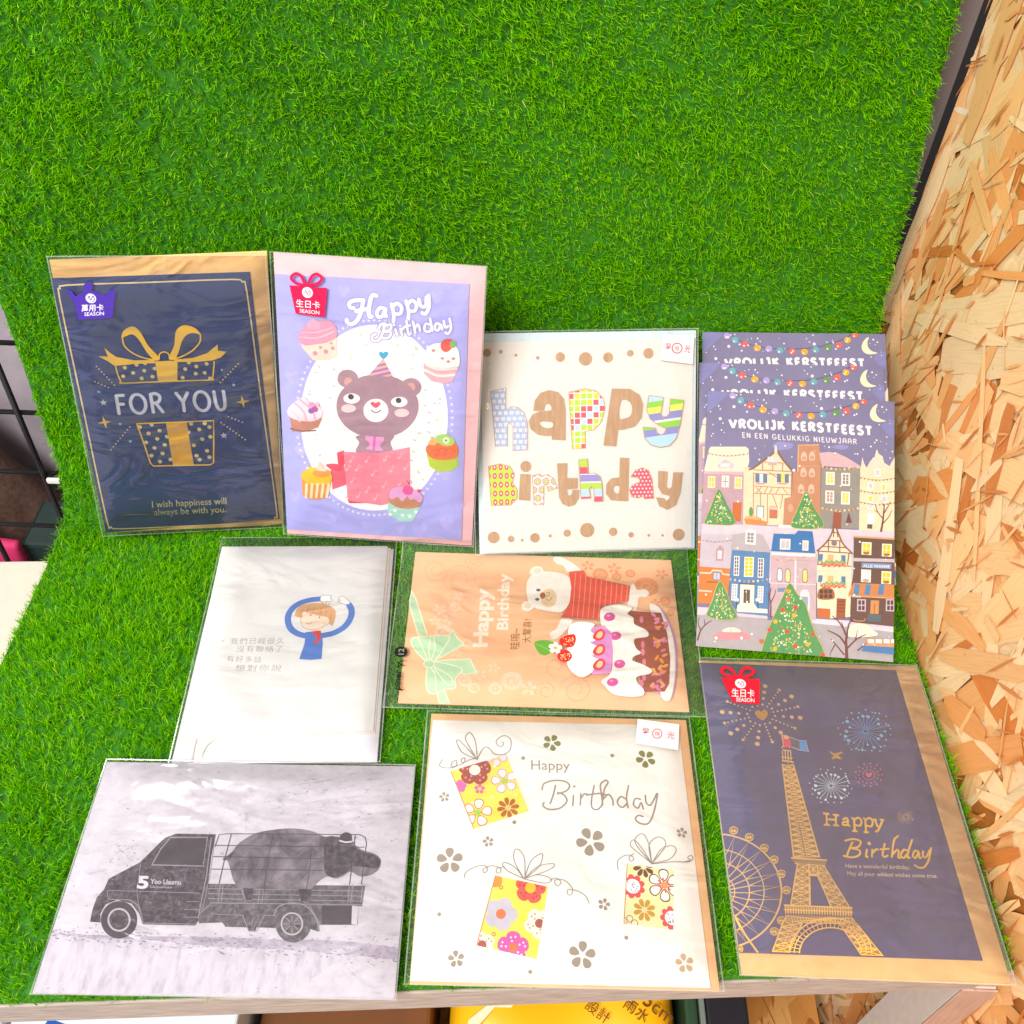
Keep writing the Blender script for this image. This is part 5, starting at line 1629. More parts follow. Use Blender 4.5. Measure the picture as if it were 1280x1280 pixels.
A.stroke([(834, 372), (770, 380), (710, 402), (672, 440), (662, 485), (680, 530), (725, 557), (785, 567)], 33, BL)
A.stroke([(840, 562), (900, 548), (955, 515), (985, 470), (990, 430), (975, 398)], 33, BL)
A.poly([(752, 545), (790, 540), (838, 548), (842, 600), (836, 682), (780, 688), (720, 684), (735, 640), (748, 600)], BL)
for hd in ([(832, 360), (858, 354), (886, 356), (880, 368), (890, 382), (868, 386), (832, 388)], [(922, 372), (940, 358), (962, 370), (982, 392), (966, 402), (938, 396), (922, 386), (934, 380)]):
    A.blob(hd, '#fdfaf6', n=3); A.stroke(hd, 3, LN, closed=True, n=3)
A.ell(800, 478, 74, 55, '#f6e0cc', n=32)
A.stroke([(734, 455), (728, 490), (745, 520), (795, 533), (845, 515), (868, 485)], 3, '#c7a590')
A.blob([(700, 445), (720, 412), (780, 396), (850, 398), (900, 425), (908, 460), (892, 510), (876, 500), (868, 470), (830, 462), (775, 448), (745, 440), (735, 470), (700, 462)], '#dcab7c', n=4)
for x, y in ((740, 425), (770, 415), (800, 415), (835, 420), (862, 430), (885, 450)):
    A.stroke([(x, y), (x - 12 + (x - 790) * .1, y + 32)], 3, '#b98a60', False)
A.stroke([(845, 400), (835, 385)], 3, LN, False); A.stroke([(858, 400), (860, 384)], 3, LN, False); A.stroke([(870, 402), (880, 394)], 3, LN, False)
A.ell(862, 497, 12, 13, '#f6e0cc'); A.ell(748, 452, 12, 10, '#f6e0cc'); A.stroke([(852, 500), (866, 508), (874, 494)], 2.5, '#c7a590')
A.dot(779, 456, 4.5, '#54484a', n=8); A.dot(825, 468, 4.5, '#54484a', n=8)
A.stroke([(757, 498), (772, 503), (784, 495)], 3, '#9a5a50')
A.part('red_scarf', sheet)
A.poly([(785, 545), (800, 538), (832, 536), (833, 552), (830, 580), (808, 608), (795, 602), (810, 575), (806, 556), (792, 560)], '#e0473f')
A.part('handwriting', sheet)
PEN = paper('#a79da0')
A.stroke([(323, 584), (327, 594), (334, 583)], 3, PEN, smooth=False)
for line, p0, p1, h in (('我們已經很久', (366, 604), (641, 602), 25), ('沒有聯絡了', (397, 645), (637, 643), 25), ('有好多話', (347, 695), (527, 700), 25), ('想對你說', (389, 744), (630, 744), 27)):
    A.text(line, p0, p1, (-1, -h), PEN, -0.006, 0.15, 1.25)
for x in (646, 658, 671):
    A.dot(x, 734, 2.2, PEN, n=8)
A.sleeve([(322, 36), (1228, 72), (1136, 1212), (46, 1230)], 0.0028, 4, 0.0008)
A.bake()

# ---------------- orange card with a white bear and a layer cake
A = Card('cake', 'greeting_card', 'orange Happy Birthday card lying sideways with a white bear, a cake and a mint bow')
A.view(480, 670, 3.2)
sheet, _ = A.slab('card_sheet', [(127, 65), (1145, 98), (1225, 707), (55, 668)], -0.0004, 0.0006, mottle('apricot_card', [(0.3, '#f9c193'), (0.7, '#fbca9f')], 20, 3), bevel=0.0002)
A.part('flower_print', sheet)
PK, DK = '#f7d3b4', '#ef9f74'


def leafy(x, y, r, c, n=5, rot=0.0):
    A.flower(x, y, r, c, n, rot, 0.24, start=0.18)


for x, y, r in ((222, 296, 30), (205, 342, 26), (262, 335, 28), (300, 245, 22), (440, 530, 26), (385, 558, 26), (580, 612, 36), (290, 470, 28)):
    leafy(x, y, r, PK, 5, x * .1)
for x, y, r in ((285, 285, 22), (235, 385, 34), (360, 610, 24), (445, 612, 28), (512, 582, 44), (322, 580, 30), (330, 430, 20), (280, 440, 22)):
    A.dot(x, y, r, PK, n=14)
    A.stroke([(x + r * .55 * math.cos(t) * (1 - t / 12), y + r * .45 * math.sin(t) * (1 - t / 12)) for t in (i * .6 for i in range(14))], 4, '#f2b98c')
for x, y, r in ((815, 122, 26), (920, 132, 28), (1110, 155, 26), (1000, 240, 24), (1085, 270, 20)):
    leafy(x, y, r, DK, 5, x * .13)
for x, y, r in ((865, 155, 32), (985, 152, 20), (1050, 205, 48), (1125, 262, 22), (930, 165, 20), (1145, 310, 16)):
    A.dot(x, y, r, DK, n=14)
    A.stroke([(x + r * .6 * math.cos(t) * (1 - t / 12), y + r * .5 * math.sin(t) * (1 - t / 12)) for t in (i * .6 for i in range(14))], 4.5, '#f6bd88')
spi = lambda cx, cy, r, t0, turns, d=1: [(cx + r * (1 - .72 * k / 30) * math.cos(t0 + d * turns * 6.28 * k / 30), cy + .92 * r * (1 - .72 * k / 30) * math.sin(t0 + d * turns * 6.28 * k / 30)) for k in range(31)]
for args in ((208, 138, 52, 0.5, 1.6), (310, 180, 72, 2.9, 1.7), (355, 100, 38, .2, 1.5), (648, 622, 42, 3.0, 1.5), (768, 620, 66, 3.6, 1.6), (690, 525, 45, 1.8, .9)):
    A.dash(spi(*args), 2.6, 11, '#e8836a' if args[0] > 500 else '#e9a070', False)
A.part('bow', sheet)
MINT, EDGE = paper('#bfe2bb'), paper('#f2f3d6')


def mint(pts, smooth=True):
    q = catmull(pts, True, 4) if smooth else pts
    A.poly(q, MINT); A.stroke(q, 5, EDGE, smooth=False, closed=True)


mint([(112, 222), (128, 255), (172, 395), (138, 400), (102, 280), (104, 255)], False)
mint([(212, 630), (242, 622), (262, 672), (222, 670)], False)
mint([(230, 420), (255, 405), (276, 380), (292, 408), (320, 435), (260, 470), (200, 505)], False)
mint([(200, 505), (260, 498), (345, 495), (372, 552), (320, 555), (240, 530)], False)
mint([(180, 510), (140, 478), (112, 440), (108, 418), (122, 408), (165, 405), (200, 402), (262, 406), (240, 450), (205, 500)])
mint([(180, 510), (230, 510), (300, 528), (310, 545), (285, 575), (285, 610), (240, 618), (210, 632), (180, 630), (168, 590), (172, 540)])
for pts in ([(175, 505), (155, 450), (135, 410)], [(182, 503), (180, 450), (188, 405)], [(188, 503), (204, 450), (198, 405)], [(185, 525), (205, 560), (210, 620)], [(190, 520), (260, 560), (275, 590), (250, 595), (200, 530)]):
    A.stroke(pts, 5, EDGE)
A.ell(180, 514, 21, 16, MINT); A.stroke([(180 + 21 * math.cos(t), 514 + 16 * math.sin(t)) for t in (6.28 * i / 12 for i in range(12))], 4.5, EDGE, closed=True)
A.part('lettering', sheet)
A.text('Happy', (412, 446), (424, 212), (-56, 0), '#fdf3e4', 0.035)
A.text('Birthday', (495, 378), (502, 152), (-44, 0), '#fdf3e4', 0.030)
A.text('哇嗚~', (538, 455), (542, 372), (-30, 0), '#a8702c', 0.008)
A.text('大驚喜!', (584, 430), (588, 335), (-26, 0), '#a8702c', 0.008)
A.part('bear', sheet)
WB = paper('#fdf7ef')
R1 = .0007
A.blob([(676, 95), (690, 88), (715, 92), (760, 118), (790, 148), (740, 150), (718, 122), (690, 112)], WB, raised=R1)
A.blob([(975, 290), (985, 205), (1000, 198), (1012, 220), (1045, 218), (1060, 235), (1045, 248), (1020, 250), (1008, 300)], WB, raised=R1)
A.blob([(712, 335), (755, 342), (725, 385), (690, 415), (668, 410), (664, 392), (690, 375)], WB, raised=R1)
A.blob([(583, 145), (600, 128), (625, 128), (638, 148), (618, 165), (590, 160)], WB, raised=R1)
A.blob([(550, 285), (560, 268), (590, 270), (598, 290), (580, 304), (556, 300)], WB, raised=R1)
A.blob([(570, 200), (590, 165), (630, 150), (700, 155), (745, 180), (748, 250), (725, 300), (690, 312), (600, 292), (574, 260)], WB, raised=R1)
A.ell(612, 145, 14, 10, '#f3e4cc'); A.ell(572, 287, 12, 9, '#f3e4cc')
A.ell(658, 256, 32, 38, '#f0d5ac'); A.ell(634, 246, 11, 13, '#b5633a')
for y in (224, 261):
    A.ell(617 - (y - 224) * .12, y, 9, 6, '#6b6262', n=12)
A.stroke([(648, 236), (660, 232), (658, 246), (645, 250)], 2.5, '#a5764e'); A.stroke([(645, 258), (660, 266), (672, 252)], 2.5, '#a5764e')
A.part('striped_jumper', sheet)
RED = paper('#ea5640')
shirt = [(738, 152), (796, 146), (806, 170), (982, 208), (975, 268), (870, 290), (862, 342), (705, 336), (740, 285), (748, 215)]
A.poly(shirt, RED, raised=R1 * .6)
for k in range(11):
    x = 762 + k * 21
    A.stroke([(x + 4, 140), (x - 3, 250), (x - 12, 350)], 4, '#f39a80', True, clip=[(744, 151), (977, 207), (971, 268), (862, 341), (710, 335)], n=3)
A.part('cake', sheet)
A.blob([(1062, 290), (1085, 282), (1120, 310), (1160, 400), (1172, 500), (1165, 600), (1145, 662), (1110, 650), (1095, 630), (1130, 560), (1120, 420), (1090, 330)], '#c79ac6', raised=R1 * .8)
A.blob([(1060, 292), (1080, 283), (1110, 310), (1150, 400), (1163, 500), (1158, 600), (1140, 665), (1110, 655), (1100, 600), (1090, 400)], WB, raised=R1 * .5)
A.poly([(975, 310), (1105, 318), (1130, 400), (1142, 500), (1138, 600), (1120, 632), (1035, 636), (1000, 500)], '#a8553f', raised=R1 * .6)
rr = random.Random(5)
for _ in range(34):
    x, y = rr.uniform(1068, 1125), rr.uniform(325, 622); a = rr.uniform(-1, 1)
    A.ell(x, y, 13, 6, rr.choice(['#ef9a2c', '#f09ab8', '#f2b56a', '#e985a8']), a, 10)
for y in (345, 445, 475, 515, 575, 600):
    A.ell(1028 + (y % 3) * 5, y, 8, 15, '#e98aa0', n=10)
A.blob([(862, 320), (875, 298), (920, 288), (975, 290), (992, 302), (972, 322), (995, 340), (1000, 365), (1040, 385), (1055, 400), (1050, 415), (1000, 425), (1005, 460), (1025, 480), (1000, 492), (992, 510), (1030, 525), (1065, 545), (1062, 562), (1010, 575), (1012, 600), (1035, 625), (1030, 650), (960, 652), (910, 640), (880, 610), (868, 590), (905, 560), (912, 480), (900, 400), (868, 370)], WB, raised=R1 * .6)
for x, y in ((900, 336), (924, 412), (940, 524), (912, 597)):
    A.ell(x, y, 23, 17, '#e05aa6', -.1, 16); A.ell(x - 4, y - 5, 8, 5, '#f0a0cf', 0, 10)
A.poly([(810, 380), (880, 372), (908, 400), (914, 480), (905, 562), (832, 566), (820, 520)], '#e9a0dc', raised=.0001)
A.blob([(738, 380), (760, 362), (800, 358), (840, 368), (825, 388), (832, 402), (860, 410), (845, 430), (822, 440), (850, 455), (865, 468), (845, 485), (830, 495), (862, 510), (868, 525), (840, 540), (828, 560), (790, 578), (755, 560), (735, 535), (728, 500), (735, 440)], WB, raised=R1 * .5)
for y in (410, 470, 528):
    A.blob([(832, y + 10), (845, y - 14), (868, y - 24), (882, y - 8), (872, y + 16), (850, y + 22)], '#d9453a', n=3)
    A.blob([(846, y + 6), (856, y - 12), (872, y - 12), (870, y + 6), (856, y + 14)], '#f6b79a', n=3)
A.blob([(735, 410), (760, 408), (766, 430), (755, 455), (730, 460), (704, 448), (702, 425)], '#e2291f', n=3)
A.blob([(700, 475), (730, 470), (750, 490), (742, 512), (715, 518), (692, 502)], '#e2291f', n=3)
for _ in range(26):
    x, y = rr.uniform(712, 758), rr.uniform(416, 450)
    A.dot(x, y, 2.2, '#f9d9a0', n=6); A.dot(rr.uniform(704, 742), rr.uniform(480, 510), 2.2, '#f9d9a0', n=6)
A.blob([(600, 432), (622, 420), (660, 420), (688, 438), (665, 470), (640, 480), (618, 468)], '#6fbf2c', n=3)
A.stroke([(605, 433), (640, 448), (668, 466)], 3, '#a5dc6a')
A.flower(684, 462, 28, WB, 5, .2, .34, .28, '#e9a92c', start=.05)
A.sleeve(None, 0.0034, 5, 0.0013, flap=(0.040, 0.0100), rects=(-0.0962, -0.0635, 0.0980, 0.0780), haze=0.03)
A.part('pen_marks', A.sleeve_o)
INK = paper('#15131a', 0.4)
A.text('piner', (66, 634), (70, 548), (-26, 0), INK, 0.03, .2)
A.stroke([(52, 540), (72, 528)], 5, INK); A.stroke([(60, 545), (62, 520), (82, 512)], 4.5, INK); A.stroke([(56, 520), (80, 535)], 4, INK)
A.ell(69, 478, 26, 21, INK)
A.text('12', (81, 489), (82, 465), (-22, 0), '#8d9a74', 0.01)
A.bake()

# ---------------- grey photo postcard: truck carrying a hippo
A = Card('truck', 'postcard', 'grey photo postcard of a small truck carrying a hippo in a bowler hat, front left', 'postcard')
A.view(30, 930, 2.56)
GR = mottle('worn_print', [(0.30, '#a79fab'), (0.40, '#c6c0ca'), (0.56, '#d1cbd4'), (0.75, '#d9d4dc')], 110, 12, (1, 1.7, 1), 0.55, 0.5, ('#a59aae', 380, 0.68))
sheet, sq = A.slab('card_sheet', [(265, 58), (1250, 72), (1185, 819), (26, 799)], -0.0004, 0.0004, GR, exact=True, bevel=0.0002)
A.part('ground_print', sheet)
A.clip = sq
GR2 = mottle('worn_print_ground', [(0.32, '#b3aab8'), (0.48, '#c9c2cd'), (0.7, '#d6d0da')], 90, 12, (2.5, 0.7, 1), 0.55, 0.3)
A.poly([(80, 612), (400, 622), (700, 640), (900, 650), (1010, 690), (850, 800), (20, 800)], GR2)
GR3 = mottle('worn_print_streak', [(0.34, '#d0c9d4'), (0.46, '#b9afbe'), (0.58, '#a398ac'), (0.68, '#cbc3cf')], 60, 8, (1, 2, 1), 0.55, 0.5)
A.blob([(90, 606), (300, 615), (560, 618), (800, 626), (1000, 630), (1195, 655), (1195, 690), (1080, 680), (920, 665), (760, 655), (620, 650), (400, 628), (200, 622)], GR3, n=3)
A.poly([(850, 800), (1020, 690), (1190, 700), (1190, 815)], GR)
A.part('speck_print', sheet)
rr = random.Random(17)
for _ in range(420):
    u = rr.random(); x = 90 + 1100 * u; y = 612 + 60 * u + rr.gauss(0, 12 + 10 * u)
    A.ell(x, y, rr.uniform(2, 9), rr.uniform(1, 3), rr.choice(['#a89dae', '#9388a0', '#bcb2c0']), rr.uniform(-.2, .3), 6)
for _ in range(330):
    x, y = rr.choice([(rr.uniform(820, 1240), rr.uniform(80, 400)), (rr.uniform(60, 1230), rr.uniform(70, 800)), (rr.gauss(340, 40), rr.gauss(345, 20))])
    r = rr.uniform(0.8, 3.2)
    A.ell(x, y, r * rr.uniform(1, 2.2), r * .8, rr.choice(['#a89dae', '#9b90a4', '#c4bbc8']), rr.uniform(-.4, .4), 5)
for _ in range(26):
    x, y = rr.uniform(850, 1150), rr.uniform(100, 260); l = rr.uniform(10, 60)
    A.stroke([(x, y), (x + l, y - l * .18)], 1.2, '#aaa0b0', False)
A.clip = None
A.part('truck', sheet)
TK = mottle('truck_print', [(0.34, '#30262d'), (0.46, '#483d47'), (0.56, '#5c525b'), (0.70, '#7c737e')], 330, 9, (1, 1, 1), 0.5, 0.9)
TK2 = mottle('truck_bed_print', [(0.34, '#443d42'), (0.5, '#60595e'), (0.68, '#837c83')], 330, 9, (1, 1, 1), 0.5, 0.6)
DKT = mottle('truck_dark_print', [(0.3, '#3c343b'), (0.6, '#4f464e'), (0.8, '#665c66')], 70, 8)
LNT = paper('#958d97')
A.poly([(212, 570), (220, 530), (235, 490), (256, 468), (272, 432), (372, 380), (450, 302), (488, 288), (615, 290), (600, 360), (590, 445), (585, 560), (558, 568), (548, 582), (380, 578), (370, 545), (345, 512), (300, 500), (262, 515), (245, 545), (246, 572)], TK)
A.poly([(583, 448), (1092, 455), (1082, 520), (1070, 520), (1068, 580), (945, 580), (942, 602), (915, 592), (910, 560), (820, 560), (805, 590), (745, 588), (740, 602), (722, 600), (712, 588), (645, 586), (635, 572), (560, 575), (560, 560)], TK2)
A.poly([(955, 520), (1050, 520), (1048, 578), (952, 578)], DKT); A.poly([(1050, 518), (1070, 520), (1066, 580), (1048, 578)], '#cfc8d2')
A.poly([(414, 384), (440, 340), (472, 304), (582, 304), (570, 387)], DKT)
for pts, w in (([(410, 388), (438, 338), (470, 300), (588, 300), (574, 392), (410, 388)], 4), ([(374, 384), (362, 470), (370, 540)], 2), ([(270, 470), (560, 478)], 2), ([(268, 472), (270, 498), (340, 500), (370, 520), (382, 575)], 2.5),
               ([(600, 300), (585, 420), (565, 520), (558, 560)], 3.5), ([(612, 300), (596, 420), (572, 530)], 2), ([(520, 505), (560, 506)], 2), ([(512, 530), (560, 532)], 2), ([(510, 555), (556, 556)], 2), ([(380, 574), (548, 578)], 2.5),
               ([(560, 548), (600, 510), (1082, 516)], 3), ([(700, 550), (720, 600), (745, 600), (770, 548)], 3), ([(735, 555), (728, 580), (735, 596), (742, 570)], 2), ([(600, 545), (705, 550)], 2), ([(768, 550), (810, 550)], 2)):
    A.stroke(pts, w, LNT, smooth=False)
for y in (468, 484, 500):
    A.stroke([(590, y - 4), (1088, y + 4)], 2.5, LNT, False)
for x in (622, 632, 750, 762, 1036, 1046, 1078):
    A.stroke([(x + 6, 450), (x, 510)], 2.5, LNT, False)
A.stroke([(800, 552), (815, 522), (860, 510), (905, 522), (935, 560), (945, 600)], 4, LNT); A.stroke([(915, 520), (948, 580)], 3, LNT)
A.part('wheel', sheet)
A.ell(305, 564, 58, 60, DKT, n=36); A.ell(305, 564, 37, 38, '#bdb4be', n=30); A.ell(305, 564, 31, 32, TK, n=30); A.ell(305, 564, 14, 15, DKT, n=20)
A.part('wheel', sheet)
A.ell(862, 577, 57, 60, TK2, n=36); A.ell(858, 577, 36, 37, '#bdb4be', n=30); A.ell(858, 577, 31, 32, TK2, n=30)
for k in range(8):
    t = k * .785; A.stroke([(858 + 8 * math.cos(t), 577 + 8 * math.sin(t)), (858 + 28 * math.cos(t), 577 + 28 * math.sin(t))], 3, LNT, False)
A.part('hippo', sheet)
HP = mottle('hippo_print', [(0.34, '#483d48'), (0.46, '#6a606b'), (0.56, '#827883'), (0.70, '#958b95')], 70, 9, (1, 1, 1), 0.5, 0.7)
A.blob([(640, 368), (665, 348), (690, 318), (740, 288), (800, 276), (860, 272), (920, 280), (960, 298), (990, 296), (1015, 312), (1050, 318), (1080, 340), (1120, 352), (1142, 372), (1135, 402), (1110, 420), (1075, 425), (1045, 410), (1020, 425), (995, 432), (970, 425), (940, 445), (920, 470), (918, 505), (890, 505), (880, 470), (830, 468), (740, 465), (732, 502), (705, 500), (695, 470), (672, 440), (660, 400), (652, 376)], HP, n=4)
HP2 = mottle('hippo_dark_print', [(0.34, '#30272f'), (0.5, '#4e444d'), (0.68, '#706670')], 300, 8)
A.blob([(965, 310), (1000, 298), (1040, 318), (1080, 345), (1120, 356), (1140, 375), (1130, 400), (1090, 395), (1050, 395), (1030, 415), (990, 428), (965, 415), (960, 370)], HP2, n=4)
A.poly([(700, 462), (735, 464), (730, 500), (712, 502)], HP2); A.poly([(878, 465), (920, 466), (918, 506), (888, 505)], HP2)
A.stroke([(640, 370), (655, 366), (668, 350)], 9, HP2)
A.part('bowler_hat', sheet)
A.blob([(1012, 312), (1012, 295), (1030, 284), (1048, 292), (1050, 314), (1062, 318), (1030, 322), (1005, 314)], '#453c42', n=3); A.stroke([(1010, 311), (1030, 316), (1050, 314)], 5, '#d9d2d8')
A.part('cage', sheet)
CG = paper('#4d4450')
for pts in ([(612, 330), (625, 292), (650, 289), (860, 290), (1075, 292), (1092, 300), (1096, 320), (1080, 450)], [(612, 326), (1090, 332)], [(606, 362), (1000, 370)], [(598, 402), (960, 406)], [(664, 290), (640, 380), (625, 448)], [(798, 290), (780, 380), (768, 470)], [(922, 330), (915, 400), (904, 470)], [(1060, 292), (1052, 370), (1042, 450)]):
    A.stroke(pts, 2.4, CG, smooth=False)
A.part('lettering', sheet)
A.text('5', (362, 462), (398, 463), (4, -38), '#d9d3dc', 0.04)
A.text('Yoo Uaumu', (404, 448), (502, 451), (2, -15), '#bdb5c0', 0.03); A.text('Uanuanuao', (404, 461), (475, 463), (1, -7), '#a79eaa', 0.02)
A.sleeve([(262, 52), (1256, 66), (1189, 824), (22, 804)], 0.0020, 6, 0.0009)
A.bake()

# ---------------- square white card with three patterned presents
A = Card('flower', 'greeting_card', 'square white Happy Birthday card with three flower-patterned presents and silver flowers, front middle')
A.view(490, 870, 2.977)
env, _ = A.slab('envelope', [(148, 65), (1090, 88), (1225, 1090), (62, 1080)], -0.0012, 0.0, mottle('apricot_paper', [(0.3, '#f3bf8a'), (0.7, '#f7ca98')], 80, 3), bevel=0.0003)
sheet, _ = A.slab('card_sheet', [(152, 92), (1065, 113), (1185, 1088), (68, 1062)], 0.0002, 0.0010, mottle('pearl_card', [(0.3, '#f2ede6'), (0.7, '#f7f3ed')], 300, 3, (1, .3, 1)), exact=True, bevel=0.0002)
SV = foil('#a5988a', 0.4, 0.45); SV2 = foil('#8a8a55', 0.4, 0.45); SV3 = foil('#cdb08f', 0.4, 0.45)
LINE = paper('#8f8580')
for x, y, r, m, n in ((594, 177, 34, SV2, 5), (943, 237, 37, SV2, 5), (215, 615, 50, SV, 5), (739, 545, 55, SV, 5), (707, 967, 51, SV, 5), (195, 379, 20, SV, 5), (358, 545, 21, SV, 5), (239, 981, 31, SV, 5), (788, 778, 23, SV, 5), (1077, 512, 20, SV, 5), (1088, 997, 35, SV3, 5)):
    A.part('silver_flower', sheet)
    A.flower(x, y, r, m, n, x * .37, .30)
for x, y in ((488, 234), (819, 225), (455, 473), (176, 815), (871, 902), (514, 1029)):
    A.dot(x, y, 8, SV, n=10)
A.part('lettering', sheet)
A.text('Happy', (518, 277), (662, 279), (-1, -36), foil('#a29588', 0.4, 0.4), 0.004)


def pen(strokes, w, m=None):
    for s in strokes:
        A.stroke(s, w, m or foil('#a29588', 0.4, 0.4), n=7)


pen([[(558, 352), (565, 330), (600, 318), (640, 320), (660, 335), (650, 355), (615, 368)], [(615, 362), (640, 372), (650, 395), (625, 420), (585, 425), (562, 412), (566, 398)], [(608, 335), (600, 370), (588, 405)],
     [(675, 372), (672, 412)], [(702, 365), (700, 410)], [(702, 385), (715, 368), (730, 370)], [(752, 335), (742, 390), (745, 420), (765, 425), (785, 405)], [(722, 372), (770, 366), (800, 372)], [(795, 315), (775, 335), (782, 390), (780, 412)], [(795, 315), (803, 325), (790, 350), (782, 392)], [(782, 390), (805, 370), (820, 390), (822, 410)],
     [(880, 335), (872, 380), (878, 420)], [(872, 388), (850, 378), (838, 400), (855, 418), (876, 402)], [(925, 388), (905, 385), (898, 408), (915, 420), (926, 400), (935, 425)], [(942, 372), (945, 400), (962, 408), (985, 365)], [(988, 365), (975, 430), (955, 475), (925, 478), (905, 462), (915, 448), (935, 452)]], 6.5)
A.dot(678, 340, 5, SV, n=8)


def present(name, outline, ground, draw, loops):
    A.part(name, sheet)
    A.poly(outline, ground, raised=.0003)
    draw(outline)
    A.stroke([outline[0], outline[3]], 3, '#c9824a', False)
    A.part('ribbon_bow', sheet)
    for s in loops:
        A.stroke(s, 2.6, LINE, n=6)


def scal(x, y, r, m, dots, cm, clip, rot=0.3, n=5, w=.42, cr=.34, edge=None):
    A.flower(x, y, r, m, n, rot, w, cr, None, start=0.0, clip=clip, edge=edge)
    A.dot(x, y, r * .5, m, clip=clip)
    if dots:
        for i in range(n):
            for k, q in ((.45, 0.16), (.75, -.18), (.72, .2)):
                a = rot + 6.283 * i / n + q
                c = (x + r * k * math.cos(a), y - r * k * math.sin(a) * .9)
                A.dot(c[0], c[1], r * .07, dots, n=8, clip=clip)
    A.dot(x, y, r * cr, cm, clip=clip)


def d1(c):
    scal(308, 280, 62, '#a8503f', '#e29aa0', '#fdf3e6', c, .3)
    A.flower(388, 228, 42, '#e2dcec', 5, 1.0, .36, clip=c, edge='#d79aa8'); A.flower(418, 320, 50, '#fdf5f0', 5, .6, .33, .22, '#a9d63c', clip=c, edge='#d98ac2')
    A.flower(318, 438, 56, '#fdf5f0', 5, .2, .33, .22, '#a9d63c', clip=c, edge='#d07a6a'); A.flower(432, 420, 42, '#b5662c', 8, .2, .2, .2, '#f3c9a0', clip=c)
    scal(252, 340, 26, '#e070b8', None, '#e070b8', c); A.flower(326, 350, 20, '#d96ab0', 5, .3, .36, .34, '#f4d23c', clip=c)
    for x, y in ((372, 382), (382, 266), (460, 372), (345, 500), (300, 400)):
        A.dot(x, y, 7, '#fbf0b0', n=8, clip=c)


present('present', [(219, 284), (424, 222), (508, 432), (304, 498)], mottle('yellow_print_paper', [(0.3, '#f4de48'), (0.7, '#f9e766')], 80, 3), d1,
        [[(188, 240), (177, 262), (195, 272), (235, 268), (240, 245), (225, 250), (222, 268), (265, 255), (270, 235), (258, 240), (262, 252), (295, 240), (318, 238)],
         [(316, 240), (262, 215), (240, 175), (250, 170), (285, 205), (314, 238)], [(314, 238), (275, 170), (278, 148), (292, 142), (310, 175), (318, 242)],
         [(318, 238), (335, 205), (355, 195), (385, 222), (420, 220), (440, 200), (440, 165), (415, 152), (388, 170), (392, 188), (408, 192), (415, 180), (405, 176)]])


def d2(c):
    scal(515, 718, 58, '#e2594f', '#b9382f', '#f3c417', c, .1); A.dot(385, 690, 26, '#f09a3c', clip=c)
    scal(405, 815, 62, '#c9c6d6', None, '#ea7a44', c, 1.2, cr=.3)
    scal(450, 940, 60, '#d65aae', '#f8e4f0', '#ea7a44', c, 1.55, cr=.28)
    scal(548, 850, 56, '#fbeee0', '#d98a78', '#a8564a', c, .9, cr=.3); scal(335, 930, 50, '#fbeee0', '#d98a78', '#a8564a', c, .6)
    for x, y in ((406, 716), (378, 890)):
        A.dot(x, y, 8, '#e2704c', n=10, clip=c); A.dot(x, y, 4.5, '#f6e04c', n=8, clip=c)


present('present', [(385, 672), (580, 714), (538, 982), (315, 932)], mottle('yellow_print_paper', [(0.3, '#f4de48'), (0.7, '#f9e766')], 80, 3), d2,
        [[(268, 682), (275, 660), (310, 640), (345, 635), (355, 652), (342, 662), (340, 648), (370, 636), (402, 645), (402, 662), (388, 660), (392, 645), (420, 640)],
         [(490, 684), (430, 655), (410, 630), (425, 625), (460, 645), (490, 684)], [(490, 684), (455, 620), (455, 580), (472, 577), (492, 610), (494, 684)], [(492, 684), (515, 620), (550, 592), (560, 600), (545, 640), (494, 684)], [(492, 684), (540, 640), (595, 628), (602, 638), (575, 655), (492, 684)], [(492, 684), (540, 670), (585, 680), (590, 695), (560, 700), (492, 686)],
         [(585, 690), (612, 682), (628, 700), (612, 710), (605, 690), (640, 690), (670, 720), (665, 745), (652, 740), (655, 725), (690, 730), (720, 750), (733, 778)]])


def d3(c):
    A.flower(935, 640, 40, '#6b4634', 8, .2, .2, clip=c); scal(895, 712, 46, '#dc4f52', None, '#f6f0f4', c, .3, 9, .25, .6)
    A.flower(1012, 708, 62, '#fdf6ee', 6, .5, .3, .18, '#ea9a6a', clip=c, edge='#5c443a'); A.flower(1012, 708, 30, '#e2605a', 8, .1, .1, .2, '#f0b36a', clip=c)
    A.flower(938, 800, 42, '#c79a2c', 8, .3, .2, .18, '#f3d9b0', clip=c); scal(1040, 830, 44, '#dc4f52', None, '#f6f0f4', c, .3, 9, .25, .6)
    A.flower(880, 855, 36, '#f4e3b8', 6, .3, .33, clip=c, edge='#7a5c46')
    rr = random.Random(2)
    for cx, cy in ((895, 712), (1034, 830)):
        for _ in range(14):
            A.dot(cx + rr.uniform(-20, 20), cy + rr.uniform(-18, 18), 2.4, '#6a6a8a', n=6, clip=c)


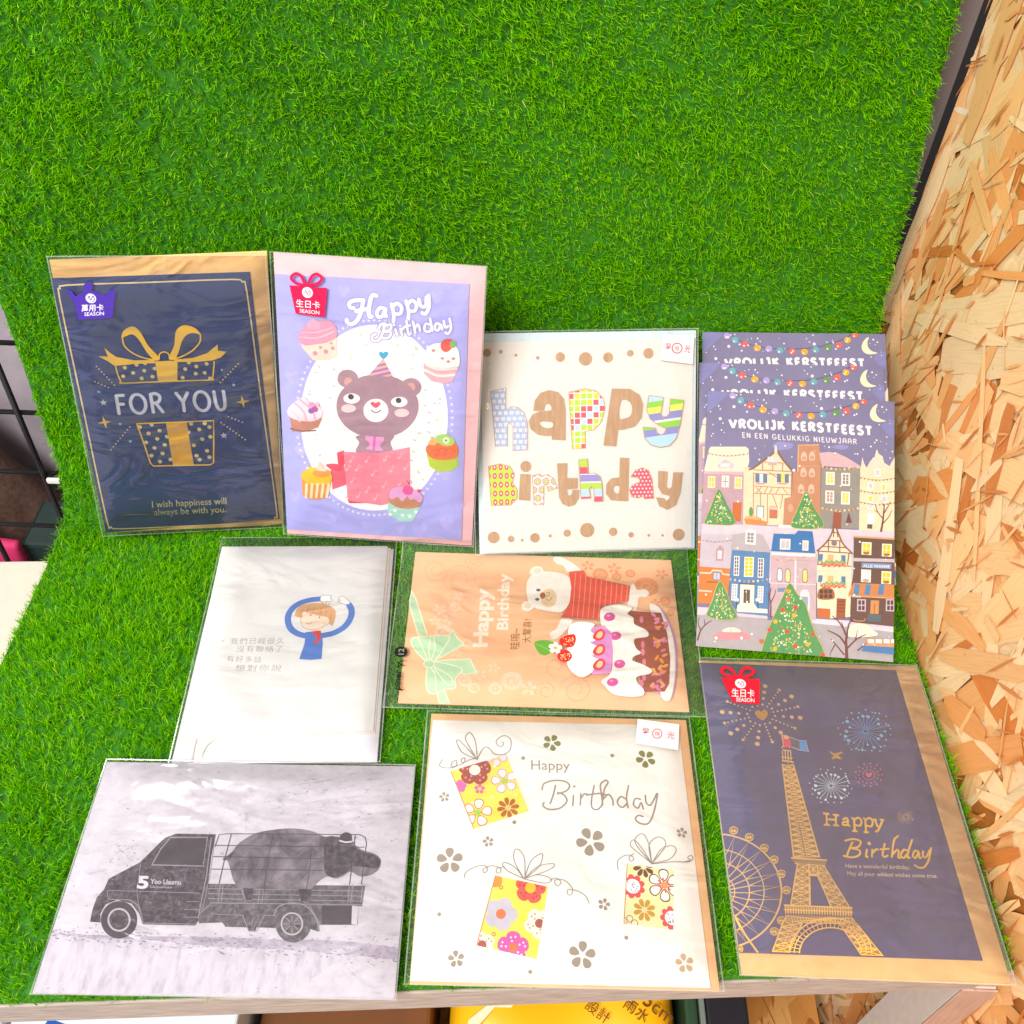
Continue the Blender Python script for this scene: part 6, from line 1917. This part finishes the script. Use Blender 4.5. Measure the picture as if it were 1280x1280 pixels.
present('present', [(874, 628), (1047, 652), (1045, 874), (862, 850)], mottle('cream_print_paper', [(0.3, '#f7e6a8'), (0.7, '#faecbc')], 80, 3), d3,
        [[(840, 652), (838, 620), (860, 600), (885, 597), (898, 610), (888, 620), (880, 605), (900, 590)], [(965, 628), (905, 580), (885, 560), (895, 540), (920, 560), (965, 628)], [(965, 628), (905, 555), (912, 525), (935, 520), (955, 560), (965, 628)], [(965, 628), (955, 560), (985, 530), (1012, 540), (1012, 570), (965, 628)], [(965, 628), (1000, 575), (1040, 562), (1055, 580), (1030, 612), (965, 628)],
         [(965, 630), (1040, 622), (1100, 622), (1118, 608), (1110, 598), (1098, 606), (1108, 616), (1085, 622)]])
A.sleeve([(128, 56), (1102, 84), (1242, 1097), (46, 1087)], 0.0026, 7, 0.0008)
price_tag(A, [(912, 96), (1066, 116), (1062, 212), (903, 186)])
A.bake()

# ---------------- navy Paris card
A = Card('tower', 'greeting_card', 'navy card with a gold lattice tower, ferris wheel and fireworks on a kraft envelope')
A.view(860, 820, 2.976)
env, _ = A.slab('envelope', [(40, 16), (850, 38), (1205, 1225), (200, 1185)], -0.0012, 0.0, KRAFT, exact=True, bevel=0.0003)
NAV = mottle('navy_violet_card', [(0.3, '#3d3270'), (0.7, '#453a78')], 50, 3)
sheet, sq = A.slab('card_sheet', [(40, 27), (772, 55), (1095, 1135), (190, 1105)], 0.0002, 0.0009, NAV, exact=True, bevel=0.0002)
G = GOLD2
A.clip = sq
A.part('ferris_wheel', sheet)
c0 = (98, 880)
ring = lambda rx, ry, n=40: [(c0[0] + rx * math.cos(t), c0[1] + ry * math.sin(t)) for t in (-1.75 + 3.5 * i / n for i in range(n + 1))]
for k, w in ((1.0, 6), (.74, 4), (.52, 5), (.30, 4)):
    A.stroke(ring(248 * k, 216 * k), w, G, smooth=False)
for i in range(14):
    t = -1.5 + 3.05 * i / 13
    A.stroke([(c0[0] + 20 * math.cos(t), c0[1] + 18 * math.sin(t)), (c0[0] + 132 * math.cos(t - .1), c0[1] + 112 * math.sin(t - .1)), (c0[0] + 246 * math.cos(t), c0[1] + 214 * math.sin(t)), (c0[0] + 132 * math.cos(t + .12), c0[1] + 112 * math.sin(t + .12))], 3.4, G, smooth=False)
A.stroke([(165, 960), (210, 1040), (258, 1108)], 8, G, False)
for x, y in ((168, 653), (226, 678), (281, 719), (318, 762), (344, 815), (363, 876), (344, 988), (318, 1029), (187, 1094)):
    A.dot(x, y, 15, '#a8843c'); A.stroke([(x + 15 * math.cos(t), y + 13 * math.sin(t)) for t in (6.28 * i / 10 for i in range(10))], 3, G, closed=True)
    A.dot(x - 5, y, 4.5, G, n=8); A.dot(x + 5, y, 4.5, G, n=8)
A.part('tower', sheet)
GB = paper('#a07c48')
lp = lambda a, b, t: (a[0] + (b[0] - a[0]) * t, a[1] + (b[1] - a[1]) * t)


def truss(l0, l1, r0, r1, n, w=3.4, mid=True, fill=True):
    if fill:
        A.poly([l0, r0, r1, l1], GB)
    A.stroke([l0, l1], w + 1.6, G, False); A.stroke([r0, r1], w + 1.6, G, False)
    for i in range(n):
        a, b = lp(l0, l1, i / n), lp(r0, r1, i / n); c, d = lp(l0, l1, (i + 1) / n), lp(r0, r1, (i + 1) / n)
        A.stroke([a, d], w, G, False); A.stroke([b, c], w, G, False); A.stroke([c, d], w, G, False)
    if mid:
        A.stroke([lp(l0, r0, .5), lp(l1, r1, .5)], w * .7, G, False)


truss((350, 405), (392, 752), (390, 405), (488, 752), 17, 4.0)
A.stroke([(412, 640), (436, 752)], 6, GB, False)
A.stroke([(348, 392), (392, 398)], 7, G, False); A.stroke([(346, 378), (388, 384)], 5, G, False); A.stroke([(350, 352), (382, 356)], 5, G, False)
for x in (352, 362, 372, 382):
    A.stroke([(x - 2, 356), (x, 392)], 4, G, False)
A.stroke([(348, 345), (360, 330), (378, 345)], 4, G); A.stroke([(345, 282), (356, 340)], 5, G, False); A.star(344, 288, 9, G)
A.poly([(382, 756), (514, 766), (508, 784), (398, 775)], GB); A.stroke([(380, 756), (514, 765)], 6, G, False); A.stroke([(396, 774), (508, 784)], 5, G, False)
truss((404, 778), (378, 934), (446, 780), (448, 938), 6); truss((470, 782), (532, 942), (504, 784), (602, 942), 6)
A.stroke([(446, 822), (478, 824)], 5, G, False); truss((446, 784), (446, 818), (476, 786), (482, 820), 1)
A.stroke([(448, 826), (450, 936)], 5, G, False); A.stroke([(478, 826), (530, 940)], 5, G, False)
A.poly([(354, 934), (606, 944), (606, 972), (358, 962)], GB); A.stroke([(352, 934), (606, 944)], 6, G, False); A.stroke([(352, 950), (608, 960)], 4, G, False); A.stroke([(360, 968), (606, 976)], 6, G, False)
for i in range(26):
    x = 358 + i * 9.7
    A.stroke([(x, 936 + i * .38), (x + 1, 966 + i * .38)], 3.4, G, False)
truss((362, 972), (352, 996), (606, 980), (622, 1004), 1, 3)
for i in range(24):
    x = 358 + i * 10.6
    A.stroke([(x, 976 + i * .3), (x + 8, 994 + i * .3)], 3, G, False)
arch = lambda cx, cy, rx, ry: [(cx + rx * math.cos(t), cy - ry * math.sin(t)) for t in (3.14 - 3.14 * i / 24 for i in range(25))]
truss((352, 990), (310, 1106), (420, 1000), (372, 1108), 5); truss((560, 1004), (640, 1118), (622, 1000), (720, 1122), 5)
for rx, ry, w in ((152, 130, 5), (134, 112, 4), (114, 94, 5)):
    A.stroke(arch(524, 1112, rx, ry), w, G, smooth=False)
for i in range(25):
    t = 3.1 - 3.06 * i / 24
    A.stroke([(524 + 116 * math.cos(t), 1112 - 96 * math.sin(t)), (524 + 150 * math.cos(t), 1112 - 128 * math.sin(t))], 3, G, False)
A.part('flag', sheet)
A.poly([(350, 300), (378, 306), (382, 340), (356, 345)], '#e82a52'); A.poly([(378, 306), (412, 318), (414, 354), (382, 340)], '#5d5366'); A.poly([(412, 318), (436, 318), (447, 360), (414, 354)], '#3fa0e8')
A.stroke([(350, 298), (378, 306), (412, 318), (436, 318), (447, 360), (414, 354), (382, 342)], 3, '#c9c2c0', smooth=False)
A.part('firework', sheet)
x0, y0 = 271, 222
A.blob([(x0, y0 - 12), (x0 + 12, y0 - 20), (x0 + 24, y0 - 8), (x0 + 18, y0 + 12), (x0 + 4, y0 + 20), (x0 - 16, y0 + 6), (x0 - 24, y0 - 8), (x0 - 10, y0 - 18)], foil('#e6aa1f'), n=3, raised=.0002)
for i in range(16):
    t = 6.283 * i / 16 + .1
    big = i % 2 == 0
    for k in range(4 if big else 6):
        r = (48 + 29 * k) if big else 44 + 15 * k
        A.dot(x0 + r * math.cos(t) * 1.08, y0 + r * math.sin(t) * .8, (4.5 + 1.6 * k) if big else 3.6, foil('#eec080', 0.4, 0.2), n=8)
    if not big:
        A.star(x0 + 142 * math.cos(t), y0 + 105 * math.sin(t), 9, foil('#eec080', 0.4, 0.2))
rr = random.Random(9)
for x0, y0, R, c, c2, n in ((658, 284, 92, '#5f9fe0', '#8fd0f2', 22), (530, 486, 74, '#bcd2d6', '#dff0f2', 20), (808, 602, 32, '#e2b88a', '#e8c49a', 16)):
    A.part('firework', sheet)
    for i in range(n):
        t = 6.283 * i / n; r = R * rr.uniform(.62, 1.0)
        A.stroke([(x0 + 6 * math.cos(t), y0 + 5 * math.sin(t)), (x0 + r * math.cos(t), y0 + r * .85 * math.sin(t))], 2.2 if R > 40 else 1.6, c, False)
        A.dot(x0 + r * math.cos(t), y0 + r * .85 * math.sin(t), R * rr.uniform(.035, .085), c2, n=8)
    for i in range(n):
        t = 6.283 * i / n + .15; r = R * rr.uniform(.9, 1.12)
        A.dot(x0 + r * math.cos(t), y0 + r * .85 * math.sin(t), R * .035, c2, n=8)
A.part('firework', sheet)
x0, y0 = 671, 445
A.blob([(x0, y0 - 5), (x0 + 7, y0 - 10), (x0 + 12, y0 - 2), (x0, y0 + 10), (x0 - 12, y0 - 2), (x0 - 7, y0 - 10)], '#f0688a', n=3)
for R, n, s in ((22, 18, 2.4), (36, 14, 3.0), (50, 13, 3.6)):
    for i in range(n):
        A.dot(x0 + R * math.cos(6.283 * i / n), y0 + R * .85 * math.sin(6.283 * i / n), s, '#ea6f90', n=8)
A.part('aeroplane', sheet)
A.poly([(525, 356), (545, 366), (570, 358), (576, 362), (555, 374), (572, 384), (566, 388), (548, 382), (538, 388), (532, 384), (540, 374), (526, 362)], foil('#e6b23a'))
A.part('lettering', sheet)
for w, m in ((9.5, paper('#6a4a20')), (7.5, foil('#f6c04a', .4, .2))):
    pen([[(513, 592), (515, 628)], [(548, 595), (549, 631)], [(515, 610), (548, 613)], [(501, 588), (524, 591)], [(503, 630), (527, 632)], [(537, 593), (560, 596)], [(538, 632), (560, 634)],
         [(573, 612), (586, 606), (592, 614), (592, 634), (600, 636)], [(592, 620), (574, 624), (574, 634), (590, 634)], [(615, 608), (618, 655)], [(606, 608), (615, 608)], [(608, 655), (628, 656)], [(618, 612), (632, 606), (642, 620), (636, 636), (618, 634)],
         [(656, 610), (659, 660)], [(648, 610), (656, 610)], [(650, 660), (669, 661)], [(659, 614), (673, 608), (683, 623), (677, 640), (659, 637)], [(693, 612), (704, 640)], [(722, 613), (706, 650), (694, 658)], [(686, 611), (700, 613)], [(712, 612), (728, 613)]], w, m)
A.clip = None
for w, m in ((9, paper('#6a4a20')), (7, foil('#f6c04a', .4, .2))):
    pen([[(610, 695), (598, 722), (588, 748)], [(582, 690), (612, 684), (640, 692), (632, 712), (604, 718)], [(606, 718), (636, 726), (634, 744), (606, 752), (576, 746)], [(664, 722), (660, 748), (668, 750)], [(684, 722), (682, 750)], [(684, 736), (698, 722), (706, 724)],
         [(730, 700), (722, 740), (730, 750), (742, 744)], [(712, 722), (746, 720)], [(780, 672), (764, 690), (756, 752)], [(757, 742), (776, 724), (782, 732), (780, 752), (790, 752)], [(832, 686), (820, 720), (814, 752), (824, 752)], [(816, 728), (800, 724), (790, 744), (800, 754), (814, 738)],
         [(856, 730), (842, 728), (834, 746), (844, 754), (856, 734), (858, 754), (866, 752)], [(872, 728), (872, 748), (884, 750), (898, 724)], [(902, 716), (892, 764), (876, 788), (856, 790), (840, 780)]], w, m)
A.dot(672, 700, 7, foil('#f6c04a', .4, .2), n=10)
A.text('Have a wonderful birthday,', (584, 790), (824, 796), (0, -15), '#d9b9a0', 0.014)
A.text('May all your wildest wishes come true.', (590, 818), (926, 828), (0, -15), '#d9b9a0', 0.014)
A.sleeve([(34, 12), (856, 34), (1212, 1231), (196, 1191)], 0.0028, 8, 0.0014, gain=1.7, haze=0.08, rot=-0.9)
bow_sticker(A, bil([(119, 92), (263, 94), (265, 192), (144, 188)]), (-23, -14, 12, 20), '#e0142f')
A.bake()

# ------------------------------------------------------------------ artificial turf draped over the shelf and up the back
Z0 = -0.0066
PROF = {
    -0.33: [(front(-0.33) + .0015, Z0), (0.20, Z0), (0.30, Z0), (0.40, Z0), (0.440, Z0 + .001), (0.462, 0.020), (0.474, 0.075), (0.486, 0.140), (0.500, 0.22), (0.512, 0.30), (0.530, 0.42)],
    0.0: [(front(0) + .0015, Z0), (0.20, Z0), (0.30, Z0), (0.385, Z0), (0.435, -0.004), (0.480, 0.022), (0.517, 0.070), (0.541, 0.120), (0.556, 0.19), (0.566, 0.27), (0.585, 0.42)],
    0.26: [(front(0.26) + .0015, Z0), (0.20, Z0), (0.28, Z0), (0.365, Z0), (0.420, -0.003), (0.476, 0.024), (0.528, 0.070), (0.560, 0.115), (0.577, 0.19), (0.598, 0.28), (0.620, 0.42)],
}
NS = 121
RES = {}
for k, p in PROF.items():
    c = np.array(catmull(p, False, 24))
    c = np.maximum(c, [-1, Z0])
    d = np.concatenate([[0], np.cumsum(np.linalg.norm(np.diff(c, axis=0), axis=1))])
    u = np.linspace(0, d[-1], NS)
    RES[k] = np.stack([np.interp(u, d, c[:, 0]), np.interp(u, d, c[:, 1])], 1)
NX = 61
G3 = np.zeros((NS, NX, 3))
for j in range(NS):
    zc = RES[0.0][j, 1]
    t = min(1.0, max(0.0, (zc - Z0) / 0.10))
    xl = -0.312 + t * (-0.006) - max(0, zc - 0.1) * 0.045
    xr = 0.2625 + t * (-0.0125) - max(0, zc - 0.1) * 0.012
    for i in range(NX):
        x = xl + (xr - xl) * i / (NX - 1)
        if x < 0:
            w = x / -0.33; a, b = RES[0.0][j], RES[-0.33][j]
        else:
            w = x / 0.26; a, b = RES[0.0][j], RES[0.26][j]
        w = min(1.05, w)
        y, z = a * (1 - w) + b * w
        G3[j, i] = (x, y, z)
turf = empty('artificial_turf', (0, 0.3, Z0))
tag(turf, 'bright green artificial grass mat draped over the shelf and up behind the cards', 'turf mat')
TI = Matrix.Translation((0, -0.3, -Z0))
Fq = [(j * NX + i, j * NX + i + 1, (j + 1) * NX + i + 1, (j + 1) * NX + i) for j in range(NS - 1) for i in range(NX - 1)]
bk = mesh_obj('turf_backing', G3.reshape(-1, 3), Fq, plain_mat('turf_backing', '#2f7606', 0.8, 0.3, 300, 0.0006), turf, None, True)
bk.matrix_parent_inverse = TI
so = bk.modifiers.new('thickness', 'SOLIDIFY'); so.thickness = 0.0012; so.offset = -1

rng = np.random.default_rng(4)
P00, P10, P01, P11 = G3[:-1, :-1], G3[:-1, 1:], G3[1:, :-1], G3[1:, 1:]
Nrm = np.cross(P10 - P00, P01 - P00).reshape(-1, 3)
area = np.linalg.norm(Nrm, axis=1); Nrm /= area[:, None]
NT, PER = 92000, 5
cell = rng.choice(len(area), NT, p=area / area.sum())
cj, ci = np.divmod(cell, NX - 1)
a, b = rng.random((2, NT, 1))
root = P00[cj, ci] * (1 - a) * (1 - b) + P10[cj, ci] * a * (1 - b) + P01[cj, ci] * (1 - a) * b + P11[cj, ci] * a * b
nor = Nrm[cell]
# every tuft carries a few blades
root = np.repeat(root, PER, 0); nor = np.repeat(nor, PER, 0)
nb = len(root)
tx = np.tile(np.array([[1.0, 0, 0]]), (nb, 1)); tx -= nor * (tx * nor).sum(1, keepdims=True); tx /= np.linalg.norm(tx, axis=1, keepdims=True)
ty = np.cross(nor, tx)
root += (tx * rng.normal(0, .0009, (nb, 1)) + ty * rng.normal(0, .0009, (nb, 1)))
az = rng.uniform(0, 2 * np.pi, (nb, 1)); tuft_az = np.repeat(rng.uniform(0, 2 * np.pi, (NT, 1)), PER, 0)
# nap of the pile: a slow drift of the lean direction
nap = 0.3 * np.stack([np.sin(root[:, 0] * 19 + 2.2 * np.sin(root[:, 1] * 15)), np.cos(root[:, 1] * 17 + root[:, 2] * 21 + 1.7 * np.sin(root[:, 0] * 13))], 1)
lean = np.abs(rng.normal(0.48, 0.22, (nb, 1)))
dirv = tx * (np.cos(az) * .7 + np.cos(tuft_az) * .5) + ty * (np.sin(az) * .7 + np.sin(tuft_az) * .5) + tx * nap[:, :1] + ty * nap[:, 1:]
dirv /= np.linalg.norm(dirv, axis=1, keepdims=True)
length = rng.uniform(0.0042, 0.0076, (nb, 1)) * (1 + 0.22 * np.sin(root[:, :1] * 31 + 3 * np.sin((root[:, 1:2] + root[:, 2:]) * 23)))
short = rng.random((nb, 1)) < 0.22
length = np.where(short, length * 0.55, length)
d0 = nor * np.cos(lean * .5) + dirv * np.sin(lean * .5)
d1 = nor * np.cos(lean * 1.5) + dirv * np.sin(lean * 1.5)
wv = np.cross(d0, nor + rng.normal(0, .8, (nb, 3))); wv /= np.linalg.norm(wv, axis=1, keepdims=True) + 1e-9
wid = rng.uniform(0.00015, 0.00026, (nb, 1))
# press the blades down under every card
scale = np.ones((nb, 1))
over = rng.random(nb) < 0.3
for M, q, z0 in CARDS:
    Mi = np.array(M.inverted())
    xs = [p[0] for p in q]; ys = [p[1] for p in q]
    for f in (0.5, 1.0):
        tip = root + d0 * length * min(f, .5) + d1 * length * max(0, f - .5)
        lt = tip @ Mi[:3, :3].T + Mi[:3, 3]; lr = root @ Mi[:3, :3].T + Mi[:3, 3]
        ins = (lt[:, 0] > min(xs) + .0005) & (lt[:, 0] < max(xs) - .0005) & (lt[:, 1] > min(ys) + .0005) & (lt[:, 1] < max(ys) - .0005)
        hit = ins & (lt[:, 2] > z0 - 0.0012)
        # blades rooted just outside may hang over the edge of a card
        out_ = (lr[:, 0] < min(xs)) | (lr[:, 0] > max(xs)) | (lr[:, 1] < min(ys)) | (lr[:, 1] > max(ys))
        hit &= ~(out_ & over & (f == 1.0))
        k = np.clip((z0 - 0.0012 - lr[:, 2]) / np.maximum(1e-6, lt[:, 2] - lr[:, 2]), 0.0, 1.0)
        scale[hit, 0] = np.minimum(scale[hit, 0], np.where(lr[hit, 2] < z0 - .0014, k[hit], 0))
keep = (scale[:, 0] > 0.12)
root, d0, d1, wv, wid, length, scale = [v[keep] for v in (root, d0, d1, wv, wid, length, scale)]
length = length * scale
nb = len(root)
p1 = root + d0 * length * 0.5
p2 = p1 + d1 * length * 0.3
p3 = p2 + (d1 * 0.9 + rng.normal(0, .25, (nb, 3))) * length * 0.22
Vb = np.stack([root - wv * wid, root + wv * wid, p1 - wv * wid * .95, p1 + wv * wid * .95, p2 - wv * wid * .7, p2 + wv * wid * .7, p3], 1)
tri = np.array([[0, 1, 3], [0, 3, 2], [2, 3, 5], [2, 5, 4], [4, 5, 6]])
Tb = (tri[None] + (np.arange(nb) * 7)[:, None, None]).reshape(-1, 3)
me = bpy.data.meshes.new('grass_blades')
me.vertices.add(nb * 7); me.vertices.foreach_set('co', Vb.reshape(-1).astype(np.float32))
me.loops.add(len(Tb) * 3); me.loops.foreach_set('vertex_index', Tb.reshape(-1).astype(np.int32))
me.polygons.add(len(Tb)); me.polygons.foreach_set('loop_start', np.arange(0, len(Tb) * 3, 3, dtype=np.int32))
try:
    me.polygons.foreach_set('loop_total', np.full(len(Tb), 3, dtype=np.int32))
except Exception:
    pass
me.update(calc_edges=True)
cols = np.array([lin('#8ce000'), lin('#a2ec0a'), lin('#70cc00'), lin('#b6ee16'), lin('#56b802'), lin('#d2ec58')])
pick = rng.choice(6, nb, p=[.34, .18, .26, .07, .13, .02])
cb = cols[pick] * rng.uniform(0.8, 1.12, (nb, 1)); cb[:, 3] = 1
at = me.color_attributes.new('tone', 'FLOAT_COLOR', 'POINT')
at.data.foreach_set('color', np.repeat(cb, 7, 0).astype(np.float32).ravel())
m, nt, p, out = new_mat('grass_blade')
atn = N(nt, 'ShaderNodeAttribute'); atn.attribute_name = 'tone'
L(nt, atn.outputs['Color'], p.inputs['Base Color'])
p.inputs['Roughness'].default_value = 0.5; p.inputs['Specular IOR Level'].default_value = 0.1
trn = N(nt, 'ShaderNodeBsdfTranslucent'); L(nt, atn.outputs['Color'], trn.inputs[0])
mx = N(nt, 'ShaderNodeMixShader'); mx.inputs[0].default_value = 0.4
L(nt, p.outputs[0], mx.inputs[1]); L(nt, trn.outputs[0], mx.inputs[2]); L(nt, mx.outputs[0], out.inputs['Surface'])
me.materials.append(m)
gb_ = bpy.data.objects.new('grass_blades', me)
link(gb_, turf); gb_.matrix_parent_inverse = TI
tag(gb_, kind='stuff')
